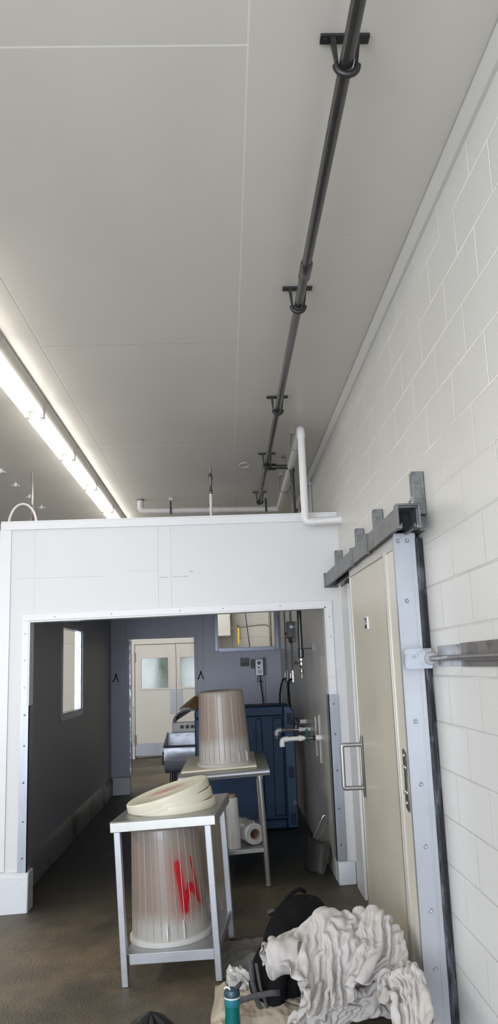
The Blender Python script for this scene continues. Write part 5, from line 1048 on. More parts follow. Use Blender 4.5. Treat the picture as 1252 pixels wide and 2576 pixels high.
-35,78,30,-34,53,-39,6,39,-68,35,5,-86,26,-13,-73,-54,64,-25,0,72,57,-46,52,-13,427,-2744,-135,51,11,59,70,39,27,18,77,-22,-17,79,-5,-60,45,39,0,-7,87,-43,33,55,5,73,14,70,51,-21,13,79,10,-6,66,42,-24,27,68,-10,-46,75,-31,34,63,8,91,14,2,42,
59,-31,-27,80,0,88,16,-32,53,45,-24,23,69,27,-23,82,-39,49,35,-43,70,-2,-7,57,51,-22,57,28,-10,72,22,-11,31,57,-22,40,54,26,-2,85,3,54,50,-16,75,1,-21,48,-59,1,70,14,-9,85,-2,-49,50,-34,-12,42,-62,24,4,-84,-2,46,-39,-2,40,-70,-11,43,-69,-11,
63,-38,-21,79,-23,-16,77,32,-15,67,-24,-9,45,-58,7,39,-72,64,30,-52,7,54,-46,-10,68,-25,-5,69,-35,-11,45,-53,-3,43,-66,-29,42,-50,-29,77,4,-3,-16,-79,40,38,-53,11,36,-60,-24,43,-58,-57,72,-10,-11,47,72,308,-2751,-95,45,49,40,66,11,51,64,46,
6,44,57,-28,-14,82,0,-32,50,45,-27,17,81,-27,6,71,6,70,10,73,43,-26,19,75,13,-13,67,40,-55,14,54,9,-30,80,-26,19,69,5,58,58,-2,18,71,-22,54,43,-7,91,-3,-28,57,35,-13,20,76,-3,19,75,-46,60,-47,-25,63,26,2,38,61,-6,35,68,-17,28,66,-32,70,-18,
-4,45,59,39,17,77,-4,67,31,-22,65,-28,-29,34,-74,-36,58,-24,20,84,41,-23,71,-20,-38,44,-51,-18,47,-53,20,31,-60,19,28,-76,8,43,-70,-9,42,-60,-40,61,-23,-12,84,-11,1,76,27,-33,63,-26,0,47,-67,8,50,-50,-20,59,-20,-16,57,-48,-6,55,-45,6,52,-59,
57,31,-53,11,47,-64,-77,43,-21,48,27,-59,20,30,-61,7,29,-66,-28,61,-51,-60,57,14,239,-2778,37,27,64,23,55,40,23,61,42,19,87,-7,15,46,53,-13,3,80,5,-22,47,55,-26,-16,80,-34,38,58,18,68,-2,65,59,-1,13,72,21,-39,69,0,-48,15,66,17,-20,82,13,28,
61,-1,33,70,-19,31,66,-35,40,49,-1,83,-13,-9,52,52,-9,53,66,-46,44,-53,-20,52,53,8,8,77,-4,40,60,-15,53,45,-43,74,-29,-29,63,28,52,7,72,-5,57,55,-14,82,1,-31,58,-36,-31,-8,-85,-23,64,-20,15,83,20,-27,74,-23,-28,67,-20,-27,59,-36,-24,34,-60,
-4,37,-67,10,38,-72,48,30,-55,-6,40,-60,-25,73,-10,-7,73,45,-10,80,-24,-19,67,-32,-10,61,-40,-18,54,-47,-16,56,-42,-10,57,-45,3,46,-58,36,43,-57,-51,41,-28,-7,34,-72,10,33,-76,71,11,-41,18,29,-64,-41,66,-31,177,-2847,122,15,81,24,36,55,18,
45,52,21,72,37,6,82,2,-3,41,59,-8,22,76,4,-39,38,52,-6,-17,84,-40,37,59,-15,71,3,17,76,17,59,44,-32,-19,74,16,-50,33,58,-15,32,60,-9,32,60,9,33,74,30,-34,73,-15,43,56,-9,61,39,-20,74,-41,-22,74,-2,-25,52,47,15,-2,88,-10,46,58,-16,57,41,-33,
65,19,-45,62,-48,28,47,54,24,20,81,-53,48,-30,-5,82,-9,-40,60,-17,-8,-11,-89,-49,52,-26,-21,72,-21,15,77,9,-4,81,-20,-23,65,-23,-36,59,-17,-21,49,-52,0,35,-72,68,10,-52,20,40,-63,-27,56,-35,-37,58,-32,9,83,-18,8,82,6,-18,65,-33,-18,31,-58,
-12,82,-23,-4,66,-28,-14,64,-34,-22,35,-56,-19,41,-54,-6,39,-75,23,29,-64,81,-9,-31,5,12,-76,171,-2831,57,4,20,85,16,60,49,27,44,36,50,57,21,27,65,-4,64,39,5,77,12,-25,14,85,10,-27,52,48,-6,-2,88,-41,47,50,-25,61,37,59,60,-23,20,69,-26,-36,
69,10,-22,35,66,-8,-21,79,10,61,35,-23,37,53,36,-7,84,-3,49,55,-26,71,10,-16,76,-44,-34,61,20,-12,30,61,16,31,84,-17,49,49,-30,67,14,-45,52,-58,35,35,69,17,42,54,-59,55,-8,-36,35,-65,4,79,46,-46,47,-19,-5,2,-91,-33,44,-53,-23,64,-27,-13,72,
-25,-12,71,-25,4,72,40,-16,79,-17,-38,61,-20,-8,37,-63,48,39,-61,37,31,-49,-10,40,-59,-6,41,-65,-15,63,-34,-9,83,-19,-5,40,-50,-15,65,-32,10,78,7,-5,81,-23,-36,59,-33,-35,55,-27,-13,39,-56,0,48,-68,28,17,-77,72,-14,-42,201,-2913,14,15,51,50,
5,26,87,27,41,47,36,55,-56,18,31,81,25,54,45,36,57,1,74,49,-11,9,72,25,-11,71,19,-22,46,58,-27,-1,86,-36,74,28,9,73,-35,61,37,-36,-9,55,52,-12,-34,80,3,40,67,-11,71,20,-34,57,18,46,12,79,-11,50,51,-30,64,15,-10,80,-39,-35,59,32,-37,50,42,21,
33,77,-11,57,32,-42,38,-69,-13,64,35,47,27,77,-33,58,31,-43,14,-85,-41,57,-17,-2,75,56,-40,55,-26,12,1,-90,-23,50,-53,-15,67,-8,-13,61,-50,-45,55,-29,-5,75,-14,8,77,52,-23,68,-24,-11,67,-24,-8,43,-60,16,47,-54,47,18,-59,8,42,-74,4,50,-54,
-11,57,-48,-14,63,-39,-16,53,-47,-22,62,-30,-11,71,-28,-5,79,43,-30,62,-24,2,35,-55,6,51,-72,42,11,-65,220,-3037,29,41,65,7,25,61,43,16,32,75,32,57,-50,27,48,43,19,5,87,-15,47,57,4,70,15,15,79,27,65,41,-6,13,80,26,-26,68,22,-27,18,88,-25,64,
27,59,23,-66,25,73,-15,-49,37,49,-7,34,69,37,8,79,-44,66,-14,-37,58,27,52,24,63,-8,54,59,-37,43,50,-9,74,24,-38,67,-48,-14,64,34,14,44,71,-28,40,-62,-30,65,15,-8,56,46,34,31,83,-63,44,5,-11,26,-82,-30,61,-24,-19,60,60,-35,53,-36,1,33,-80,
-60,66,23,-10,64,-34,15,29,-75,3,48,-59,-42,44,-26,13,80,-4,14,79,27,-17,66,-31,-11,70,-26,-16,51,-49,-7,41,-59,26,47,-63,25,46,-56,-39,64,-15,26,40,-74,-21,57,-16,16,39,-74,-30,51,-44,5,72,49,-21,74,-12,5,52,-54,29,26,-78,140,-3074,57,79,5,
-16,65,49,10,36,64,-2,43,62,12,26,67,25,-4,60,44,0,32,71,0,6,81,-10,53,48,1,72,24,3,72,26,48,67,9,19,75,8,-54,10,77,13,73,-11,65,9,-64,-10,81,12,-35,68,23,17,23,73,-4,48,63,-60,53,-42,-35,54,44,-9,51,51,33,34,65,16,51,46,-40,30,56,-7,68,30,
-4,56,-69,-8,69,-12,-19,52,38,-16,68,24,-17,63,36,-33,29,83,-35,48,-44,12,-1,-87,-17,76,35,-39,62,-13,-21,65,-11,-38,23,-75,-8,68,31,-4,65,-38,-31,57,-38,8,-9,-90,10,50,-49,-32,57,-22,2,69,-25,16,72,5,1,84,-13,-19,65,-28,-8,67,-22,3,57,-45,
0,55,-44,-14,50,-51,-8,67,-39,-2,48,-53,35,-12,-87,-11,62,-39,-7,71,60,-14,74,-11,10,51,-55,121,-3151,49,37,67,-5,56,48,12,85,8,-8,15,69,15,69,41,11,35,74,3,13,62,28,-17,54,48,10,25,85,10,59,38,-7,74,8,20,24,64,-27,51,43,4,65,53,3,75,5,65,8,
-62,3,77,-9,-12,74,-21,-27,76,21,-26,50,50,-16,19,78,-37,63,-26,-27,69,26,-39,40,45,9,58,43,33,30,72,30,2,76,-27,72,9,-3,68,-44,-39,34,69,-11,65,31,-12,71,29,-9,73,17,-47,53,-38,19,-15,-88,-43,41,-46,-37,63,-22,12,74,41,-44,57,-11,-36,-1,
-82,-33,54,-42,37,71,43,-36,72,-19,-20,59,-46,25,7,-86,8,56,-45,-1,58,-43,-29,57,-36,7,83,-19,9,72,20,7,72,-33,5,69,-34,-10,64,-39,-34,-11,-84,15,90,8,-11,60,-37,34,-1,-86,-17,77,-25,1,70,56,-6,70,-15,127,-3209,-18,15,47,53,25,59,35,28,72,7,
33,71,14,42,60,6,80,4,5,55,52,9,21,76,-12,-15,74,22,4,57,51,17,79,14,-5,54,51,-2,-17,73,9,43,77,-14,50,52,-8,72,-17,-8,72,-10,21,73,-19,39,60,-26,-15,89,2,-34,51,42,-27,-11,81,-53,40,21,-6,87,-8,2,73,11,1,53,49,43,-23,67,-6,33,79,-30,63,23,
-27,63,38,-2,69,18,-5,78,-7,-21,77,-7,-38,68,5,-32,37,-59,-3,-8,-90,-30,37,-54,-31,68,-8,1,77,48,-30,2,-83,-48,23,-56,-6,74,-5,24,74,50,-27,74,6,-19,53,-51,-2,59,-44,8,57,-41,13,-4,-88,5,53,-58,-21,62,-33,-2,67,-35,13,77,-26,26,81,10,-26,44,
-50,-4,23,-75,5,75,51,-18,62,-28,40,22,-77,-3,79,-26,-7,75,-4,120,-3196,-24,25,13,86,22,42,54,10,62,34,19,73,27,22,70,26,24,64,22,43,53,6,81,16,-11,26,78,-18,-6,49,45,9,60,31,23,80,21,-17,67,13,2,47,55,19,-5,86,-15,69,35,-28,61,25,-3,72,-5,
-4,68,-15,50,73,-20,-18,70,28,-38,59,21,-34,-31,82,4,71,-40,2,83,-10,-10,70,27,1,38,60,22,-9,84,-16,53,51,-33,65,5,-68,39,-32,-33,67,-6,-15,73,-7,23,78,20,4,81,-6,-53,39,-32,6,-4,-89,-31,49,-45,6,72,52,-47,52,-31,-17,-18,-87,-33,59,-42,7,86,
13,9,67,54,-42,5,-76,15,76,-3,24,81,-4,-30,54,-48,-16,54,-64,10,61,-43,30,6,-73,-2,52,-54,-13,57,-43,15,82,10,4,34,-69,-8,64,-8,-8,61,65,-14,72,-23,46,35,-60,5,77,-24,113,-3189,-81,25,20,72,26,32,74,18,41,54,1,52,49,14,66,38,27,72,22,16,65,
33,28,57,9,68,23,-29,-13,56,40,-3,59,49,5,71,25,52,57,-44,19,78,13,-23,69,26,2,63,45,-2,40,72,-21,55,-55,5,23,87,-51,55,18,-8,73,33,21,81,10,-6,51,49,-65,34,21,61,42,-51,20,66,-14,-13,74,20,-22,48,50,-3,45,70,-58,44,-30,-9,41,70,-29,38,-62,
-28,63,-20,-34,66,-15,21,80,-6,10,68,52,-48,50,-34,10,-3,-90,-33,61,-37,-15,75,32,-11,-21,-85,-26,44,-50,1,78,9,5,74,37,-37,10,-68,-22,48,-49,50,75,37,-2,75,-19,-33,24,-66,8,74,-30,16,80,-23,-25,60,-43,21,-13,-88,3,57,-49,-18,76,50,36,52,
-64,-14,62,-15,-15,60,66,-7,73,-12,-11,69,-19,100,-3128,-162,79,-21,16,32,25,67,28,33,73,16,38,42,22,30,76,20,57,47,15,72,24,20,64,30,32,68,15,36,60,-46,-16,71,19,1,-3,85,8,70,22,11,71,17,35,65,-41,9,89,14,-26,69,6,10,71,12,-18,53,46,-27,
-22,82,-22,49,54,-38,58,41,-25,59,43,-12,67,20,10,75,-15,73,30,-48,18,75,-6,-10,74,11,-38,60,3,-40,56,19,-37,55,32,-30,33,71,-47,52,-3,31,30,-72,10,63,-44,-17,78,-15,-16,69,53,-27,53,-46,3,17,-86,-28,75,8,-25,1,-74,-6,20,-68,-5,70,56,7,77,
11,-27,41,-55,-33,-21,-83,-7,71,-23,19,83,-14,15,57,-24,-30,33,-63,24,71,-25,5,86,47,-16,53,-45,33,10,-84,-24,65,58,-18,72,-13,43,43,-70,-14,69,-21,-2,77,0,-29,48,66,60,-3059,-242,42,1,62,82,-4,11,45,14,58,28,26,61,20,36,65,33,29,72,23,47,
50,19,61,38,17,63,31,16,81,5,18,67,-48,-11,61,38,18,17,75,5,64,33,-28,63,22,-12,73,10,24,78,-16,34,76,-8,-5,66,27,-46,52,12,-32,50,40,-19,43,57,-2,4,82,-24,54,53,-30,64,26,8,65,-42,70,48,-8,-10,81,22,-22,69,-10,-12,71,4,-21,69,-5,-38,52,28,
-57,19,66,-25,62,-33,19,58,-53,38,28,-60,-34,51,-43,-23,55,-36,2,82,19,-7,59,-45,-25,-29,-82,-12,33,-66,4,69,57,-9,78,5,-18,33,-59,-27,2,-69,-10,68,26,12,53,-69,5,61,-46,-37,66,44,43,34,-74,-6,66,-40,1,78,44,24,30,-81,-21,70,-26,-20,49,72,
-24,70,-14,41,50,-52,12,73,-25,-28,66,-14,63,-3075,-210,-20,66,40,25,-6,85,49,14,54,82,20,-8,49,8,50,37,25,58,35,32,71,33,46,50,24,56,46,10,65,32,1,83,7,1,71,-29,-22,64,24,-9,65,17,24,22,69,-2,60,38,0,60,43,-45,60,14,2,76,26,23,77,-7,-39,36,
47,27,67,-17,-34,55,31,-29,43,47,4,10,88,-45,43,37,-23,63,-20,-14,71,9,-7,74,7,-2,81,12,51,48,-14,-15,79,16,-37,62,16,-63,54,15,15,64,-38,-3,52,-66,13,51,-63,6,-12,-64,-21,51,-53,14,80,-4,-19,16,-74,-10,6,-76,-21,75,4,10,73,42,-25,10,-77,
-21,43,-58,-1,65,55,-15,84,3,14,42,-74,-41,61,52,-9,65,-41,54,24,-73,13,70,-29,-32,68,26,34,24,-78,-26,73,-13,-23,45,73,-31,69,2,5,67,-19,44,53,-57,85,-3068,-234,-33,67,-9,-19,55,54,15,24,78,43,20,60,83,3,0,53,19,41,14,29,59,68,32,34,53,34,
47,34,47,48,11,56,48,-19,69,26,-17,83,12,3,66,-34,-17,74,22,-15,66,24,11,61,41,-3,4,78,1,48,61,-39,53,39,-19,56,42,-3,75,7,35,75,-32,-21,66,15,-34,51,45,2,-3,90,-58,46,33,-25,68,13,18,63,-38,-32,52,54,-22,70,4,-4,74,19,-1,80,9,0,67,-33,15,
52,-48,6,48,-53,7,69,-49,-25,48,-54,-6,41,-62,3,-36,-74,-28,18,-75,-4,74,29,-13,77,-11,1,22,-74,-5,44,-54,-15,56,-36,-22,67,-3,5,60,75,-2,75,-6,-24,71,-2,-32,66,-6,3,51,-56,46,42,-51,-24,76,30,37,29,-73,8,35,-63,-34,63,7,-22,49,77,-16,72,17,
-8,70,-21,134,-3062,-264,-4,59,-55,-47,74,3,-3,40,61,3,33,77,40,6,57,45,0,62,34,49,34,42,23,38,75,33,-4,70,35,21,52,35,39,17,54,44,-3,52,62,-34,62,31,-9,72,25,3,75,-40,14,80,25,-33,57,36,-18,53,51,-13,46,65,-1,6,81,-31,46,51,-12,75,13,34,73,
-24,-11,72,6,-25,55,44,-21,1,85,-43,60,32,20,56,-62,-30,71,-1,-21,48,72,-7,77,18,-1,71,-24,-7,49,-52,-24,20,-77,-8,49,-59,5,58,-51,34,87,-2,5,64,-41,-15,28,-67,-17,-31,-83,-2,73,34,-15,79,0,-5,31,-85,0,44,-51,-55,50,37,19,39,-78,-34,73,-25,
-20,75,-6,1,79,3,12,52,71,-28,68,11,9,61,-32,7,76,-6,5,50,-52,48,3,-76,-13,62,-42,-13,52,79,-23,71,20,-7,72,-10,117,-3058,-257,-46,55,0,13,67,-61,-32,73,16,-4,39,65,26,14,76,57,-42,27,16,65,24,4,49,54,42,43,37,48,28,46,70,32,13,69,44,3,41,
34,44,3,41,72,-11,48,60,-36,60,31,-28,65,30,34,75,-14,-10,74,30,-15,75,31,-23,47,53,-7,0,88,-18,38,58,-38,57,24,33,76,-23,-1,72,28,-27,63,12,-17,5,85,-51,65,8,29,52,-66,-29,72,-7,7,64,64,-1,70,-26,-11,51,-53,-25,40,-59,-13,15,-75,0,42,-63,
-22,56,-42,26,80,-24,-2,22,-72,3,36,-66,-19,72,-1,19,60,66,-38,70,-12,0,49,-73,-52,49,37,-10,56,-46,21,26,-86,-22,66,-40,4,73,7,-6,78,16,-7,55,72,2,36,-78,17,72,43,-3,75,-11,0,56,-47,35,9,-87,-34,78,-14,8,54,71,-11,71,16,61,-3046,-344,6,31,
83,-32,64,20,22,70,-53,-23,76,21,19,27,82,64,-54,33,28,-8,63,1,77,8,4,85,3,2,56,46,31,45,52,49,40,49,74,35,-10,49,32,43,27,32,67,-5,34,73,-28,43,53,-25,51,47,-2,64,32,-8,68,15,19,91,1,-29,61,33,-25,49,55,-19,-39,93,-31,65,34,-13,77,34,38,74,
-20,-10,72,-4,-47,18,77,-25,73,-10,35,34,-79,-41,62,-30,11,74,-10,-38,14,-55,36,76,-8,-11,70,-28,-5,56,-50,-19,-15,-79,17,56,-42,7,62,-52,1,54,-62,-23,58,-43,-28,71,9,12,56,74,-40,66,8,-19,69,-20,-15,55,-40,12,45,-58,-2,29,-88,-9,64,60,11,
81,-39,-4,61,60,-6,18,-85,-16,65,-24,35,65,50,9,76,-8,-14,66,-42,5,19,-89,-25,79,-5,22,49,69,25,-2970,-346,4,33,64,16,-18,88,-36,63,6,31,59,-60,-1,77,28,17,12,87,70,-42,39,32,4,61,-2,81,-5,-7,81,-5,-5,69,22,17,57,40,19,53,57,35,36,49,69,40,
29,41,25,51,11,21,77,-2,28,71,-7,45,58,-23,46,55,-42,55,26,12,79,16,17,82,5,-61,42,41,-3,8,87,-18,35,66,-3,83,11,29,71,-42,-37,67,24,-35,69,42,-12,60,-43,11,-7,-83,-13,38,-71,-28,37,-58,-20,61,-36,32,67,2,28,78,-21,-24,66,-31,-39,65,-22,0,
60,-40,9,47,-57,24,23,-80,-16,58,-40,-36,68,5,9,59,67,-18,73,3,-11,61,-39,11,1,-92,-1,57,-50,-8,54,73,-10,77,10,6,81,3,-25,54,-46,-6,-5,-90,-4,74,-16,50,74,36,11,74,-6,-20,66,-30,-16,38,-81,-28,65,5,57,-3043,-234,24,75,22,-15,57,43,-1,-14,
84,-10,86,-12,45,49,-45,-11,65,41,21,15,81,75,-41,35,31,14,60,-14,77,10,-1,82,-23,19,72,12,0,67,33,6,57,45,8,58,48,11,24,63,24,33,65,62,21,50,5,41,65,-1,34,64,-16,19,78,-19,36,64,-18,60,31,-20,80,38,19,74,-13,-34,51,40,18,7,90,-23,77,10,2,
77,-7,-25,67,-19,-7,72,-32,-25,51,-43,-21,38,-62,-13,26,-76,1,-6,-84,-20,43,-56,-15,64,-29,3,66,-32,28,72,18,3,89,-8,5,75,-7,-28,55,-41,-15,54,-50,13,17,-78,-43,59,-8,32,65,62,-5,76,4,-16,52,-49,23,4,-90,-36,65,-19,20,57,66,7,84,7,-14,68,
-34,-14,-3,-91,-17,47,-53,-15,74,-12,11,82,-2,55,63,29,-27,71,8,-17,39,-76,-4,-3080,-137,32,74,25,35,68,-43,-2,53,44,-23,13,87,41,61,-55,14,70,-6,-10,70,25,19,15,88,81,-37,25,20,18,66,2,75,-18,15,72,3,16,80,20,-5,73,28,4,63,37,-2,49,53,-8,
48,51,-5,38,64,2,40,64,11,36,61,17,28,70,36,2,72,-2,30,75,-16,44,58,-8,65,43,-10,82,-55,-22,53,30,22,39,77,-11,84,-14,-44,25,-61,-59,38,-37,13,64,-27,25,70,-33,-8,71,-37,-47,40,-53,1,35,-77,8,11,-70,-24,54,-50,-30,57,-36,-3,74,-12,53,69,17,
8,84,3,-12,73,4,-39,52,-37,0,-3,-92,-32,74,-14,48,52,55,-1,82,4,-2,55,-48,-10,11,-91,-27,70,-7,40,68,53,0,78,3,-28,52,-50,-7,14,-91,-16,55,-47,-22,62,-37,-2,80,10,50,57,49,-6,70,22,-1,-3119,-182,15,50,51,22,80,0,28,69,-8,-29,-6,83,5,77,6,37,
76,-14,21,55,-55,-25,70,19,40,22,71,66,-44,47,32,31,60,-16,60,39,0,66,32,33,68,-13,7,81,26,8,73,36,-3,60,44,-11,56,49,-13,51,53,-7,46,54,-3,40,61,-7,24,69,25,18,67,38,4,74,4,54,63,-18,68,34,-16,64,-73,-35,59,17,35,76,33,-48,59,-30,-45,-6,
-71,-67,9,-49,-20,66,-26,64,48,-31,14,77,-20,1,80,-33,-30,57,-35,-18,52,-45,-8,32,-64,-5,40,-78,-34,57,-30,12,74,-3,51,72,36,-6,71,21,-38,55,-35,-7,-8,-89,-21,69,-15,37,66,37,33,74,-11,-14,61,-31,-27,21,-84,-14,74,-5,45,66,49,-5,77,-12,-26,
58,-42,-23,48,-49,0,34,-81,-30,60,-42,-9,80,17,58,46,55,-18,-3072,-199,36,12,69,25,40,69,-12,53,49,24,75,22,-9,52,-66,43,41,58,9,67,-2,-9,44,-67,9,79,24,59,-5,60,40,17,68,12,35,62,4,31,65,-7,54,50,-12,62,35,-8,74,28,18,64,37,23,63,27,-8,50,
45,-3,60,46,8,49,44,-6,60,43,-5,61,38,-40,-3,57,49,43,49,31,55,60,-3,67,26,-34,61,-46,-37,40,-45,-32,62,-19,-26,65,-8,-36,-27,-75,-63,7,-56,-17,64,-29,56,50,-28,38,65,-23,9,90,-9,-5,70,-23,-7,68,-23,-18,56,-48,-17,25,-88,-16,48,-46,-28,65,6,
67,37,53,-1,86,11,-37,57,-32,-4,-4,-84,-29,60,-30,14,83,-10,63,50,21,-7,75,-19,-23,57,-47,26,70,5,10,76,1,-15,69,-24,-20,65,-24,-28,53,-43,-9,19,-88,-32,66,-37,-12,72,23,85,-3113,-99,-17,87,1,3,48,58,36,-38,80,24,57,36,2,65,-73,10,75,5,42,
35,62,3,60,-35,-1,81,-23,10,54,43,5,38,67,6,41,79,55,-4,37,21,38,61,2,32,80,-18,29,65,-3,50,54,-9,58,41,-9,54,48,-7,61,47,3,64,50,19,56,40,36,79,-7,-29,21,52,13,61,-35,-23,67,46,54,43,45,-11,76,-15,-33,61,-25,-45,44,-53,-36,66,-11,-42,12,
-52,-36,-39,-71,-48,35,-52,-23,60,-33,18,73,-17,65,53,-20,9,81,-27,-39,68,-28,59,54,-14,4,76,-8,-21,62,-37,-45,3,-79,-28,67,15,75,49,21,8,79,27,-25,61,-31,-12,-14,-92,-17,55,-47,-2,75,-13,20,75,-17,39,66,15,5,76,-20,-9,70,-16,6,76,-11,-6,73,
-9,-15,72,0,-35,56,-43,-7,32,-86,-30,71,-22,48,-3134,36,36,39,-72,-5,89,0,17,20,78,47,-19,67,-17,77,20,25,47,-74,25,72,-9,28,62,4,3,71,11,7,65,29,15,38,57,-21,69,35,-4,45,62,7,39,57,3,33,70,34,8,70,16,26,69,9,42,62,-11,33,63,0,44,56,-1,45,
52,26,65,19,-4,47,51,8,72,29,-7,68,6,-34,43,-76,-44,57,20,0,69,-16,32,71,-15,-13,60,-21,-27,76,-15,-53,27,-49,-29,-56,-62,-55,6,-65,-34,50,-43,-22,67,-33,10,72,-25,47,63,-27,-37,77,-24,17,71,-17,71,47,-7,27,72,-4,-24,69,-15,-64,16,-60,-22,
78,16,83,26,23,25,75,19,-34,60,-28,-7,39,-62,10,31,-77,-9,52,-52,-7,71,-16,-14,73,-14,-9,74,-13,-9,75,-11,3,80,-15,51,56,29,-2,91,1,-32,74,-11,4,31,-87,29,-3167,38,12,70,10,32,51,-75,-6,77,14,22,20,71,25,-23,81,-1,77,0,39,63,-53,34,67,-2,15,
76,-1,-29,38,59,-21,15,73,32,66,15,20,73,30,8,70,39,-21,62,35,-8,45,57,-4,36,68,-8,36,59,45,16,65,8,30,72,-45,47,32,2,77,7,57,18,62,24,54,39,11,61,41,-37,67,-5,-49,44,-70,-28,50,-42,-34,46,-24,-39,61,-6,59,66,-14,-12,74,-26,-70,15,-48,-20,
-50,-76,-44,23,-57,-28,53,-47,-26,63,-36,-1,71,-27,8,72,-27,9,78,-17,26,68,-12,67,54,0,12,76,-7,-14,72,1,-75,18,-53,34,62,24,78,35,20,11,79,32,-17,72,-20,-15,58,-47,7,36,-74,8,43,-68,-19,59,-42,-15,68,-19,-24,68,-14,5,76,-20,0,75,-5,0,80,-5,
44,66,66,-19,75,-4,8,-3186,-109,27,17,85,10,71,16,37,66,-65,22,60,32,23,-30,85,-6,54,56,-9,74,7,12,79,-1,58,62,-30,9,75,13,-29,-23,85,-20,43,60,16,63,35,7,66,37,3,72,34,29,73,7,0,64,34,-23,56,41,-28,48,42,8,36,66,27,2,81,-18,71,-42,-17,52,
51,22,52,53,82,9,27,-14,72,24,-42,67,-36,-15,64,-30,-36,58,-29,-64,-18,-62,-43,57,-25,68,53,-15,-12,80,-14,-68,4,-46,-12,-16,-69,-30,41,-64,-33,34,-61,-14,61,-41,5,73,-21,-1,71,-24,2,75,-21,9,67,-7,11,78,-5,40,68,-1,-45,47,-42,1,75,6,23,55,
54,84,32,6,34,68,18,-7,80,-5,-15,65,-33,-16,58,-47,-7,47,-52,15,35,-82,-26,66,-35,-1,75,62,-2,85,2,4,43,-84,-6,89,-5,36,47,73,-1,-3188,-121,15,51,45,6,22,89,49,44,-65,33,87,2,3,56,49,13,11,84,-7,54,50,-18,58,39,18,73,4,60,50,-52,-18,70,30,
-11,14,79,3,30,71,-6,45,53,23,68,14,-7,57,56,-18,60,43,4,78,33,6,72,-36,-8,66,36,33,-19,81,-11,50,47,-37,73,-48,-10,66,20,85,21,44,-14,66,18,-90,-3,-32,-26,69,-31,50,76,-18,-39,56,-22,-74,-22,-55,-32,65,-27,73,53,-12,-12,80,-2,-77,29,-18,
-43,33,-45,15,4,-81,1,44,-65,18,45,-53,-9,66,-35,9,70,-17,1,70,-18,-18,69,-31,-5,81,-21,16,68,5,3,71,-2,-28,62,8,46,56,20,65,38,16,48,65,18,2,78,0,-21,70,-18,-14,67,-31,-9,56,-48,11,22,-94,-35,73,-22,35,61,69,-16,86,-4,2,43,-84,-18,74,-2,68,
-3199,-41,10,35,62,-14,1,89,10,76,13,63,47,-45,23,83,16,4,73,24,-9,61,44,0,-6,91,1,55,49,17,82,-3,36,65,-44,-17,67,28,-9,39,61,3,13,85,8,85,-22,-9,62,42,11,4,92,8,54,53,-3,76,16,-11,75,-53,5,51,58,28,1,81,-38,71,18,-46,31,-73,-8,70,19,76,55,
37,-67,29,-13,-70,3,-65,-16,77,-17,57,70,-12,-59,39,-33,-71,-19,-50,-14,75,-10,64,54,-18,-10,83,24,-52,60,2,-56,36,-38,-17,38,-62,67,23,-52,24,49,-50,21,57,-48,6,62,-29,-8,65,-43,-13,76,-11,-2,62,62,-6,80,18,3,38,-85,-6,52,-43,4,81,13,7,63,
48,73,45,-34,26,67,12,3,77,-12,-2,75,-15,-24,70,-24,11,21,-98,-19,74,-9,33,56,71,-22,83,-4,-2,45,-78,72,-3199,-39,8,21,69,-5,9,85,-20,63,53,39,62,0,7,66,16,23,73,18,32,69,-33,-15,66,34,22,-9,91,-1,59,46,5,79,4,26,79,-35,-3,68,32,-2,-8,92,
-13,61,39,14,87,-27,-13,58,44,28,11,85,0,66,38,-9,78,-53,-6,67,26,23,14,84,-24,67,27,-52,17,-80,-44,59,-20,59,64,32,-29,70,24,-54,-25,-65,-72,26,-51,-15,88,-2,52,59,-27,-71,-22,-49,-65,41,-23,-2,76,0,56,60,-9,1,81,10,-28,71,36,-70,49,-3,-3,
44,-61,60,44,-30,31,53,-50,33,52,-29,22,42,-62,10,61,-51,-21,73,-3,10,61,72,-24,71,-14,23,20,-78,4,66,-45,-69,51,-10,4,87,-10,70,38,-12,17,68,-15,5,84,-19,45,56,49,-20,79,-8,16,30,-90,-14,85,-4,26,56,69,-20,73,0,84,-3209,-108,7,20,66,-3,21,
70,-22,7,85,20,77,25,7,67,21,22,66,15,13,71,4,20,73,-55,-4,61,39,26,4,87,7,60,43,-5,79,22,26,72,-39,-12,60,41,3,5,87,-19,61,40,14,80,-39,-5,63,31,29,17,83,-9,78,26,-3,69,-47,-37,59,23,32,27,77,-40,64,-17,-37,26,-73,-50,59,-26,38,70,45,-54,
50,-8,-25,-41,-79,-83,24,-35,54,74,-24,-32,59,-30,-78,10,-38,-48,55,-16,-11,72,14,41,70,-10,10,79,16,6,48,76,-43,67,-1,-1,69,-26,27,54,-47,12,56,-44,53,38,-35,54,31,-42,15,55,-77,-18,72,-10,3,49,73,-13,61,-21,-8,64,-38,-5,20,-86,-42,42,-56,
21,73,-34,39,59,-15,44,71,8,14,90,6,28,52,74,-7,79,-18,10,48,-82,-13,82,0,13,27,84,])
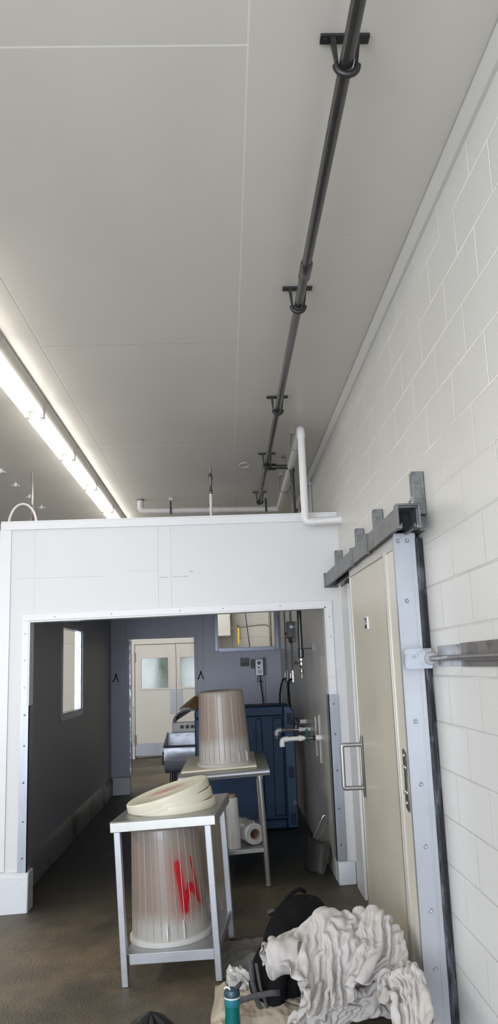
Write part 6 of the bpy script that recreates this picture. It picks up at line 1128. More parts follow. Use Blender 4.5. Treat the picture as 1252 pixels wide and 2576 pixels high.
LOWER_CLOTH = (58, [1998,19919,1277,-25,16,-80,53,20,-51,-26,59,-31,50,9,-51,73,36,9,77,-21,0,4,67,-40,17,47,-57,65,10,-74,59,-64,27,-18,-50,66,67,-46,-14,-36,-38,59,59,-57,-2,-61,-76,53,21,-74,-1,30,57,-51,37,37,-47,49,-50,44,19,24,-67,-73,-3,-55,16,75,-10,29,
-15,-71,-33,-67,-52,-22,-81,-16,2,-82,-9,28,-87,19,21,-44,-59,11,47,-64,67,6,-81,-43,125,-39,21,153,-17,-17,136,-45,-88,81,-70,-5,85,-79,-65,88,9,-17,23,-86,35,2,-83,-26,73,7,14,39,84,-22,77,3,14,45,-80,9,65,-20,-12,84,40,51,77,26,104,31,42,
120,28,30,107,12,-98,46,109,85,100,-18,93,90,8,31,92,3,-19,63,39,32,21,-4,-91,52,37,-37,67,28,60,42,-37,-84,61,24,36,-1377,-1149,965,16,90,-2,21,57,-43,28,25,-79,18,-45,-59,15,48,-52,69,23,-11,73,4,20,12,63,-48,-40,47,-71,52,-87,-30,62,-62,
0,-28,-45,79,44,-58,-38,-42,-21,109,58,-69,-73,-25,-88,33,66,-7,-9,4,52,-63,62,-31,34,78,-16,24,8,55,-67,-40,34,-59,65,45,39,-4,-4,-82,-42,-59,-55,-15,-82,-30,25,-77,39,24,-89,-22,-43,61,-39,44,12,-83,40,29,-101,-39,112,-51,-31,136,-40,-41,
126,-79,15,131,20,-58,83,-38,-64,73,-48,40,-44,-86,-2,61,-46,-37,71,14,18,47,80,-12,82,-3,56,57,-57,-66,27,82,84,46,-48,125,25,-23,152,22,36,31,123,81,116,17,-78,76,40,79,37,-60,71,83,18,33,71,37,0,60,57,-20,-2,-56,-112,71,24,44,89,-5,36,56,
-16,-67,-1358,-1045,936,24,58,28,21,71,-40,30,42,-49,15,-46,-67,-32,-17,-73,61,41,9,43,7,-57,-40,56,-46,-58,53,-24,40,-51,-81,35,-76,50,45,-79,-31,-24,-32,102,23,-69,21,23,14,-103,64,-49,11,22,-76,29,37,38,-60,88,-5,15,-1,-51,61,66,26,-19,
-11,30,-73,62,33,36,54,71,-1,-28,-38,-74,-29,-12,-79,10,-87,16,35,-91,8,-50,25,-44,-40,62,-37,23,20,-82,86,40,-75,-26,124,-64,-36,117,-72,-42,114,-74,-43,103,-17,-40,107,51,11,-31,-84,12,53,-62,-21,67,-19,-3,65,23,5,69,-2,-16,7,105,58,54,
-56,23,77,97,132,26,-21,146,13,11,76,79,45,36,-33,-121,73,100,-10,61,-15,81,40,-65,55,70,63,-18,51,-28,56,51,28,-53,4,-35,-106,100,-1,5,38,-38,102,-1319,-915,795,-55,25,39,28,50,-56,66,-4,26,56,-26,-32,14,6,-83,-18,11,-78,-57,50,-10,-45,57,
-11,-39,-4,-72,73,-60,-14,36,-42,-67,-36,-49,79,76,-51,0,-27,-66,45,67,-18,12,28,-12,-89,72,-16,-15,57,-29,-13,70,-8,12,35,-45,45,68,8,8,3,35,-60,58,40,-19,46,29,60,62,67,-20,-48,30,-82,1,-74,-48,11,-92,-1,-34,-68,-66,-32,81,14,-51,80,-20,
11,41,-90,47,82,-14,-23,94,-57,-28,107,-62,9,104,-72,-25,83,-50,-15,71,-34,-101,51,31,79,25,-41,-49,58,58,68,8,-97,12,68,59,-34,60,99,137,12,-11,74,80,75,105,78,-4,51,-48,-91,90,34,-9,44,-7,-79,87,32,-9,69,-6,51,-11,-47,104,87,-34,-10,80,14,
-18,-6,-51,-110,78,29,-32,33,-31,85,-1348,-895,919,-9,26,-77,-80,52,-1,45,17,-56,72,-28,-18,13,-9,-76,-41,49,-51,-64,47,58,-43,56,-52,45,-55,-55,-15,6,-98,43,-67,-41,68,-43,13,58,-48,10,-13,-60,71,14,-42,58,76,-10,-4,50,-24,-75,64,-28,1,69,
-2,25,62,-39,-30,87,0,13,15,83,45,35,-9,-77,37,44,-28,48,20,68,29,46,-76,13,66,-29,0,-70,-65,-21,-103,-33,-56,13,-82,-31,83,41,-58,70,19,-31,82,-21,43,77,-33,-51,80,-46,-20,99,-54,-21,90,-49,-2,82,-30,83,28,-65,-82,59,61,87,26,-65,-51,60,57,
95,26,-29,-12,59,105,102,58,-3,77,17,-78,56,43,78,67,40,-44,90,-17,-23,-36,-43,-100,85,28,38,75,-56,22,24,35,-81,71,-26,-14,28,-52,89,97,-4,-2,-6,-7,-108,79,9,-6,-1483,-884,996,87,-26,-39,-66,57,-39,-30,48,-57,66,-29,-33,-3,45,-40,15,-23,
-80,-74,64,14,-69,51,-14,48,27,-89,35,-81,15,40,-54,-8,69,-33,4,36,-45,-73,75,-37,6,4,-56,71,40,-39,55,74,-1,-2,66,-9,3,64,-37,-8,36,-39,-61,44,50,31,88,15,25,68,35,-32,16,-3,-88,53,64,3,71,29,53,32,58,-33,8,46,-64,-14,-82,-44,-46,-12,-112,
-56,72,-1,-48,56,61,-37,74,1,-64,53,33,5,78,-56,-6,78,-59,-12,97,-20,-27,86,-8,66,-3,-54,50,66,-41,-71,54,60,98,24,-58,-52,83,75,87,-1,-92,56,50,-53,55,57,75,89,13,-24,9,8,-80,98,-1,69,40,-58,-68,-2,40,-104,86,-58,-17,29,3,103,40,-20,-50,53,
19,-67,35,-35,87,76,-16,-47,69,11,-32,-1561,-888,938,87,-30,-32,4,57,-83,-86,19,42,0,81,-23,-3,37,-63,45,-80,-35,-14,24,-75,-34,77,-30,-32,34,-86,83,-36,9,17,-75,29,56,-46,30,63,-44,-5,66,-46,-31,91,-21,-14,4,-69,65,75,17,-22,69,-22,5,0,-65,
48,71,-17,37,72,23,-28,65,23,-38,78,22,3,63,55,-16,29,33,-81,77,19,57,69,59,-12,44,72,-17,-15,34,-74,-36,-33,-70,-66,59,5,-61,41,18,-59,56,43,-35,86,-15,-68,52,25,40,50,-66,-68,71,-13,6,91,-7,34,63,-24,24,81,-3,50,5,-70,-9,71,46,41,81,-16,
44,7,-72,62,-15,-62,83,29,42,-20,-11,-101,93,-5,16,-28,8,-100,59,-31,-67,69,-23,-38,7,-25,77,76,-6,20,82,-9,-7,9,14,-88,62,-3,43,69,-7,75,65,36,-9,-1646,-939,823,63,-5,-56,37,-1,-82,-36,79,-19,-62,48,58,33,21,-64,-35,71,-4,13,20,-73,0,-18,
-77,21,-4,-81,74,-9,-21,82,-16,22,52,-55,37,9,-91,21,39,-47,70,71,-41,-50,88,-26,-47,38,-49,73,51,14,-63,82,-23,10,-22,-64,63,93,10,-11,17,75,-62,83,31,-8,84,18,-1,96,3,20,30,81,-33,64,49,-19,89,12,-3,47,64,-22,7,76,-43,-57,58,16,-82,30,53,
-70,45,19,-53,67,3,-48,66,10,-31,74,-15,-11,23,-84,-15,74,32,30,73,7,36,61,-23,39,68,-30,18,15,-75,34,77,10,50,-19,-75,-21,-41,-84,96,0,40,40,-1,-70,-74,27,-94,60,-48,-57,79,-1,41,-1,-11,-100,85,-23,22,65,11,3,55,-23,50,40,14,-68,77,8,17,29,
-21,91,75,37,-20,-1726,-812,790,31,-82,-7,38,19,-71,-23,75,-25,-58,64,14,28,44,-45,64,-24,-51,-62,47,-56,66,-52,-24,68,20,-5,20,-37,-79,83,-6,-7,108,15,-26,45,-79,61,-59,-105,30,37,-71,53,95,-39,-18,53,-16,-63,70,-34,38,17,30,-76,81,-20,-2,
10,-79,59,63,42,-30,75,51,-21,56,47,-37,104,7,28,47,83,-24,32,92,-30,78,39,-13,104,6,-14,5,79,-32,-31,81,-17,-25,74,37,-13,65,61,-53,64,37,-67,51,17,-28,87,28,-40,-31,-82,-28,66,-1,24,66,14,33,45,-37,29,58,-23,29,24,-59,-66,55,-87,73,-19,30,
42,-74,-52,20,15,-68,-44,58,-61,80,-59,-4,78,16,-10,-5,-36,-91,76,9,-33,21,37,91,84,-36,-7,58,-37,-28,55,52,25,17,-38,-87,88,15,17,30,0,90,-1791,-747,758,77,10,-39,0,-60,-69,25,46,-46,-75,70,20,10,61,-35,74,-71,8,6,33,-80,-3,30,-78,80,-48,
35,67,-20,23,66,-33,-39,64,22,-84,101,-54,-8,33,-73,68,-54,-112,4,31,-82,61,105,-32,-16,32,31,-71,69,-38,9,-3,42,-77,75,-29,5,73,-48,28,-1,83,-54,98,-22,18,85,52,-26,3,109,-2,71,82,-7,71,84,-35,104,-11,0,49,67,-47,-63,59,66,-47,69,13,4,88,
-7,-6,80,-24,0,77,18,-14,82,27,-38,78,-22,-80,4,-15,-81,18,25,28,69,-44,63,-18,-28,-24,66,-40,75,-53,-15,-44,70,-64,20,-25,-84,39,-1,-70,66,-43,57,37,34,-71,70,-54,45,83,6,7,52,-29,-87,25,50,104,59,27,59,100,15,-17,14,-95,-51,-13,-34,-85,87,
22,13,75,22,-17,-1833,-740,813,6,82,-13,16,-22,-72,40,-25,-75,-45,79,-12,56,66,-40,34,-80,18,62,-9,-30,-43,12,-85,89,6,-22,52,-59,63,68,-31,-49,76,7,-88,40,-61,62,105,-39,-44,13,-98,63,-67,-90,-8,70,-61,41,56,30,-62,75,-32,-2,46,16,-52,18,
56,-64,61,-51,15,77,10,-11,3,68,-49,-2,94,61,94,-38,-64,83,65,-1,12,113,2,118,16,-5,74,77,-28,-27,99,22,-69,39,47,-31,67,34,15,74,54,-16,81,15,-54,50,19,35,15,-83,-59,57,24,-64,14,-30,-29,38,-65,17,55,-65,80,-12,-2,-21,42,-88,96,-23,48,36,
19,-66,-29,-22,-101,73,51,-22,70,-23,41,61,8,-54,49,-50,86,86,16,19,89,11,-63,32,3,121,99,9,50,60,-43,-95,-77,-62,-32,70,1,-74,71,27,34,-1819,-657,713,-66,57,16,-5,53,-53,23,-28,-75,23,25,-68,4,82,-17,66,-64,8,43,-68,24,62,3,-49,-5,-1,-90,
89,-38,22,61,33,-83,42,-86,65,103,-10,-64,25,-93,39,88,-35,-41,-17,-92,38,-16,-97,43,86,3,-3,14,58,-71,31,43,-28,58,-71,-20,62,-24,-40,52,42,-27,-50,69,22,5,79,25,70,34,-60,56,78,40,54,-22,-88,85,76,-26,53,81,70,89,52,-62,-13,108,52,-23,81,
40,-50,39,51,-36,33,78,-56,58,-26,-11,73,-40,58,53,-38,37,66,-16,-29,-37,-65,-76,-31,-38,19,47,-72,90,2,36,-12,52,-92,79,-43,38,67,41,-23,11,-13,-96,68,-14,67,84,23,-66,83,-39,-4,89,-13,66,-31,17,93,80,-40,62,95,-2,-15,95,4,2,-16,-46,-80,1,
-28,-91,69,35,39,-1902,-621,650,-16,65,-25,-68,43,-9,11,6,-81,11,58,-48,43,33,-61,87,-11,-17,26,-91,30,60,-63,14,67,-20,-50,25,76,-87,62,-77,34,84,-17,-68,41,-56,92,34,-52,-78,75,-60,-18,54,-75,17,-8,-84,43,73,-35,15,31,71,-51,-36,59,-54,65,
27,-10,40,-73,-21,64,8,-46,19,78,-1,-76,51,5,6,84,39,58,75,25,54,35,-64,56,-31,-84,31,84,66,74,97,13,84,-20,-87,-6,94,94,-49,71,53,-15,80,37,72,73,16,-85,7,-61,29,73,-30,89,15,36,39,58,-56,-59,-53,-42,-52,-19,-67,66,44,-23,-44,19,-83,91,14,
-15,76,-19,78,33,8,-102,98,4,-7,46,-10,124,102,-67,-74,18,9,118,77,11,-48,91,2,16,10,-53,63,78,-6,28,59,18,-42,6,-18,-88,54,28,-50,-2063,-594,658,-13,69,-35,75,2,-53,83,0,7,-19,42,-64,-60,11,-61,42,29,-68,91,-24,-16,34,-93,32,54,41,-52,55,
-69,15,71,24,-77,25,-70,89,57,-62,38,85,-44,-10,36,-58,-17,22,-21,-84,50,-68,18,56,-63,16,64,28,-33,-7,70,-42,-27,77,-25,67,3,-23,35,-48,-54,62,48,-17,2,69,25,-69,60,3,60,43,34,-54,67,-2,63,50,-33,58,11,-58,84,35,-10,-7,116,30,93,13,-75,28,
77,54,-43,78,47,64,5,77,37,73,13,-29,12,-93,72,32,46,62,14,52,2,34,-71,-47,-52,-65,62,54,-22,-89,-24,-42,45,-11,-88,94,2,-14,71,12,94,116,-37,-68,-8,-36,141,103,-5,8,74,24,1,18,-7,-112,67,39,-10,65,-25,63,16,-58,54,71,9,35,61,44,-37,5,-15,
-91,-2059,-518,512,-68,13,-24,53,39,-55,80,-34,13,84,-14,19,-27,45,-84,-69,-24,-49,40,27,-68,104,-17,-21,48,-64,53,66,7,-50,54,-54,46,97,-18,-28,-7,-64,68,85,-32,-30,-5,-85,57,70,-21,-25,2,-45,-61,76,20,-23,58,-4,-51,-45,65,48,36,-5,-70,33,
46,-48,35,45,-47,22,28,54,26,23,-52,72,49,23,14,72,-9,-93,1,-3,-8,82,-1,33,74,-19,73,57,-6,63,4,-43,-33,80,-10,70,56,-46,93,48,-22,99,2,48,1,-46,126,72,20,27,-6,71,-92,43,-5,141,4,-11,-86,65,68,-6,-61,-39,-95,75,65,38,33,-29,-46,19,-58,-75,
86,16,13,34,-22,96,56,27,-69,74,7,20,28,-15,91,66,33,-1,28,-12,-90,68,36,-22,62,-25,64,17,-52,54,70,28,23,46,45,-43,-2178,-577,430,64,-21,-35,-30,22,-62,48,7,-52,87,16,14,91,4,34,-34,16,-90,-64,-53,-48,61,28,-66,99,-8,-8,46,-42,65,82,-17,-8,
32,-55,63,39,-66,30,55,10,-79,14,-65,36,48,-62,43,55,-45,-11,57,4,-54,-22,58,-60,-34,78,-17,31,49,-40,30,-19,-67,22,61,49,25,68,-22,19,62,-35,78,-13,-30,89,-8,-9,-14,66,-4,-77,36,-12,17,71,-24,50,59,3,32,26,-69,72,42,-10,77,-3,71,5,20,-92,
80,12,29,80,1,11,4,-25,100,63,-9,33,22,86,-80,46,-34,128,74,15,2,-47,20,-94,23,53,-70,56,-10,89,55,12,8,43,-44,-72,73,14,12,29,69,58,43,-42,-64,68,55,5,42,-14,88,60,27,-22,23,-6,-90,73,36,-8,25,-55,53,56,-11,58,61,42,17,-2150,-523,506,55,31,
-46,37,-15,-83,41,-24,-45,-58,-50,-11,48,10,-54,84,2,-9,23,26,-64,-47,-48,-46,48,-6,-72,89,9,-4,89,-19,5,30,-48,68,-12,-62,63,68,-19,-64,63,-20,-19,-23,-69,54,73,-15,-34,58,-28,-55,1,55,-58,-56,54,-13,-32,87,2,24,60,-43,69,-20,-30,74,19,-11,
-28,77,-37,68,32,-36,43,-72,46,44,66,-27,-18,63,-44,45,64,-20,33,9,85,49,43,-37,43,16,-48,16,26,81,55,6,-52,64,11,-34,10,-3,111,64,0,-68,63,-8,15,10,51,-59,78,25,22,29,-1,92,42,-6,-71,69,16,-4,40,24,55,-19,9,91,67,38,1,60,51,8,78,8,17,43,
-11,-67,35,-2,-76,57,36,51,33,-21,71,49,17,-43,16,-2,-96,71,14,-11,55,8,57,30,-31,58,-2197,-506,476,67,-14,26,86,2,-26,55,-16,-47,8,-27,-78,-47,-45,-61,12,50,-52,74,-10,55,42,7,-41,17,-18,-79,53,-19,-52,64,-8,-41,71,-34,33,4,-56,70,25,-44,
54,20,-17,-82,44,-23,-38,52,-54,-4,-16,75,-29,14,-5,-67,24,48,-47,-56,51,6,-8,76,-54,82,27,-54,43,-74,55,41,43,-47,46,53,-46,67,-42,24,63,50,-11,51,62,2,45,66,-4,-18,-6,81,33,46,48,33,16,-94,19,33,88,60,26,-21,19,-31,-89,59,29,29,33,-15,70,
53,37,32,72,54,-35,2,-42,-81,76,26,-2,-6,6,96,65,31,-4,76,-13,-7,43,39,30,52,35,46,25,65,48,80,3,3,69,4,-34,4,-24,-75,63,21,-47,18,-24,89,66,20,-21,-12,-12,-90,70,13,-21,84,32,1,47,52,34,-2215,-558,491,33,-38,69,79,-17,-14,78,-9,-13,38,-10,
-65,-1,-15,-81,-75,12,-52,69,8,-25,76,-20,50,65,51,-30,48,-41,-61,-29,-44,-71,46,-30,-38,57,-46,32,-19,-49,84,57,-55,2,25,-34,-74,15,34,-64,-33,83,-12,7,49,-56,39,-48,-45,51,44,-40,-39,49,-70,83,2,0,85,-25,-1,60,-5,31,16,63,48,26,44,43,72,
-8,-18,23,62,26,73,28,-12,57,-4,-73,0,50,103,56,15,-93,5,40,89,68,55,21,-19,-40,-84,58,7,-66,79,19,21,31,23,78,40,54,43,22,-46,-77,71,10,-40,26,67,56,0,-8,89,42,68,19,65,18,29,59,4,30,75,13,-19,16,35,-74,67,-27,42,71,-23,-20,-36,24,-92,66,
18,-31,26,-29,66,57,28,13,65,36,-5,65,42,1,23,-19,-61,-2227,-505,483,69,33,2,65,-14,-20,46,-81,29,63,-46,-14,-5,-11,-80,-35,20,-75,49,21,-40,63,9,-11,68,-23,72,73,-19,-17,-38,-30,-60,41,-8,-39,-10,-68,-9,60,-28,-44,-19,-68,50,25,-11,-85,12,
40,-52,15,61,-40,-47,68,-33,56,37,-42,38,-52,-44,74,-26,-17,68,17,15,43,29,62,58,-7,37,-17,63,39,76,-9,-11,46,39,42,66,14,-23,72,17,-17,53,49,32,43,-43,-70,47,73,59,50,14,-74,-20,52,106,75,8,-46,26,-17,-86,18,70,66,88,-24,-35,-24,49,88,74,
44,26,15,-57,-70,53,59,6,68,30,-25,-13,1,97,60,35,44,15,16,-79,75,13,-6,2,34,-73,62,-38,74,34,36,-67,31,-29,-61,73,-1,-9,66,9,18,58,7,43,54,45,-24,50,24,53,72,20,4,-2278,-489,520,41,-16,-56,39,8,-65,42,26,-57,16,-81,48,20,-74,8,52,-1,-48,63,
42,-51,39,-4,-48,20,19,-51,47,-56,90,55,-62,-29,-67,37,-79,8,15,-83,33,-78,-3,14,-85,11,18,38,-75,-4,84,-28,48,-39,-52,-16,68,-62,74,-9,30,71,-21,26,42,-45,-55,77,7,23,3,58,55,30,38,53,45,24,64,62,37,16,51,-20,-77,72,2,-8,62,30,35,64,15,-33,
44,20,69,72,14,-6,27,-7,-93,39,36,59,34,59,67,28,-14,-104,69,4,-34,-23,37,99,93,20,-66,-26,48,101,99,21,-7,-5,-27,-103,60,36,30,63,38,-31,-9,-8,96,73,45,-5,-19,9,-90,28,12,-70,75,14,18,57,5,62,16,-34,-81,76,-17,-16,71,21,2,68,28,-7,61,21,13,
53,53,-1,-18,88,-14,-2254,-548,514,2,75,-37,53,19,-73,1,-102,26,63,43,-65,5,-98,28,51,37,-67,47,-70,21,27,54,-60,52,-23,-47,-6,-68,88,66,-59,6,28,-22,-93,-62,63,-30,13,-6,-75,25,-77,-19,13,64,-24,17,45,-74,41,-40,-54,78,-23,-5,68,8,20,18,-7,
83,67,33,-1,52,-50,-4,67,26,22,53,57,4,39,40,42,17,11,85,66,56,-13,50,-45,-23,50,-7,-54,70,0,-19,70,44,4,33,-1,67,60,-10,-39,58,28,22,-23,42,80,85,17,-4,-3,-14,-91,70,5,-15,10,43,79,53,-1,-58,19,66,79,50,-24,-73,51,28,-37,53,30,-37,58,41,21,
5,1,87,52,48,-58,-15,-29,-90,79,24,-7,15,16,95,61,54,18,26,54,-51,65,25,-12,69,-32,22,60,36,4,63,30,5,50,36,-20,-2368,-517,325,-37,78,-8,56,9,-106,26,-78,37,62,-49,-1,-5,66,-82,58,-42,-38,19,-78,77,56,27,-62,44,-50,25,58,-42,-14,-16,-77,56,
64,-23,-49,5,18,-85,-60,55,-25,2,-6,-78,54,-8,-62,68,8,38,69,7,-3,33,-56,-53,76,-5,-6,67,46,26,9,13,78,37,63,33,64,18,24,76,-42,-10,66,18,0,49,46,23,27,37,82,50,55,-2,56,-6,-42,41,-77,-19,73,1,-58,36,5,63,65,11,23,70,-7,-38,-3,33,70,32,43,
59,37,-24,-73,44,-18,-64,64,37,4,5,38,85,36,32,41,51,54,-10,56,45,-26,41,-15,-70,47,-37,-57,25,48,-39,52,27,46,27,-8,-74,76,8,-15,46,69,15,36,59,19,-2,35,72,6,67,32,30,55,-50,63,43,5,63,41,14,78,6,12,-2432,-630,221,53,44,-46,-28,42,-88,79,
-35,-21,7,-68,70,59,9,-39,-4,3,-103,86,-9,0,-17,-60,63,50,-42,25,39,-38,34,39,16,-69,37,-50,-41,19,-68,15,26,25,-71,-29,15,-74,72,-1,-9,77,-5,-3,47,40,58,70,26,-17,45,-71,-29,79,5,-8,52,43,39,6,49,61,35,40,66,62,50,-3,67,-47,10,75,4,-16,64,
40,-10,9,41,84,65,49,-4,69,2,-47,25,-89,-16,63,-41,-39,47,10,50,70,-9,-9,58,52,22,-32,25,88,64,35,-10,56,-3,-63,43,-57,-40,47,64,-16,32,65,25,52,40,3,33,3,75,63,38,-21,9,53,-48,55,-38,-35,59,-26,-44,27,84,9,63,-15,-25,63,33,-9,50,47,1,13,77,
6,-1,72,33,-25,40,48,31,67,21,41,64,28,46,55,-23,-2400,-674,60,18,-44,78,44,-3,-62,-17,24,-85,73,-35,-2,4,-69,34,66,18,13,23,-10,-93,52,-3,-56,58,-45,27,-1,-56,71,58,-16,-30,-29,17,-81,56,-49,-16,36,-69,49,45,24,-48,51,44,32,68,14,-2,47,-25,
-59,46,56,55,70,26,-2,46,-66,-21,76,12,20,57,48,14,35,50,33,6,47,87,61,50,13,68,6,3,65,-58,-30,65,33,-22,55,29,35,45,69,43,70,-19,-41,2,-95,2,50,-51,6,55,46,25,73,-19,-32,37,62,22,41,28,65,55,50,-26,25,-74,-31,62,6,-66,23,75,30,48,27,-43,47,
5,56,23,61,-49,68,32,46,14,72,0,58,-8,-44,69,-46,-45,-8,88,35,17,53,-57,78,0,37,57,39,12,52,46,-17,-5,81,-6,20,28,55,14,56,-35,-5,45,80,-2461,-650,23,73,-33,23,61,-52,1,-14,20,-83,11,33,-74,69,-35,2,43,-55,49,78,3,27,20,-31,-69,-35,-24,-61,
77,-33,17,16,-26,96,34,-26,-61,-6,-40,-75,64,-24,-23,84,-10,-8,51,29,31,34,44,72,65,31,-11,61,-30,-58,16,59,74,63,27,-3,65,-18,26,49,54,-12,63,-20,30,67,37,-2,6,47,90,62,26,24,47,52,-35,68,-49,5,69,-7,11,66,35,-19,25,70,36,76,-36,-13,-8,-90,
22,66,-45,-8,73,8,5,69,21,-36,53,48,-10,25,53,71,62,30,-17,22,-80,-54,53,48,14,46,17,-66,68,21,1,33,58,-30,54,52,5,22,59,75,22,70,-5,66,-64,-36,47,30,-58,-6,86,40,-18,65,24,59,39,-8,78,-10,13,55,36,-43,42,62,-17,24,68,3,-2,53,70,-2570,-698,
75,69,-34,30,33,-6,-72,14,-33,-69,51,1,-40,50,-23,-51,65,-25,18,37,-6,72,57,-45,-1,-61,-14,-71,55,-44,-25,41,-15,88,81,-14,4,-15,-36,-72,40,-40,-49,78,3,0,66,17,15,58,39,2,30,52,72,77,-23,-41,61,32,7,-19,63,65,54,47,15,60,33,24,75,16,21,59,
-64,-19,74,31,-13,70,29,22,8,62,61,50,47,29,51,28,-54,56,-42,20,45,37,58,80,26,-23,56,-45,-14,-8,-84,30,67,32,-22,73,-6,13,66,-40,-18,60,17,17,13,84,33,69,-32,-29,67,20,-6,-10,65,-49,79,1,5,63,13,-45,59,21,-42,50,57,-4,21,75,52,22,62,14,67,
-56,-57,11,80,37,-41,71,31,0,73,-12,58,39,-26,82,0,12,76,19,-19,52,39,-28,24,79,35,-2614,-747,-2,5,-31,81,92,-16,19,37,9,-58,42,-36,-42,-21,-25,-79,79,-31,-2,15,39,78,76,27,15,-7,-73,-33,-5,-60,-75,61,-35,-23,42,-5,85,75,-5,-18,20,-57,-41,
81,10,-5,46,58,14,65,-30,-17,77,34,-15,15,68,52,73,-31,-8,46,49,5,0,57,80,71,9,-28,14,53,68,77,33,-5,70,-20,12,82,-28,-10,62,30,25,48,47,-8,20,77,42,39,-79,-8,84,15,-27,18,57,54,60,45,6,59,-34,-5,7,-83,25,69,-27,9,67,44,-2,56,-50,14,60,31,
-2,32,81,6,43,50,-30,28,58,-29,62,33,-28,74,-29,0,18,41,-63,67,10,10,72,3,41,45,75,11,28,49,-36,76,-3,-9,-1,86,-9,-56,47,41,24,74,4,18,60,-32,71,23,-27,77,-33,21,67,23,7,-2673,-785,-73,72,-17,-3,3,-6,95,84,-10,-54,41,-6,58,23,-54,-82,54,60,
78,39,-65,-49,47,64,49,84,-25,-14,-52,-57,-50,-3,-67,-59,79,-35,-19,35,36,76,63,42,-26,64,18,-17,69,-28,30,50,41,-34,58,-57,-17,59,35,33,15,81,15,70,-33,-1,58,39,-4,-2,69,50,89,-10,-13,59,31,47,13,53,61,66,31,-10,76,30,8,60,-44,4,5,72,44,77,
24,-22,48,-77,-16,75,-3,-2,3,75,55,52,50,2,61,-30,-13,14,-77,34,78,-23,17,71,-1,28,72,26,2,67,33,-5,48,46,-50,32,63,-18,21,66,-7,3,46,-62,31,45,-45,71,21,15,55,-18,38,66,30,23,58,31,-7,32,52,-35,76,-22,32,31,44,-53,3,69,-39,24,70,7,-43,48,
52,63,55,-19,68,28,-1,-2627,-994,-98,2,38,72,72,-73,-13,19,77,93,64,-78,-68,6,81,71,78,-66,-60,2,94,59,51,-39,1,89,20,16,-25,-64,-58,29,-64,-42,49,-49,-36,84,-13,-3,62,62,15,41,67,11,56,46,11,72,-32,-18,46,-54,-25,58,34,32,47,49,-4,7,86,-3,
70,-51,14,64,29,-8,11,70,43,77,-41,20,63,32,-11,50,36,40,20,64,45,66,-37,-20,61,35,-4,33,65,56,71,25,-26,31,-88,9,73,1,7,-15,90,29,52,45,2,74,-21,1,35,-66,40,70,16,2,48,29,-39,73,30,27,65,32,3,-15,54,-66,12,62,-39,15,62,-32,58,42,3,67,24,13,
67,33,8,59,28,-35,52,31,38,61,-36,50,29,54,-46,59,47,-23,64,-2,5,65,17,-11,0,87,6,-70,18,36,29,76,-27,-2610,-1107,-94,73,-13,22,-38,59,79,58,28,68,48,-62,-60,28,67,63,57,-67,-49,20,95,46,53,43,31,80,-3,-4,-21,-97,-45,64,-44,-37,73,1,-28,45,
-57,-13,59,61,-3,58,57,17,79,19,0,17,-49,-66,53,56,-9,55,57,10,62,-6,32,20,83,4,76,12,-22,67,-61,7,14,71,59,73,35,1,57,-64,-17,73,8,18,-11,74,48,76,30,10,79,-4,0,57,15,-43,0,81,56,64,9,14,49,-77,28,66,4,-39,-6,73,47,27,69,-8,70,-7,20,75,-22,
27,60,34,-23,33,41,-53,56,11,59,50,42,-10,-20,67,-47,68,-21,-28,54,67,4,73,-19,-7,79,-10,-11,10,75,16,-4,74,28,46,55,-19,59,45,11,64,33,-14,78,4,14,71,6,-23,86,14,-10,-34,78,28,-89,6,14,-2615,-1171,-145,4,60,56,32,2,76,34,40,61,83,-26,-16,
28,56,32,62,-33,-21,53,43,-14,-28,66,71,74,32,12,55,-58,-51,56,-55,-29,73,-14,-29,62,13,-44,42,-69,13,71,-7,-53,66,22,-25,73,6,-22,44,64,14,-14,81,28,40,53,14,72,-3,8,60,56,0,52,-75,-19,79,21,-24,9,65,71,62,27,4,40,-76,-8,79,31,-36,70,40,18,
70,-7,27,60,39,-3,1,72,39,-8,78,50,74,0,-4,60,-77,7,77,2,-16,-12,81,32,10,74,26,59,24,-37,66,22,10,24,45,-41,71,24,-20,48,45,45,60,24,6,59,-69,-12,82,8,-26,31,80,13,50,-68,-2,64,33,-10,25,57,-32,28,62,30,29,70,39,43,-7,-67,67,-13,-32,76,8,
-7,49,51,47,46,55,29,-22,75,28,-2679,-1223,-153,33,77,-22,15,7,72,6,-17,84,16,23,71,54,55,28,60,41,-2,68,18,-7,50,9,-51,5,17,85,59,56,9,61,9,-74,61,-15,-40,67,-3,-29,64,-31,-36,39,-80,15,61,-18,-27,65,-20,-21,13,81,6,18,71,37,44,61,10,65,29,
1,70,27,3,73,-4,-32,26,-81,-42,73,15,-3,-9,70,65,54,43,-14,71,-12,3,73,22,23,74,28,3,76,0,10,69,12,4,-30,71,54,36,63,29,73,8,-29,56,-75,27,70,13,-29,8,72,24,1,85,26,34,64,-23,58,25,-21,57,-61,-5,34,70,33,64,34,12,68,27,-42,65,-68,3,69,6,-6,
65,20,12,37,63,-15,2,78,-24,55,-50,36,52,22,-54,38,85,12,59,-35,-35,47,35,11,-21,76,10,43,39,58,81,-12,30,-2673,-1160,-151,66,34,-62,42,74,16,7,-20,76,-24,-35,81,35,32,61,62,43,-21,63,28,12,16,-8,-81,66,49,32,21,22,87,57,60,15,68,2,-49,36,
-48,-41,57,51,-18,77,-2,-44,67,-22,-14,29,-84,17,73,-10,-30,53,61,-8,19,70,49,46,1,-67,36,44,69,67,37,-3,38,-83,-33,69,-8,-25,51,51,2,6,62,46,51,66,16,44,66,-17,67,31,11,83,10,8,58,-69,23,71,6,-4,45,53,45,-30,89,25,72,11,-22,69,-55,29,77,14,
1,28,79,-23,-8,69,29,46,55,-7,46,-80,-12,66,20,-27,72,31,-4,10,73,52,70,46,-46,55,-57,24,57,43,-1,5,77,-46,46,56,15,74,-1,0,54,-80,-14,47,16,-49,34,88,26,64,-14,21,-34,70,27,70,-24,-40,66,10,-30,-2636,-1150,-51,27,62,2,75,22,-58,42,53,46,
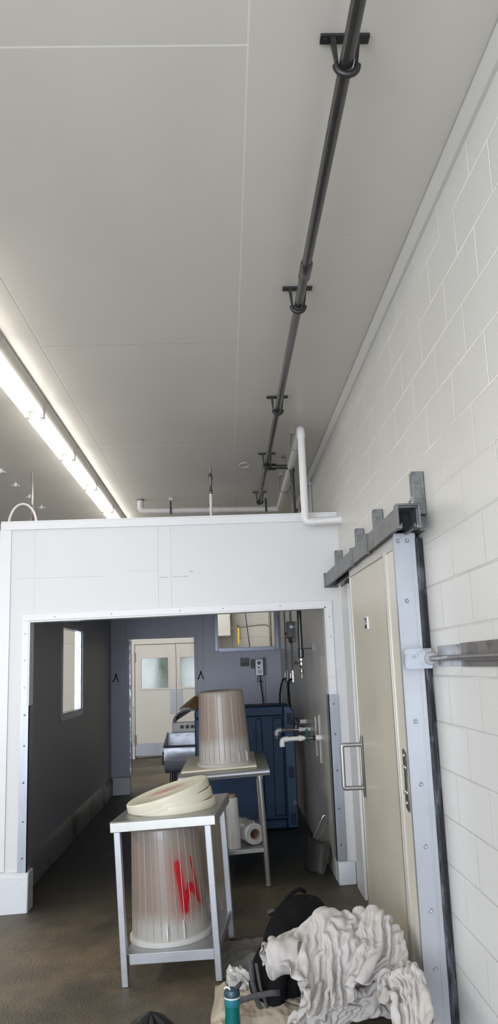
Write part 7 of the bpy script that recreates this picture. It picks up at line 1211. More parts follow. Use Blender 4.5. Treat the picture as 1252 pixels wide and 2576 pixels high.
-23,-53,61,-10,-9,88,75,39,-30,65,24,30,1,70,0,55,-25,-50,51,66,20,16,1,91,55,49,21,60,15,-57,69,1,-4,13,-45,-70,60,49,10,74,-8,-3,38,-81,-11,51,57,-10,36,-27,-48,72,15,-14,65,34,4,9,60,56,76,41,-8,51,-72,1,69,20,-5,57,40,-30,48,54,-9,15,69,
47,31,59,42,34,61,4,74,-3,5,67,-73,11,67,7,29,39,60,-7,2,90,35,64,26,-28,57,-48,48,81,6,-25,43,63,-4,-49,69,31,78,10,-12,71,-40,-25,70,5,-7,56,46,-18,-35,90,24,71,31,-6,69,32,11,15,58,-36,70,-5,34,70,2,6,62,12,-59,38,-79,-19,53,33,-38,-13,
65,77,48,46,45,81,10,-35,20,-52,-64,-2546,-1135,-164,0,8,98,67,43,-38,69,50,-14,6,46,61,-44,-68,35,-3,0,79,2,72,34,59,40,14,67,33,-13,43,-16,-69,56,35,21,38,8,92,50,66,3,67,-20,-29,45,-10,-47,60,-3,-45,19,52,72,73,1,-35,40,-82,-28,63,-18,
-33,36,75,4,69,-22,-17,50,44,33,-15,85,30,61,31,-40,83,6,-1,71,7,-1,74,22,-7,71,12,-17,40,76,19,-38,40,71,28,60,24,74,3,-5,88,1,12,57,-33,29,56,41,-15,-2,93,19,56,38,-4,65,-49,29,77,15,-6,-22,80,24,47,57,-15,55,-73,-4,69,25,-15,63,7,-11,11,
70,-9,7,84,30,50,52,-5,75,-11,-23,59,-56,-38,72,1,-20,28,67,47,72,10,-27,32,-74,-64,34,46,59,57,44,24,20,13,-73,64,-42,15,-2557,-1161,-121,75,33,-12,-7,42,84,83,12,-53,59,53,20,-62,-37,65,41,79,29,-60,-48,69,20,61,40,67,54,-8,73,27,-34,16,
-44,-74,67,45,12,37,36,84,32,-2,-82,54,-20,-42,65,21,25,38,36,74,57,63,0,68,-5,-48,30,-89,-11,62,-2,-42,24,80,24,44,55,41,39,54,24,46,44,-28,59,39,-24,65,30,-25,69,28,-24,57,-69,16,83,0,-13,33,77,44,32,66,38,-23,55,46,66,36,-10,88,0,-5,49,
-42,58,66,23,-22,-13,91,26,61,34,-15,58,-56,32,74,32,-11,-18,87,22,39,22,-53,66,26,-9,71,-23,24,44,44,15,59,-2,-55,6,70,56,62,-22,-41,64,-40,-18,73,-3,-15,31,33,-51,60,1,-8,42,24,64,78,-17,-7,33,28,-61,-46,1,-70,73,-22,-12,-2491,-1067,93,33,
-66,-37,91,8,-11,-17,74,62,83,-5,-41,50,68,21,-60,-23,61,41,83,17,-53,-68,84,37,75,15,51,71,-8,36,-48,-61,64,-16,-64,54,53,37,63,56,-17,0,-74,-46,69,14,-16,63,61,2,35,43,74,38,72,4,62,-17,-36,44,-84,0,65,22,-49,52,61,18,31,68,45,48,34,-44,
52,34,10,36,72,14,31,61,-23,80,-10,-10,75,-35,-10,71,-18,36,45,58,29,-19,61,48,19,66,32,39,57,-19,86,10,12,45,-71,30,63,37,-3,-14,91,2,66,30,-6,66,-57,34,65,39,-20,-12,85,-7,49,50,-12,50,-52,22,67,-12,-36,76,5,-22,61,53,-17,17,66,57,67,5,
-17,69,7,-18,58,-52,-25,42,-51,-40,65,4,3,-17,-3,-83,89,-5,45,-14,2,-83,-22,-6,-78,-2419,-1011,256,71,5,-26,29,-80,-33,83,31,-3,-8,68,50,83,-2,-46,-1,34,80,60,48,-34,-22,27,90,-66,-27,59,23,87,14,66,21,-46,66,-38,-62,-30,95,2,72,47,-5,37,
-90,-20,78,11,-18,69,5,-29,73,17,-18,-5,67,63,44,57,-7,52,18,-56,59,-74,14,74,0,-31,55,44,-17,55,54,-3,67,36,4,44,66,-2,3,84,25,42,62,26,20,-93,-26,53,41,25,44,53,27,78,-26,31,50,54,-13,24,75,29,-27,71,23,80,5,11,63,-47,29,63,38,-6,-4,84,13,
69,29,-22,62,-33,32,60,34,-28,-2,81,13,67,25,-13,69,-29,-8,74,24,-34,51,-67,-9,42,47,58,69,2,-27,13,-21,-66,59,-29,30,79,-31,-11,-22,-13,-87,64,-15,-28,9,-2,-85,86,-18,44,9,-7,-90,-2461,-1012,257,39,68,23,76,14,-29,45,-68,-8,54,58,27,55,-9,
-38,64,33,-6,3,46,54,51,63,16,-47,37,72,-53,-6,89,31,79,-10,59,3,-64,66,0,-53,-27,103,48,78,-48,-47,11,83,-48,83,8,-17,24,-105,32,80,-14,-30,79,46,-16,3,90,13,38,69,-31,51,-79,24,76,21,-26,70,35,5,-4,94,-20,95,-19,10,-23,91,13,75,44,46,24,
-92,-43,78,16,16,42,66,38,-33,100,5,91,-22,20,68,26,14,-46,79,22,50,55,12,67,36,-23,76,-4,30,60,28,32,5,74,-37,79,18,-15,44,-58,32,74,19,-15,30,71,20,70,22,-12,46,-64,-38,52,-62,3,71,-2,-31,56,-2,-42,-26,3,-89,78,-16,-21,15,-39,81,78,-27,
-13,-23,1,-83,71,-16,-26,12,-21,-78,57,11,58,-2416,-945,254,42,-14,-75,74,43,4,64,29,45,46,-66,-26,74,18,-18,16,73,21,-60,49,8,45,45,34,71,-41,-4,19,63,45,-19,10,84,19,59,15,67,28,-60,-12,61,38,49,56,-6,59,-8,-68,9,90,4,89,-9,-8,34,-104,-14,
-2,65,-59,57,72,45,54,38,-15,71,37,-26,57,-70,18,14,93,-33,76,-48,14,-1,102,1,83,-54,10,-6,101,36,80,-60,-6,67,33,9,-28,93,2,91,-37,30,-12,102,12,78,-47,6,68,31,-11,33,67,18,35,60,14,12,75,23,64,44,14,60,37,-13,77,33,-21,71,-19,16,69,-38,9,
56,-23,-33,32,0,-64,-34,-22,-70,69,-13,-56,76,-3,-46,17,-63,72,70,-8,-17,-10,-6,-96,76,-27,-19,11,-39,86,70,-22,-13,-31,22,-86,82,-1,24,65,-8,45,-2355,-806,178,11,-89,-14,68,-22,-42,37,58,69,67,18,-13,59,-52,-19,13,73,13,-63,53,19,27,50,29,
52,-57,-11,72,21,-22,43,64,11,36,7,69,50,34,-45,32,78,17,-25,8,90,49,50,-13,40,9,-84,-4,56,65,55,50,-4,55,-42,-47,74,-25,-15,53,49,12,67,40,-12,-23,94,15,76,-61,-23,-6,99,33,79,-60,-43,-2,91,36,78,-55,-8,-5,56,37,91,-15,-13,-43,87,36,76,18,
19,62,42,15,58,47,1,78,-27,-20,-7,81,16,48,47,16,63,44,16,73,33,5,76,8,-23,3,10,-81,73,-14,-1,51,-33,-23,70,-25,-23,69,-8,-36,16,5,-81,-35,-21,-76,54,-4,-59,84,-28,-3,-3,-41,92,72,3,9,2,-25,-80,61,-16,-62,57,-34,24,19,19,-69,79,28,8,48,-24,
66,-2379,-768,295,72,6,-35,14,-85,1,73,-41,-31,28,73,51,61,-39,-6,20,66,11,-66,51,18,22,68,38,72,-14,-9,55,-35,-33,67,21,-46,67,36,8,-1,27,84,-34,65,-6,76,-3,-23,54,21,56,30,15,-77,48,55,17,27,36,50,49,28,22,-26,78,-12,19,68,-31,72,30,12,62,
-11,66,51,-37,-42,27,75,34,34,-63,-53,59,8,-20,-6,58,57,39,31,65,50,-33,-67,35,52,26,52,39,47,75,23,9,65,41,3,76,30,9,59,45,-24,52,35,-41,34,28,-52,2,61,-50,72,-28,16,72,7,-26,-24,29,-78,73,6,-48,74,-1,-38,8,-78,45,78,-31,-5,47,3,-68,-28,
-30,-78,48,-13,-63,80,-3,23,30,-39,80,76,11,17,39,-24,-78,5,-51,-66,62,28,-37,61,45,-36,-16,-5,97,-2325,-864,321,29,84,49,85,15,5,-18,-109,-33,89,-4,-13,56,18,43,10,68,20,-63,55,8,65,29,-24,51,36,49,69,15,-28,35,-54,-65,63,20,-29,-25,41,70,
26,63,39,67,37,-8,60,-29,-57,53,40,30,18,66,31,-33,59,34,46,36,24,27,68,34,56,11,-62,57,1,-47,9,0,91,66,16,30,49,51,10,71,-14,-31,24,-51,-75,54,50,-18,2,-5,89,59,50,20,45,3,-84,37,56,-29,39,64,-11,69,32,5,75,-5,35,87,9,-5,-22,68,-54,21,56,
-50,35,33,-52,78,18,-15,59,-47,5,76,10,-22,-41,22,-80,68,7,-60,77,-34,8,2,-67,51,69,-36,25,65,16,-32,39,-22,-70,29,-23,-77,68,6,20,47,-34,82,80,16,0,15,-54,-81,85,18,-18,-15,-19,-87,70,62,23,-2384,-866,478,-26,72,39,77,53,35,16,-84,-38,79,
-44,-37,-2,95,36,76,-35,19,-27,85,23,71,24,-35,50,-31,-62,24,51,66,63,25,-23,18,-46,-57,56,53,-15,14,57,52,12,49,52,70,-34,-63,45,51,41,15,60,35,-29,55,37,38,60,26,67,11,-28,71,16,-30,7,-12,-89,55,26,44,58,1,62,24,56,-39,55,-39,20,85,-3,-2,
-1,23,-90,55,33,33,48,-2,72,58,53,-14,28,74,-16,44,25,-61,22,10,-68,48,59,-14,51,35,-13,60,16,-46,66,21,55,40,50,-30,-37,-14,-85,54,22,-57,70,-35,18,73,8,-21,-36,2,-84,71,-13,-32,73,-33,17,27,-51,66,66,-9,3,75,-19,3,36,-12,-78,66,-2,-53,59,
-23,58,43,-17,93,87,35,-29,-6,-66,-83,90,4,-26,-62,-34,-70,-2354,-799,573,59,49,8,-19,76,62,94,-9,9,14,-84,-68,67,49,6,-27,72,52,78,34,19,58,32,-34,9,-67,-71,81,12,-34,-9,73,83,57,-3,-50,67,-2,-42,-19,67,37,-22,60,64,79,-31,-49,28,69,33,-1,
68,32,74,16,13,64,50,-16,-2,6,-81,72,8,29,59,17,-46,19,32,-75,72,1,37,-26,56,-47,54,-19,-2,73,-13,41,72,5,-52,58,44,-11,-16,68,29,73,-10,9,67,35,40,52,55,24,30,24,-72,36,58,17,21,6,-89,49,-8,-59,63,53,-9,65,35,69,-11,-12,-83,-8,4,-81,55,-26,
-44,66,23,67,16,-12,-80,29,-9,-61,65,-17,-27,67,-21,27,67,14,1,68,-31,19,36,-63,-23,64,21,60,57,-61,7,54,17,-76,59,-33,122,111,-39,-51,-72,-59,-100,85,-17,-37,-2476,-667,667,65,-36,-28,63,49,18,13,64,73,73,-60,-38,76,-13,-39,-14,96,63,87,
-26,-65,5,79,65,75,10,-47,5,-79,-68,79,37,-25,-6,75,72,68,-5,-59,64,46,-15,-45,34,85,51,53,5,45,-17,-89,30,79,68,-5,-6,-95,87,42,49,-32,11,-96,19,28,-46,44,54,-37,70,-39,73,6,51,-74,30,33,-58,55,32,-34,42,55,-5,20,42,62,40,24,-58,61,43,-4,
70,32,18,78,15,33,69,-35,28,75,-4,56,63,73,6,32,73,-38,23,-50,-85,48,20,-44,74,55,21,33,60,-44,-49,-85,-33,4,-36,-77,78,34,0,71,45,44,48,-7,-70,-8,-78,-47,72,-23,-36,85,4,15,41,-24,93,77,-47,-18,14,9,-115,82,-59,4,92,-54,63,74,-30,85,60,-68,
-77,18,-10,-111,-87,12,-64,-2410,-588,853,34,-54,-59,81,-3,-27,19,42,60,65,19,38,50,40,-15,66,10,10,67,-45,-53,31,81,37,48,-19,-62,64,43,3,-2,-79,-58,75,51,-25,2,54,71,58,2,-70,16,26,88,67,63,6,10,-35,-99,49,76,46,20,-19,-84,33,56,55,-3,17,
-104,40,56,11,36,6,-100,87,-3,-25,24,77,42,-13,73,45,63,24,-42,-8,-46,-88,68,43,30,-24,7,-86,68,53,-21,66,43,-10,69,46,-15,59,65,-5,80,21,49,58,-40,67,25,71,-13,70,45,50,47,11,-59,48,-3,-59,63,85,7,-1,-50,-65,-38,-63,-51,50,14,-69,56,23,80,
70,21,-15,45,-50,-52,-13,-75,-52,76,9,34,36,-17,-71,84,-62,11,64,13,90,48,-113,-45,100,-12,106,-3,-23,-134,40,-18,-78,76,-69,-26,1,31,-91,-2503,-573,930,79,1,1,55,-40,-61,69,-4,-16,57,22,9,61,41,-4,10,5,94,67,44,8,73,15,4,56,-7,-57,50,55,16,
49,-15,-47,15,-46,-67,69,35,24,3,-13,-71,50,43,-20,14,9,96,74,12,-34,52,40,21,58,47,-30,40,-7,-70,3,88,23,4,-19,-77,12,61,34,-4,99,-5,84,-2,28,73,35,-24,49,-2,-71,-77,-36,-52,41,34,-64,64,43,45,-9,0,-101,48,60,52,69,39,-27,67,61,-1,51,7,-81,
71,49,-17,74,55,2,30,13,104,71,25,36,56,53,-28,43,12,-57,61,42,-44,-35,-69,-45,-26,-40,-78,65,14,-47,37,5,77,77,-31,18,71,-23,-21,-43,-46,-117,82,-61,3,55,2,91,112,-28,68,80,-106,2,84,-37,-63,39,16,-87,-71,-21,-63,0,10,-89,48,-48,-47,-2452,
-563,874,45,-2,78,83,14,-4,74,7,-26,70,22,20,40,-27,-74,63,50,4,23,-7,90,63,10,36,65,42,-13,63,33,-15,78,-1,-25,35,-32,-53,20,-18,-76,75,31,26,-8,-18,-83,44,57,-13,30,51,-37,75,-16,40,-24,57,-50,-25,62,-39,39,60,-10,6,53,-32,66,7,-26,69,23,
44,42,-21,60,50,42,-44,75,-40,28,12,38,-73,-29,-5,-62,31,44,-50,57,21,53,-5,31,-55,57,24,49,39,57,17,34,11,-92,85,43,-27,78,52,-17,76,33,-11,49,68,1,59,10,58,8,28,-98,79,16,57,57,5,-24,-52,-54,-65,9,-29,-74,66,7,47,17,-32,-84,75,-60,3,51,46,
96,33,-128,-54,85,-4,-29,62,-25,61,39,13,-86,77,-54,-4,74,-82,-24,3,-2,-109,-111,26,7,-18,-3,-80,-2303,-605,840,56,38,23,36,-38,70,74,27,36,73,19,-4,62,21,-29,56,-7,-73,60,47,19,34,-25,85,63,29,19,16,41,-74,64,20,-22,60,-69,-1,54,-23,-46,60,
38,-42,61,-2,-33,29,55,-52,8,54,-62,72,6,22,22,60,-27,-57,40,-53,6,74,-31,-3,67,-38,63,-46,66,68,-4,11,68,10,-7,-19,75,-14,78,-57,7,76,-18,-27,42,22,-55,-22,73,22,70,1,-19,-14,19,-69,43,72,9,38,5,55,41,49,49,17,89,-15,39,71,-15,90,11,3,88,4,
-22,53,-19,-57,77,52,36,-20,-32,-109,93,24,63,-36,-67,-89,99,63,27,-24,-85,-72,74,46,31,11,-117,-33,102,55,80,82,-18,-16,-26,-105,-74,53,-9,-58,78,-7,-1,-17,-2,-87,74,-63,7,37,-80,-35,-89,1,-73,-87,39,16,-2151,-601,717,40,31,54,54,66,-6,24,
-56,56,62,-7,66,76,31,6,72,35,-6,39,-2,-81,61,37,16,58,-13,71,31,43,-59,-28,49,-64,72,3,-15,47,-45,-49,63,-10,-36,78,-3,-31,60,26,-33,16,49,-56,54,41,-6,45,52,-21,-2,67,-22,4,61,-38,-59,55,-46,46,44,44,56,-41,-17,75,-25,-3,-15,96,1,58,0,1,
24,-65,-34,74,-11,-43,5,94,-4,43,-30,-10,76,0,-32,11,56,84,56,0,5,-15,72,-2,53,77,9,81,49,28,-15,12,93,89,-5,-33,64,-19,-30,73,53,18,67,-12,-42,-29,-18,-83,74,-31,33,33,-17,-84,51,71,80,66,-30,-22,4,-108,-38,68,22,-51,97,6,57,49,-20,-61,42,
-62,-40,69,-41,-42,-114,-4,-29,74,-69,-23,-88,25,-50,-19,-97,-13,87,-4,-50,-2141,-565,682,24,67,-5,7,93,-37,72,28,72,-23,-97,24,73,-1,32,69,15,7,80,-8,42,62,41,-26,28,53,-36,79,-12,-6,-23,49,-62,-11,59,-49,55,43,-30,70,19,-30,14,-74,-37,69,
45,-1,10,9,-90,67,40,-19,3,83,24,41,-5,-63,61,25,-43,40,71,-1,-22,85,-7,37,60,13,35,-77,-39,62,65,14,-15,82,14,53,-10,-20,6,-81,-48,81,24,-40,3,90,57,61,-23,-40,65,-28,11,74,-15,35,9,21,68,20,63,-22,29,22,73,56,29,48,16,-5,74,82,6,-10,78,33,
1,30,-29,-64,47,-17,-55,53,-39,-34,73,7,-39,35,61,60,81,31,31,47,-31,-75,-5,-101,-42,58,-5,-48,79,-25,11,-42,-48,-60,101,-14,36,-8,-63,-50,-99,28,-35,-32,-87,-50,102,11,10,9,-71,-52,-2033,-573,616,19,71,0,-11,52,-74,30,80,-28,50,9,87,7,-105,
-19,56,-16,56,90,22,1,-44,104,-7,66,6,-32,34,70,-15,38,-37,-65,31,38,-36,58,55,-36,11,62,-48,57,59,11,25,41,74,65,24,-44,-49,-13,-87,43,36,-70,30,76,47,26,-6,-92,54,63,14,0,51,-72,74,28,-10,32,72,64,36,-34,-81,56,68,0,24,52,48,34,-79,-81,44,
98,60,66,-50,-71,-5,65,112,80,-36,1,46,-44,-50,72,-32,30,57,-23,52,-13,7,78,28,23,56,34,-18,56,62,2,45,64,55,20,78,11,-22,56,-9,-54,53,10,-33,52,-44,-51,82,5,-15,76,22,46,-14,-27,-71,66,-39,11,65,-27,-45,-77,-41,-53,64,-38,14,-7,-70,-41,-70,
2,-69,99,-49,39,-64,-49,-52,83,11,-34,74,7,-24,-2011,-646,545,-10,65,-48,10,62,-46,-40,50,-55,61,25,44,25,67,22,55,-87,8,16,66,32,51,48,-40,-79,56,-2,13,68,48,79,26,-27,55,49,-23,14,-2,-83,47,65,57,25,55,-23,51,68,-5,69,37,-15,13,10,-81,-46,
8,-84,62,44,-38,57,50,63,2,44,-99,57,41,65,23,40,-66,57,38,-44,70,31,43,12,11,-101,76,63,40,12,-60,-61,93,0,-17,14,75,72,83,-38,-25,22,30,75,76,-41,-11,55,-59,-35,44,11,78,38,-70,39,26,-18,64,31,-24,60,43,-16,58,45,0,59,72,8,9,77,18,-17,50,
56,-29,55,-10,-32,58,-57,-13,84,-21,10,-19,-42,-75,-8,-19,-68,79,-32,42,-13,-59,-65,-76,28,-66,-17,-77,-16,56,-66,-37,70,-1,58,49,-75,-84,46,68,46,23,-49,-90,-1909,-577,489,-45,11,-68,-44,48,-56,-1,67,-44,45,61,-1,-24,58,-12,48,46,31,63,-23,
35,-24,67,-6,-8,67,-15,55,27,38,-43,47,-14,17,66,14,32,67,-27,83,7,-33,6,80,6,77,-6,-49,9,70,50,53,60,8,69,32,-41,-11,33,-71,13,20,-75,22,64,49,34,58,-26,56,44,-27,46,42,-43,72,13,-28,57,41,-31,52,36,-39,79,-12,-10,53,-30,-42,87,-20,1,-8,71,
62,80,0,24,63,-40,1,71,-42,-2,54,-48,42,-5,9,96,52,-43,38,47,-68,28,47,-9,64,13,-73,21,53,-41,49,71,10,-23,19,49,-54,67,-29,22,55,-28,-71,17,-24,98,81,-42,4,5,-58,-74,-72,43,-53,-45,-39,-56,93,-48,32,-5,-63,-36,28,-67,-37,68,-35,-51,83,49,
48,82,-47,-61,25,115,32,-1962,-564,392,18,-41,-75,-35,3,-76,-26,23,-65,14,77,-27,19,74,-2,29,64,-9,52,54,40,28,-18,91,8,67,-22,-21,39,-78,31,43,73,-1,65,-25,-52,38,-55,0,79,-21,26,65,-1,59,53,7,43,54,17,22,52,24,67,12,-44,13,68,18,18,53,-69,
25,49,-40,41,35,-41,47,7,-51,52,20,-41,62,21,-31,62,19,-34,66,9,-35,66,27,-19,73,11,-26,66,39,42,60,33,18,67,13,32,80,-10,27,66,-31,35,62,-38,31,51,-58,44,32,-56,32,35,-62,39,29,-60,28,36,-55,44,-47,-68,21,72,-41,32,22,59,-73,87,-7,-33,-23,
-39,102,69,-50,-17,-5,-22,83,85,-56,16,-14,-14,-93,-68,-5,-44,58,-51,-35,69,-66,-5,87,15,3,15,-90,-52,103,-4,2,116,110,32,51,102,-22,-2005,-568,341,-57,1,-60,5,-5,-79,29,-54,-72,17,55,-45,-26,58,58,41,52,-60,71,69,10,8,-32,108,19,72,-13,-7,
41,-83,28,67,22,-29,37,-41,-8,75,-2,-23,51,-55,13,83,-17,14,78,-12,80,20,38,-43,58,3,18,61,-39,81,-16,15,-4,61,-51,28,56,-44,60,30,-35,76,-27,9,61,26,-34,53,15,-35,54,28,-43,74,10,-14,63,19,-25,66,15,-36,66,53,-11,71,39,-2,29,-11,80,72,-26,
19,78,29,-31,57,-48,37,45,-55,35,38,-61,38,15,-66,45,-3,-65,51,107,3,-10,-60,-66,34,5,-82,40,86,39,-65,10,-66,81,62,-24,-13,-50,-21,108,44,-59,50,76,-76,46,45,27,-71,-58,18,-46,89,-58,-9,85,4,5,3,-86,-75,140,-4,28,21,151,22,63,120,-40,111,
53,56,-1947,-607,215,-39,-31,-65,-60,37,-56,53,-70,-27,39,-5,-76,-14,52,68,-16,66,-7,44,1,-87,4,58,77,69,1,31,15,52,-74,12,82,-23,-12,60,-25,3,67,13,-23,66,5,22,53,-54,-28,49,-61,56,69,5,20,49,59,-70,14,-53,75,-3,-8,10,51,-50,20,57,-45,63,
35,-31,76,-25,9,77,9,-8,59,17,-31,64,20,-27,76,23,-27,74,16,-2,63,29,-6,50,24,-50,65,27,-16,62,61,20,22,-77,48,69,-6,15,57,18,-63,38,-62,34,23,-66,37,34,-62,31,0,-71,46,98,6,-10,33,-66,37,-77,-60,17,11,-56,58,75,-41,11,-18,-21,84,83,-20,-2,
-20,-43,70,35,-60,60,90,-9,-13,-41,47,-75,80,-29,-42,74,-62,77,113,41,38,130,75,-1,92,85,-13,-39,110,49,-43,47,-88,])
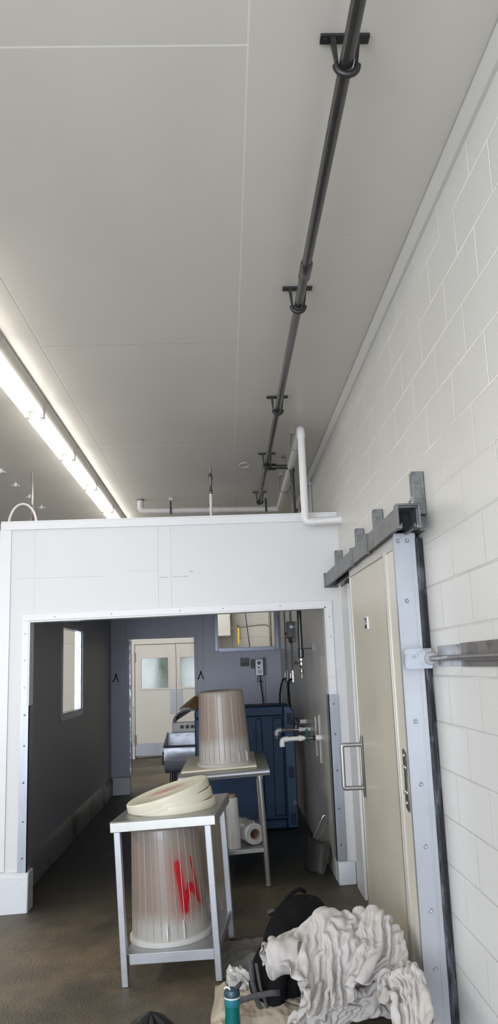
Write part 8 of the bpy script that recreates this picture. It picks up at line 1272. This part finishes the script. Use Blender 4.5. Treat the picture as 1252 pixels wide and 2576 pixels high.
SIDE_CLOTH = (34, [3092,15731,978,-49,68,36,13,36,71,-13,-34,73,23,63,50,-23,30,71,19,-24,93,-35,32,53,9,69,42,21,11,85,9,36,61,-13,55,49,1,63,41,12,46,56,-5,6,78,30,70,24,45,60,22,-43,20,68,-9,-44,84,-3,54,-67,23,50,-66,-30,44,-60,-20,64,-52,-15,68,-45,-20,
73,-31,-25,76,-14,-19,80,-10,-10,76,-4,-4,74,-4,4,77,7,1,79,18,22,60,50,20,77,2,2,-13,89,35,4,68,-9,-1556,-911,16,58,57,34,55,56,-31,-59,62,14,78,51,17,64,47,-9,47,61,-6,-14,84,6,55,38,1,54,50,7,38,68,8,42,66,9,36,60,10,26,62,-13,-7,80,9,53,
43,28,76,27,8,64,42,-16,-39,88,-41,60,-15,-12,49,-77,9,58,-55,6,56,-47,18,55,-55,-6,75,-46,-33,73,1,-26,75,2,-18,73,8,-12,64,3,37,66,-24,12,66,-14,32,77,-5,21,70,36,-10,59,53,-13,38,71,14,-1613,-887,-2,-21,77,-19,30,78,0,-2,85,-6,47,55,14,
58,44,48,91,16,-5,12,76,-6,-4,72,17,82,12,5,52,54,12,50,57,5,3,88,-5,4,72,4,25,74,11,47,54,-5,52,53,16,70,23,-5,39,71,-42,68,-14,-64,55,-28,8,53,-64,1,52,-45,41,33,-26,-36,52,-57,16,78,2,-2,75,-11,-7,74,1,-16,73,7,-25,65,28,52,47,-51,-38,50,
10,57,54,24,48,67,17,13,75,8,-43,-1559,-849,4,-44,69,-9,14,76,3,2,66,-2,42,68,2,23,64,32,78,21,-22,-18,73,14,31,73,-5,59,46,1,50,56,11,60,55,50,10,49,11,58,44,-30,49,55,31,36,58,11,33,65,8,58,47,-16,64,39,-50,50,-37,-40,64,34,-11,63,-39,5,
30,-65,38,56,-29,-82,29,-10,3,73,12,6,79,-12,-1,72,16,-20,55,9,3,75,10,40,45,-36,-27,79,-9,-19,61,21,33,63,7,78,36,15,4,-1564,-916,-36,39,56,-7,25,70,23,-28,83,-11,71,46,28,-49,74,-9,17,69,24,50,41,-1,52,49,12,50,63,-3,53,51,14,54,54,16,60,
42,-46,69,19,-15,51,51,5,26,64,2,27,74,64,48,18,-56,45,34,47,41,55,-34,67,26,-12,18,-75,-9,12,-88,-2,59,-54,-25,79,3,8,53,75,3,74,0,-1,81,-8,-18,60,8,9,69,-5,33,62,19,-98,24,17,-9,82,28,22,80,9,31,67,0,45,-1653,-944,20,71,40,0,63,46,-28,27,
65,17,42,75,-1,-5,57,34,-22,84,-42,89,6,0,56,46,11,46,62,1,51,43,9,47,49,13,62,45,18,51,57,-11,57,26,12,31,71,-66,13,26,-1,38,74,3,70,-10,65,14,40,10,57,65,-64,40,32,27,11,-80,21,45,-68,2,56,-60,-52,53,-1,-6,64,3,-5,70,-3,-10,74,5,12,74,5,
16,93,15,-18,19,93,-37,29,54,31,71,-10,8,77,31,-34,-1653,-921,72,36,35,-3,70,40,29,56,37,-35,8,68,41,27,58,-35,73,6,2,67,48,43,21,55,22,36,64,-10,17,73,9,65,17,18,52,44,30,70,40,-50,2,65,-9,19,69,-23,41,50,-8,70,-19,9,72,9,8,69,6,8,48,50,16,
19,84,-51,61,-2,-53,24,-52,82,6,-21,-9,65,-37,10,61,-31,-7,65,-4,-11,67,-7,4,66,9,16,69,7,-40,83,21,-28,44,53,23,-10,91,-32,56,40,7,-1627,-936,-14,35,59,11,52,51,62,27,23,27,85,0,37,55,43,-30,55,50,-33,8,71,42,13,57,0,29,61,49,68,29,12,66,
32,18,45,56,7,54,53,-24,37,57,-14,51,48,-27,10,67,5,52,-42,14,72,21,12,72,13,-4,51,50,9,77,6,-35,57,28,-78,23,27,-68,-32,9,3,72,-31,79,47,-21,18,73,-6,-22,68,-1,-44,54,8,60,43,1,13,75,-5,-3,84,-23,-29,62,35,10,18,87,15,-1602,-927,-23,-37,72,
-5,27,85,-27,55,57,42,57,6,77,30,25,11,83,38,-48,-10,69,-36,15,78,-4,49,63,24,86,15,78,37,22,15,56,58,-4,47,62,-78,44,34,54,24,49,26,68,29,-32,61,27,-48,60,15,73,48,10,34,61,24,-31,58,35,-6,72,24,-64,-9,-14,-72,21,62,-56,51,-11,7,79,-33,75,
59,9,-4,74,1,-62,41,1,32,57,10,-23,71,-15,70,45,-3,43,49,-49,-8,69,-6,18,-1653,-802,3,84,25,-14,26,66,-7,-40,78,-32,40,67,-2,69,24,93,15,11,5,81,37,-48,25,65,-6,3,83,-26,40,58,21,69,29,3,57,36,-6,52,35,-25,34,71,23,43,49,24,55,38,-21,56,27,
-16,69,24,18,79,-14,73,41,33,-69,54,17,58,44,39,-23,66,-21,-39,56,-5,-74,-11,50,-58,48,17,-11,67,-37,0,90,-8,4,55,71,18,70,-3,20,64,-20,36,69,-9,54,36,-49,34,63,-19,-73,-1682,-794,90,19,-1,31,76,33,-13,41,62,-9,3,78,-76,2,60,15,63,27,88,24,
19,14,89,21,-40,52,50,-15,-29,85,-4,48,62,-26,47,53,2,57,49,-20,38,45,29,56,44,29,68,41,-10,62,20,-27,49,35,-21,75,11,49,40,33,-49,44,13,24,66,35,-34,64,-47,55,62,18,-39,55,-3,-60,36,2,-69,14,66,37,60,-44,17,75,37,22,71,10,4,71,12,24,71,2,
17,70,-25,34,63,-23,-50,-1763,-827,15,74,14,83,35,17,-62,40,44,-25,23,72,61,40,47,-49,10,62,13,79,6,80,39,23,27,72,14,-16,43,52,-10,40,55,-25,14,74,6,35,78,-41,34,64,37,89,-22,39,67,26,-10,70,22,-51,40,24,-2,30,87,-2,37,62,-25,65,9,-5,54,43,
-38,44,-45,7,77,20,17,86,2,-17,59,-26,-66,-23,75,30,66,-50,19,60,-42,-1,65,-25,31,54,75,17,67,-16,22,78,-18,31,70,-19,-26,-1741,-800,-49,26,54,76,36,20,5,76,31,-68,3,64,40,34,53,1,45,47,-36,48,45,36,58,32,53,69,-1,36,60,33,10,62,31,-30,50,
45,-8,41,62,-19,12,76,-35,23,74,73,74,-5,-12,74,22,-6,68,-13,-16,48,38,16,32,71,-26,72,10,-7,54,70,-66,38,2,-46,42,35,-31,65,-16,64,68,5,-64,36,46,39,60,-25,25,60,-40,17,17,-81,6,63,-7,-11,71,-18,40,51,-14,28,82,-18,23,-1671,-716,-64,-52,45,
-12,41,75,82,58,5,-45,48,41,-9,-12,83,-14,52,44,-9,63,30,34,51,46,-10,66,21,27,87,20,74,40,27,-8,59,37,11,59,39,-22,54,41,-28,-6,72,-28,32,83,-29,66,14,76,73,-13,5,63,12,21,72,23,-10,74,18,-26,65,27,-47,59,27,-50,43,60,-78,-12,40,61,57,-5,
-37,67,41,51,59,-26,15,66,-27,19,29,-62,19,51,-58,-9,64,-9,54,39,-33,21,62,-32,-13,-1680,-714,-23,27,69,-43,-29,83,-2,78,38,72,65,-29,-6,0,96,-37,33,62,-11,62,35,28,75,-36,-16,17,96,-20,54,44,34,68,34,-12,80,34,73,29,43,-2,72,27,11,54,45,
-20,57,43,-62,-10,81,-24,80,3,14,53,26,29,64,31,17,78,23,20,75,-3,-25,68,12,-41,47,49,-71,-8,51,-18,68,17,36,72,-26,-8,4,-89,37,64,-28,39,64,60,3,77,-23,-13,69,-15,32,57,-42,47,35,-50,-45,-1765,-742,30,68,48,-25,34,61,-1,21,72,44,62,-9,-15,
72,26,-9,35,81,0,15,71,18,70,-43,-12,58,45,-25,-9,87,-27,45,70,-6,70,42,1,58,32,8,59,48,0,61,48,40,55,36,23,65,-2,-63,22,69,6,55,34,9,51,40,-13,66,27,-16,73,0,8,81,22,-56,19,34,-16,49,55,18,70,-5,38,60,-44,6,-5,-96,15,44,-56,5,70,-6,15,81,
-14,20,70,67,-12,74,13,1,65,-36,-70,-1797,-756,84,12,28,29,67,18,6,55,58,-5,18,63,14,80,1,10,62,41,-11,60,38,-17,38,68,37,59,-2,-35,49,41,3,23,71,-14,51,44,-41,12,81,-7,39,63,-21,50,49,15,57,49,7,79,1,67,70,-17,-1,70,14,0,65,27,-2,66,34,-16,
65,38,-69,-9,60,-8,59,50,-10,52,51,1,37,-74,30,55,-48,19,82,-7,31,5,-71,13,64,-24,18,64,-32,-6,79,-6,-18,88,18,9,46,63,-86,-1828,-756,-18,61,34,55,28,40,-19,62,39,-10,52,57,80,32,35,8,69,42,3,70,26,15,55,59,-7,64,16,9,65,33,-18,0,57,3,42,48,
8,84,9,-11,48,57,-31,-20,88,7,77,-18,9,37,85,-26,70,24,17,84,-5,27,60,28,2,61,34,7,73,30,-31,58,-21,-10,60,40,-9,6,94,-33,62,2,21,6,-78,34,76,-24,-2,60,-27,-11,71,-9,61,38,-40,-27,61,-7,40,48,-34,16,91,-12,-62,-1807,-710,-59,5,57,-15,31,78,
-16,58,41,9,54,49,-4,67,28,10,60,39,7,64,39,8,54,46,76,49,31,-6,56,38,-76,25,40,-3,58,56,85,35,11,30,84,7,-24,58,39,23,49,21,-2,53,51,-31,16,94,-33,60,21,-16,74,29,-12,61,42,-14,69,13,75,45,-21,9,77,12,-22,67,1,-7,14,95,-51,65,-19,22,63,-21,
50,36,-58,0,58,-15,-38,66,-22,-10,61,-1,25,60,-34,66,39,-1,-34,-1845,-726,16,78,-1,-29,65,37,-2,5,88,-2,71,-8,-7,51,55,-5,30,80,-18,49,58,-14,58,52,-25,67,18,42,34,46,-39,34,37,-4,56,64,19,70,20,82,30,2,16,77,30,22,73,24,19,62,35,-28,62,29,
-18,54,35,-13,66,31,-13,47,62,-57,17,70,-2,69,-4,10,69,19,60,19,-73,-25,68,9,-11,70,76,25,68,-9,-26,65,-2,20,65,-22,18,41,-79,-15,74,6,-27,65,7,23,68,-24,-73,-1902,-722,87,27,10,36,75,14,22,62,35,-3,68,36,0,70,28,-18,59,44,-17,50,55,-18,46,
60,-31,15,77,-24,-12,73,-7,59,36,34,77,-3,-38,32,74,19,62,28,12,79,19,66,50,23,27,74,40,-3,67,26,-21,59,37,-36,50,39,43,52,13,-66,63,1,3,43,82,-11,66,33,56,12,-61,0,70,-30,-45,50,-27,18,83,-12,20,58,82,28,64,-7,-36,57,-15,-27,77,1,6,79,-6,
15,70,-18,-65,-1961,-743,-15,77,8,76,43,23,33,58,39,20,62,36,7,64,30,-1,65,43,-1,59,41,6,53,47,-13,59,37,-38,12,66,-21,-1,92,-35,58,27,6,43,53,16,64,29,-6,61,38,24,67,20,-3,80,11,0,71,29,-20,61,30,4,34,64,15,66,16,50,61,-52,-21,77,6,-3,24,
95,-18,74,13,8,65,-16,29,20,-87,16,49,-36,-16,74,4,17,64,-8,-7,73,-7,-11,52,82,9,90,-12,17,71,-25,-49,-1946,-736,-80,27,53,-2,71,25,22,71,18,18,59,30,10,52,24,7,45,63,6,53,40,5,74,44,60,32,41,22,65,35,-56,46,36,-16,9,80,1,35,72,7,62,32,1,60,
45,-13,53,47,-12,69,21,-2,74,26,22,80,-2,3,31,55,19,67,23,-28,69,-10,61,43,-63,-2,74,29,-24,54,77,-1,69,15,-8,51,-46,16,54,-46,40,44,-61,1,78,26,3,49,-20,-33,70,-9,-25,65,-3,33,70,-21,-62,-1959,-649,0,76,6,-55,33,83,-2,62,40,11,60,33,19,70,
19,71,45,19,-39,29,74,-26,51,48,17,76,30,70,34,25,13,75,17,-19,58,40,-31,53,42,11,57,37,12,61,40,-1,41,75,-12,32,68,-10,63,42,37,75,-37,-15,81,10,15,69,11,-13,34,84,-14,59,-35,73,31,-20,-40,70,-6,13,63,69,-6,76,-19,-24,67,0,28,38,-54,18,75,
36,-11,72,-18,1,70,-29,-9,30,-80,-33,40,-42,-116,-1927,-556,71,51,2,2,85,-4,7,55,72,-13,26,66,-17,62,44,54,79,20,23,66,15,-49,-18,84,-23,51,50,25,77,25,64,42,19,15,75,19,-13,65,32,5,63,36,18,65,30,-5,68,33,-32,55,49,15,10,96,1,69,21,20,72,
-50,15,76,24,-18,65,40,-60,28,51,77,38,-14,6,46,-70,-16,71,-1,-8,79,-20,21,57,73,16,72,-18,21,63,11,-6,74,-30,-4,74,-17,-28,62,-37,-14,31,-89,-172,-1980,-500,1,77,-8,78,39,15,34,71,35,15,65,20,-22,42,54,8,48,60,41,79,12,-28,54,26,-37,-12,89,
-15,56,49,25,71,27,62,47,30,-14,75,31,5,56,37,18,64,39,17,80,11,-12,70,23,-21,67,18,27,21,91,-21,54,-2,30,70,19,-11,53,34,-27,69,36,-14,82,-6,68,37,-53,8,24,-73,-14,65,-32,-4,61,26,7,73,-17,42,60,30,-28,52,-37,7,73,-17,-6,85,-14,-23,64,13,
-114,-2002,-621,-41,27,80,-16,75,33,25,62,33,74,55,22,10,49,43,22,54,41,-38,60,29,41,72,15,-16,56,46,-25,-2,81,-7,56,51,2,65,34,19,61,38,-3,65,37,16,63,36,26,65,28,25,79,29,20,67,-57,-11,70,24,-7,26,94,4,60,39,21,64,17,-10,69,10,-23,77,22,
22,75,-24,4,43,-58,-12,46,-44,48,42,-51,-25,51,-49,-17,73,24,46,60,-27,-59,45,-34,-39,70,-12,51,81,-7,-42,-1971,-533,-38,12,79,-57,22,64,-9,63,44,20,69,33,18,64,38,23,58,40,57,48,5,-40,57,39,7,57,47,36,55,32,-2,48,51,-2,56,48,-3,53,51,20,71,
12,1,51,53,23,61,30,15,66,27,-9,84,0,19,71,16,15,67,10,0,57,37,-20,59,-44,3,73,10,15,45,74,18,82,-1,-5,72,-24,-37,65,-23,27,50,-45,-12,34,-70,-1,69,-37,16,74,52,-39,56,-37,-18,-2,-83,-57,45,-18,68,-1848,-505,-80,42,24,8,-41,90,-5,-1,77,-3,
46,60,13,64,42,34,64,30,22,59,37,13,70,-5,-16,39,64,16,53,51,20,67,41,6,62,34,7,68,29,10,76,24,6,76,8,-24,71,-16,22,56,30,18,24,73,30,78,16,18,66,9,-7,75,-2,-9,74,0,-5,74,-15,-54,42,12,46,52,10,-29,75,-29,25,67,7,26,66,-3,-16,66,-16,5,57,
-35,12,79,-27,-27,66,-17,-71,35,-30,-15,-45,-73,-16,-1897,-477,-25,70,45,22,78,13,-65,1,39,45,18,61,46,23,61,48,42,52,19,56,42,15,64,31,-3,55,47,10,65,22,5,71,45,6,59,42,4,73,15,4,68,6,-15,78,-6,-9,22,71,32,64,9,0,66,8,-2,71,-6,0,74,8,-12,
79,13,-1,66,2,-16,63,-20,-18,65,14,-28,65,31,66,11,-18,6,77,-10,-8,78,-13,-30,65,-10,35,49,-42,-15,61,-28,15,76,3,-18,73,-6,-81,28,-19,30,-1975,-487,-22,84,24,-14,33,81,-37,61,12,-9,51,-40,-8,17,77,37,50,63,80,36,14,2,71,37,2,66,46,-51,41,
41,10,63,30,21,58,39,35,63,0,-8,71,16,-66,32,34,22,70,19,55,62,17,-12,71,20,-39,38,42,-1,67,31,-17,77,-8,23,72,-36,-38,61,23,-25,62,-8,-1,72,-13,88,4,-10,24,72,-12,-8,73,-29,-2,72,-5,-11,75,-25,-62,52,4,56,44,-30,27,67,-13,7,74,24,-54,-2004,
-423,31,64,-4,-31,90,10,-13,56,58,-7,51,-29,-61,44,18,-7,69,58,66,38,34,-41,27,59,10,62,52,-1,75,2,51,49,22,-37,37,34,-4,50,56,-3,74,17,-3,77,-9,56,37,9,-30,63,35,-24,46,53,-18,69,2,76,40,7,-68,47,13,-21,72,10,-22,83,-15,-1,71,-22,13,70,-8,
46,49,-16,0,31,70,-13,66,-30,6,68,-51,-7,68,-8,-13,65,-43,19,72,-20,12,74,-2,56,52,-7,-67,-1994,-306,82,46,13,20,89,-36,-3,75,16,-3,73,12,-77,27,26,-44,59,-28,14,67,33,14,42,74,34,15,60,-20,69,-25,8,74,13,-16,63,40,36,16,70,-40,64,6,-6,87,
-21,5,63,57,12,69,2,30,33,62,-64,38,-25,6,67,44,79,32,39,-80,38,-36,-32,64,-16,20,84,-15,23,75,-14,79,31,39,-28,64,12,-49,41,-33,16,61,-41,-3,72,-16,-5,64,-34,15,77,-20,-20,69,-11,20,83,-9,-41,-1995,-179,32,64,-18,83,39,10,3,86,9,5,75,10,
-38,69,14,-25,39,-77,11,71,12,15,47,55,28,-10,78,-36,66,22,33,86,-11,-28,73,12,24,46,53,-49,34,-1,18,75,12,-13,76,25,24,72,29,23,56,45,-72,49,-12,-34,60,26,97,4,25,-27,59,18,-61,48,-54,48,47,65,22,57,-64,22,87,-17,14,61,21,-77,29,-33,67,63,
10,-5,87,10,-14,58,-14,25,50,-64,-14,72,21,15,64,-42,-110,-1964,-102,-2,61,-33,71,36,12,51,68,8,-41,59,-32,-35,70,13,23,81,-18,39,51,-59,17,63,34,-2,38,60,5,19,85,-5,73,17,9,81,-45,-9,73,13,-37,2,77,25,68,-3,0,70,22,15,81,22,-4,76,-5,-26,63,
29,-87,33,-17,90,22,13,-43,57,16,15,57,-19,27,17,80,-2,77,1,33,38,-72,-3,75,-22,-17,65,8,7,68,-42,-3,77,6,25,54,49,-28,64,-15,24,68,-2,8,71,-25,])

hp = thing('cotton_heap', (.45, 3.62, fz(.45)), 'big heap of crumpled off white cotton cloth lying against the sliding door', 'cloth')
up_ = folded_cloth('upper_wrap', *UPPER_CLOTH, 'cotton', hp)
folded_cloth('lower_folds', *LOWER_CLOTH, 'cotton', hp); sf_ = folded_cloth('side_fold', *SIDE_CLOTH, 'cotton', hp); sf_.location = (-.045, 0, -.03)
from mathutils.bvhtree import BVHTree
inv = WM['cotton_heap'].translation
bv = BVHTree.FromPolygons([v_.co+inv for v_ in up_.data.vertices], [tuple(p.vertices) for p in up_.data.polygons])
def on_heap(x, z, off=.008):
    h_ = bv.ray_cast(Vector((x, 2.6, z)), Vector((0, 1, -.12)))
    return (h_[0]+Vector((0, -off, 0))) if h_[0] is not None else None
bm = B(); G = []
for k in range(26):
    t_ = k/25; xc = .385-.065*t_+.01*math.sin(t_*6); z_ = .50-.33*t_; hw = .011+.011*t_
    row = [on_heap(xc+s_*hw, z_+.02*s_*.3, .011+.003*(1-abs(s_))) for s_ in (-1, -.5, 0, .5, 1)]
    if all(row) and (not G or abs(row[2].y-G[-1][2].co.y) < .06): G.append([bm.verts.new(p) for p in row])
for a, b in zip(G, G[1:]):
    for i in range(4): bm.faces.new((a[i], a[i+1], b[i+1], b[i]))
o = obj('cloth_belt', bm, 'cotton', hp); q = o.modifiers.new('t', 'SOLIDIFY'); q.thickness = .004; o.modifiers.new('s', 'SUBSURF').levels = 1
bm = B(); G = []                                           # rolled sleeve end on the left, open towards the viewer
for i in range(15):
    t_ = i/14; c_ = Vector((.27-.135*t_, 3.60-.03*t_, .405+.012*math.sin(t_*3))); r_ = .058+.012*t_
    if i > 12: r_ *= .90 if i == 14 else .98
    rw = []
    for j in range(40):
        a = 2*PI*j/40; w_ = .10*noise.noise(Vector((math.cos(a)*1.6+t_*5, math.sin(a)*1.6, t_*4)))+.05*math.sin(a*4+t_*9)
        rw.append(bm.verts.new(c_+Vector((.012*math.sin(a*2), math.cos(a)*r_*(1+w_), math.sin(a)*r_*(1+w_)*1.05))))
    G.append(rw)
for a, b in zip(G, G[1:]):
    for j in range(40): bm.faces.new((a[j], a[(j+1) % 40], b[(j+1) % 40], b[j]))
o = obj('sleeve', bm, 'cotton', hp); q = o.modifiers.new('t', 'SOLIDIFY'); q.thickness = .005; o.modifiers.new('s', 'SUBSURF').levels = 1

# ------------------------------------------------------------------ camera and light
cam = bpy.data.cameras.new('camera'); co = bpy.data.objects.new('camera', cam); COL.objects.link(co); SC.camera = co
pt, yw, rl = .19107, .033785, -.035631
fwd = Vector((math.sin(yw)*math.cos(pt), math.cos(yw)*math.cos(pt), math.sin(pt))); rt = Vector((math.cos(yw), -math.sin(yw), 0)); up = rt.cross(fwd)
r2 = math.cos(rl)*rt+math.sin(rl)*up; u2 = -math.sin(rl)*rt+math.cos(rl)*up
mw = Matrix((r2, u2, -fwd)).transposed().to_4x4(); mw.translation = Vector((0, 0, 1.6)); co.matrix_world = mw
cam.sensor_fit = 'VERTICAL'; cam.sensor_height = 36; cam.lens = 36*2002.5/2576; cam.clip_start = .02; cam.clip_end = 60

def area(name, loc, aim, sx, sy, power, col):
    l = bpy.data.lights.new(name, 'AREA'); l.shape = 'RECTANGLE'; l.size = sx; l.size_y = sy; l.energy = power; l.color = col
    o = bpy.data.objects.new(name, l); COL.objects.link(o); o.location = loc
    o.rotation_euler = (Vector(aim)-Vector(loc)).to_track_quat('-Z', 'Y').to_euler(); return o
area('rear_daylight_fill', (-2.2, -2.9, 1.5), (-.3, 6, 2.2), 4.5, 2.8, 330, (.86, .92, 1))  # unseen fill added behind the camera, tilted up to brighten the ceiling
area('hall_ceiling_light', (-4.2, 4, 3.40), (-4.2, 4, 0), .3, 8, 140, (1, .96, .88))
area('hall_ceiling_light', (-4.0, 9.5, 3.40), (-4.0, 9.5, 0), .3, 5, 60, (1, .97, .9))
area('corridor_light', (-.9, 12.5, 3.35), (-.7, 15.9, 1.3), 1.6, 1.0, 90, (1, .97, .91))
w = bpy.data.worlds.new('world'); SC.world = w; w.use_nodes = True
w.node_tree.nodes['Background'].inputs[0].default_value = (.80, .88, 1, 1); w.node_tree.nodes['Background'].inputs[1].default_value = 2.2
SC.view_settings.view_transform = 'Standard'; SC.view_settings.look = 'None'; SC.view_settings.exposure = .12; SC.view_settings.gamma = 1
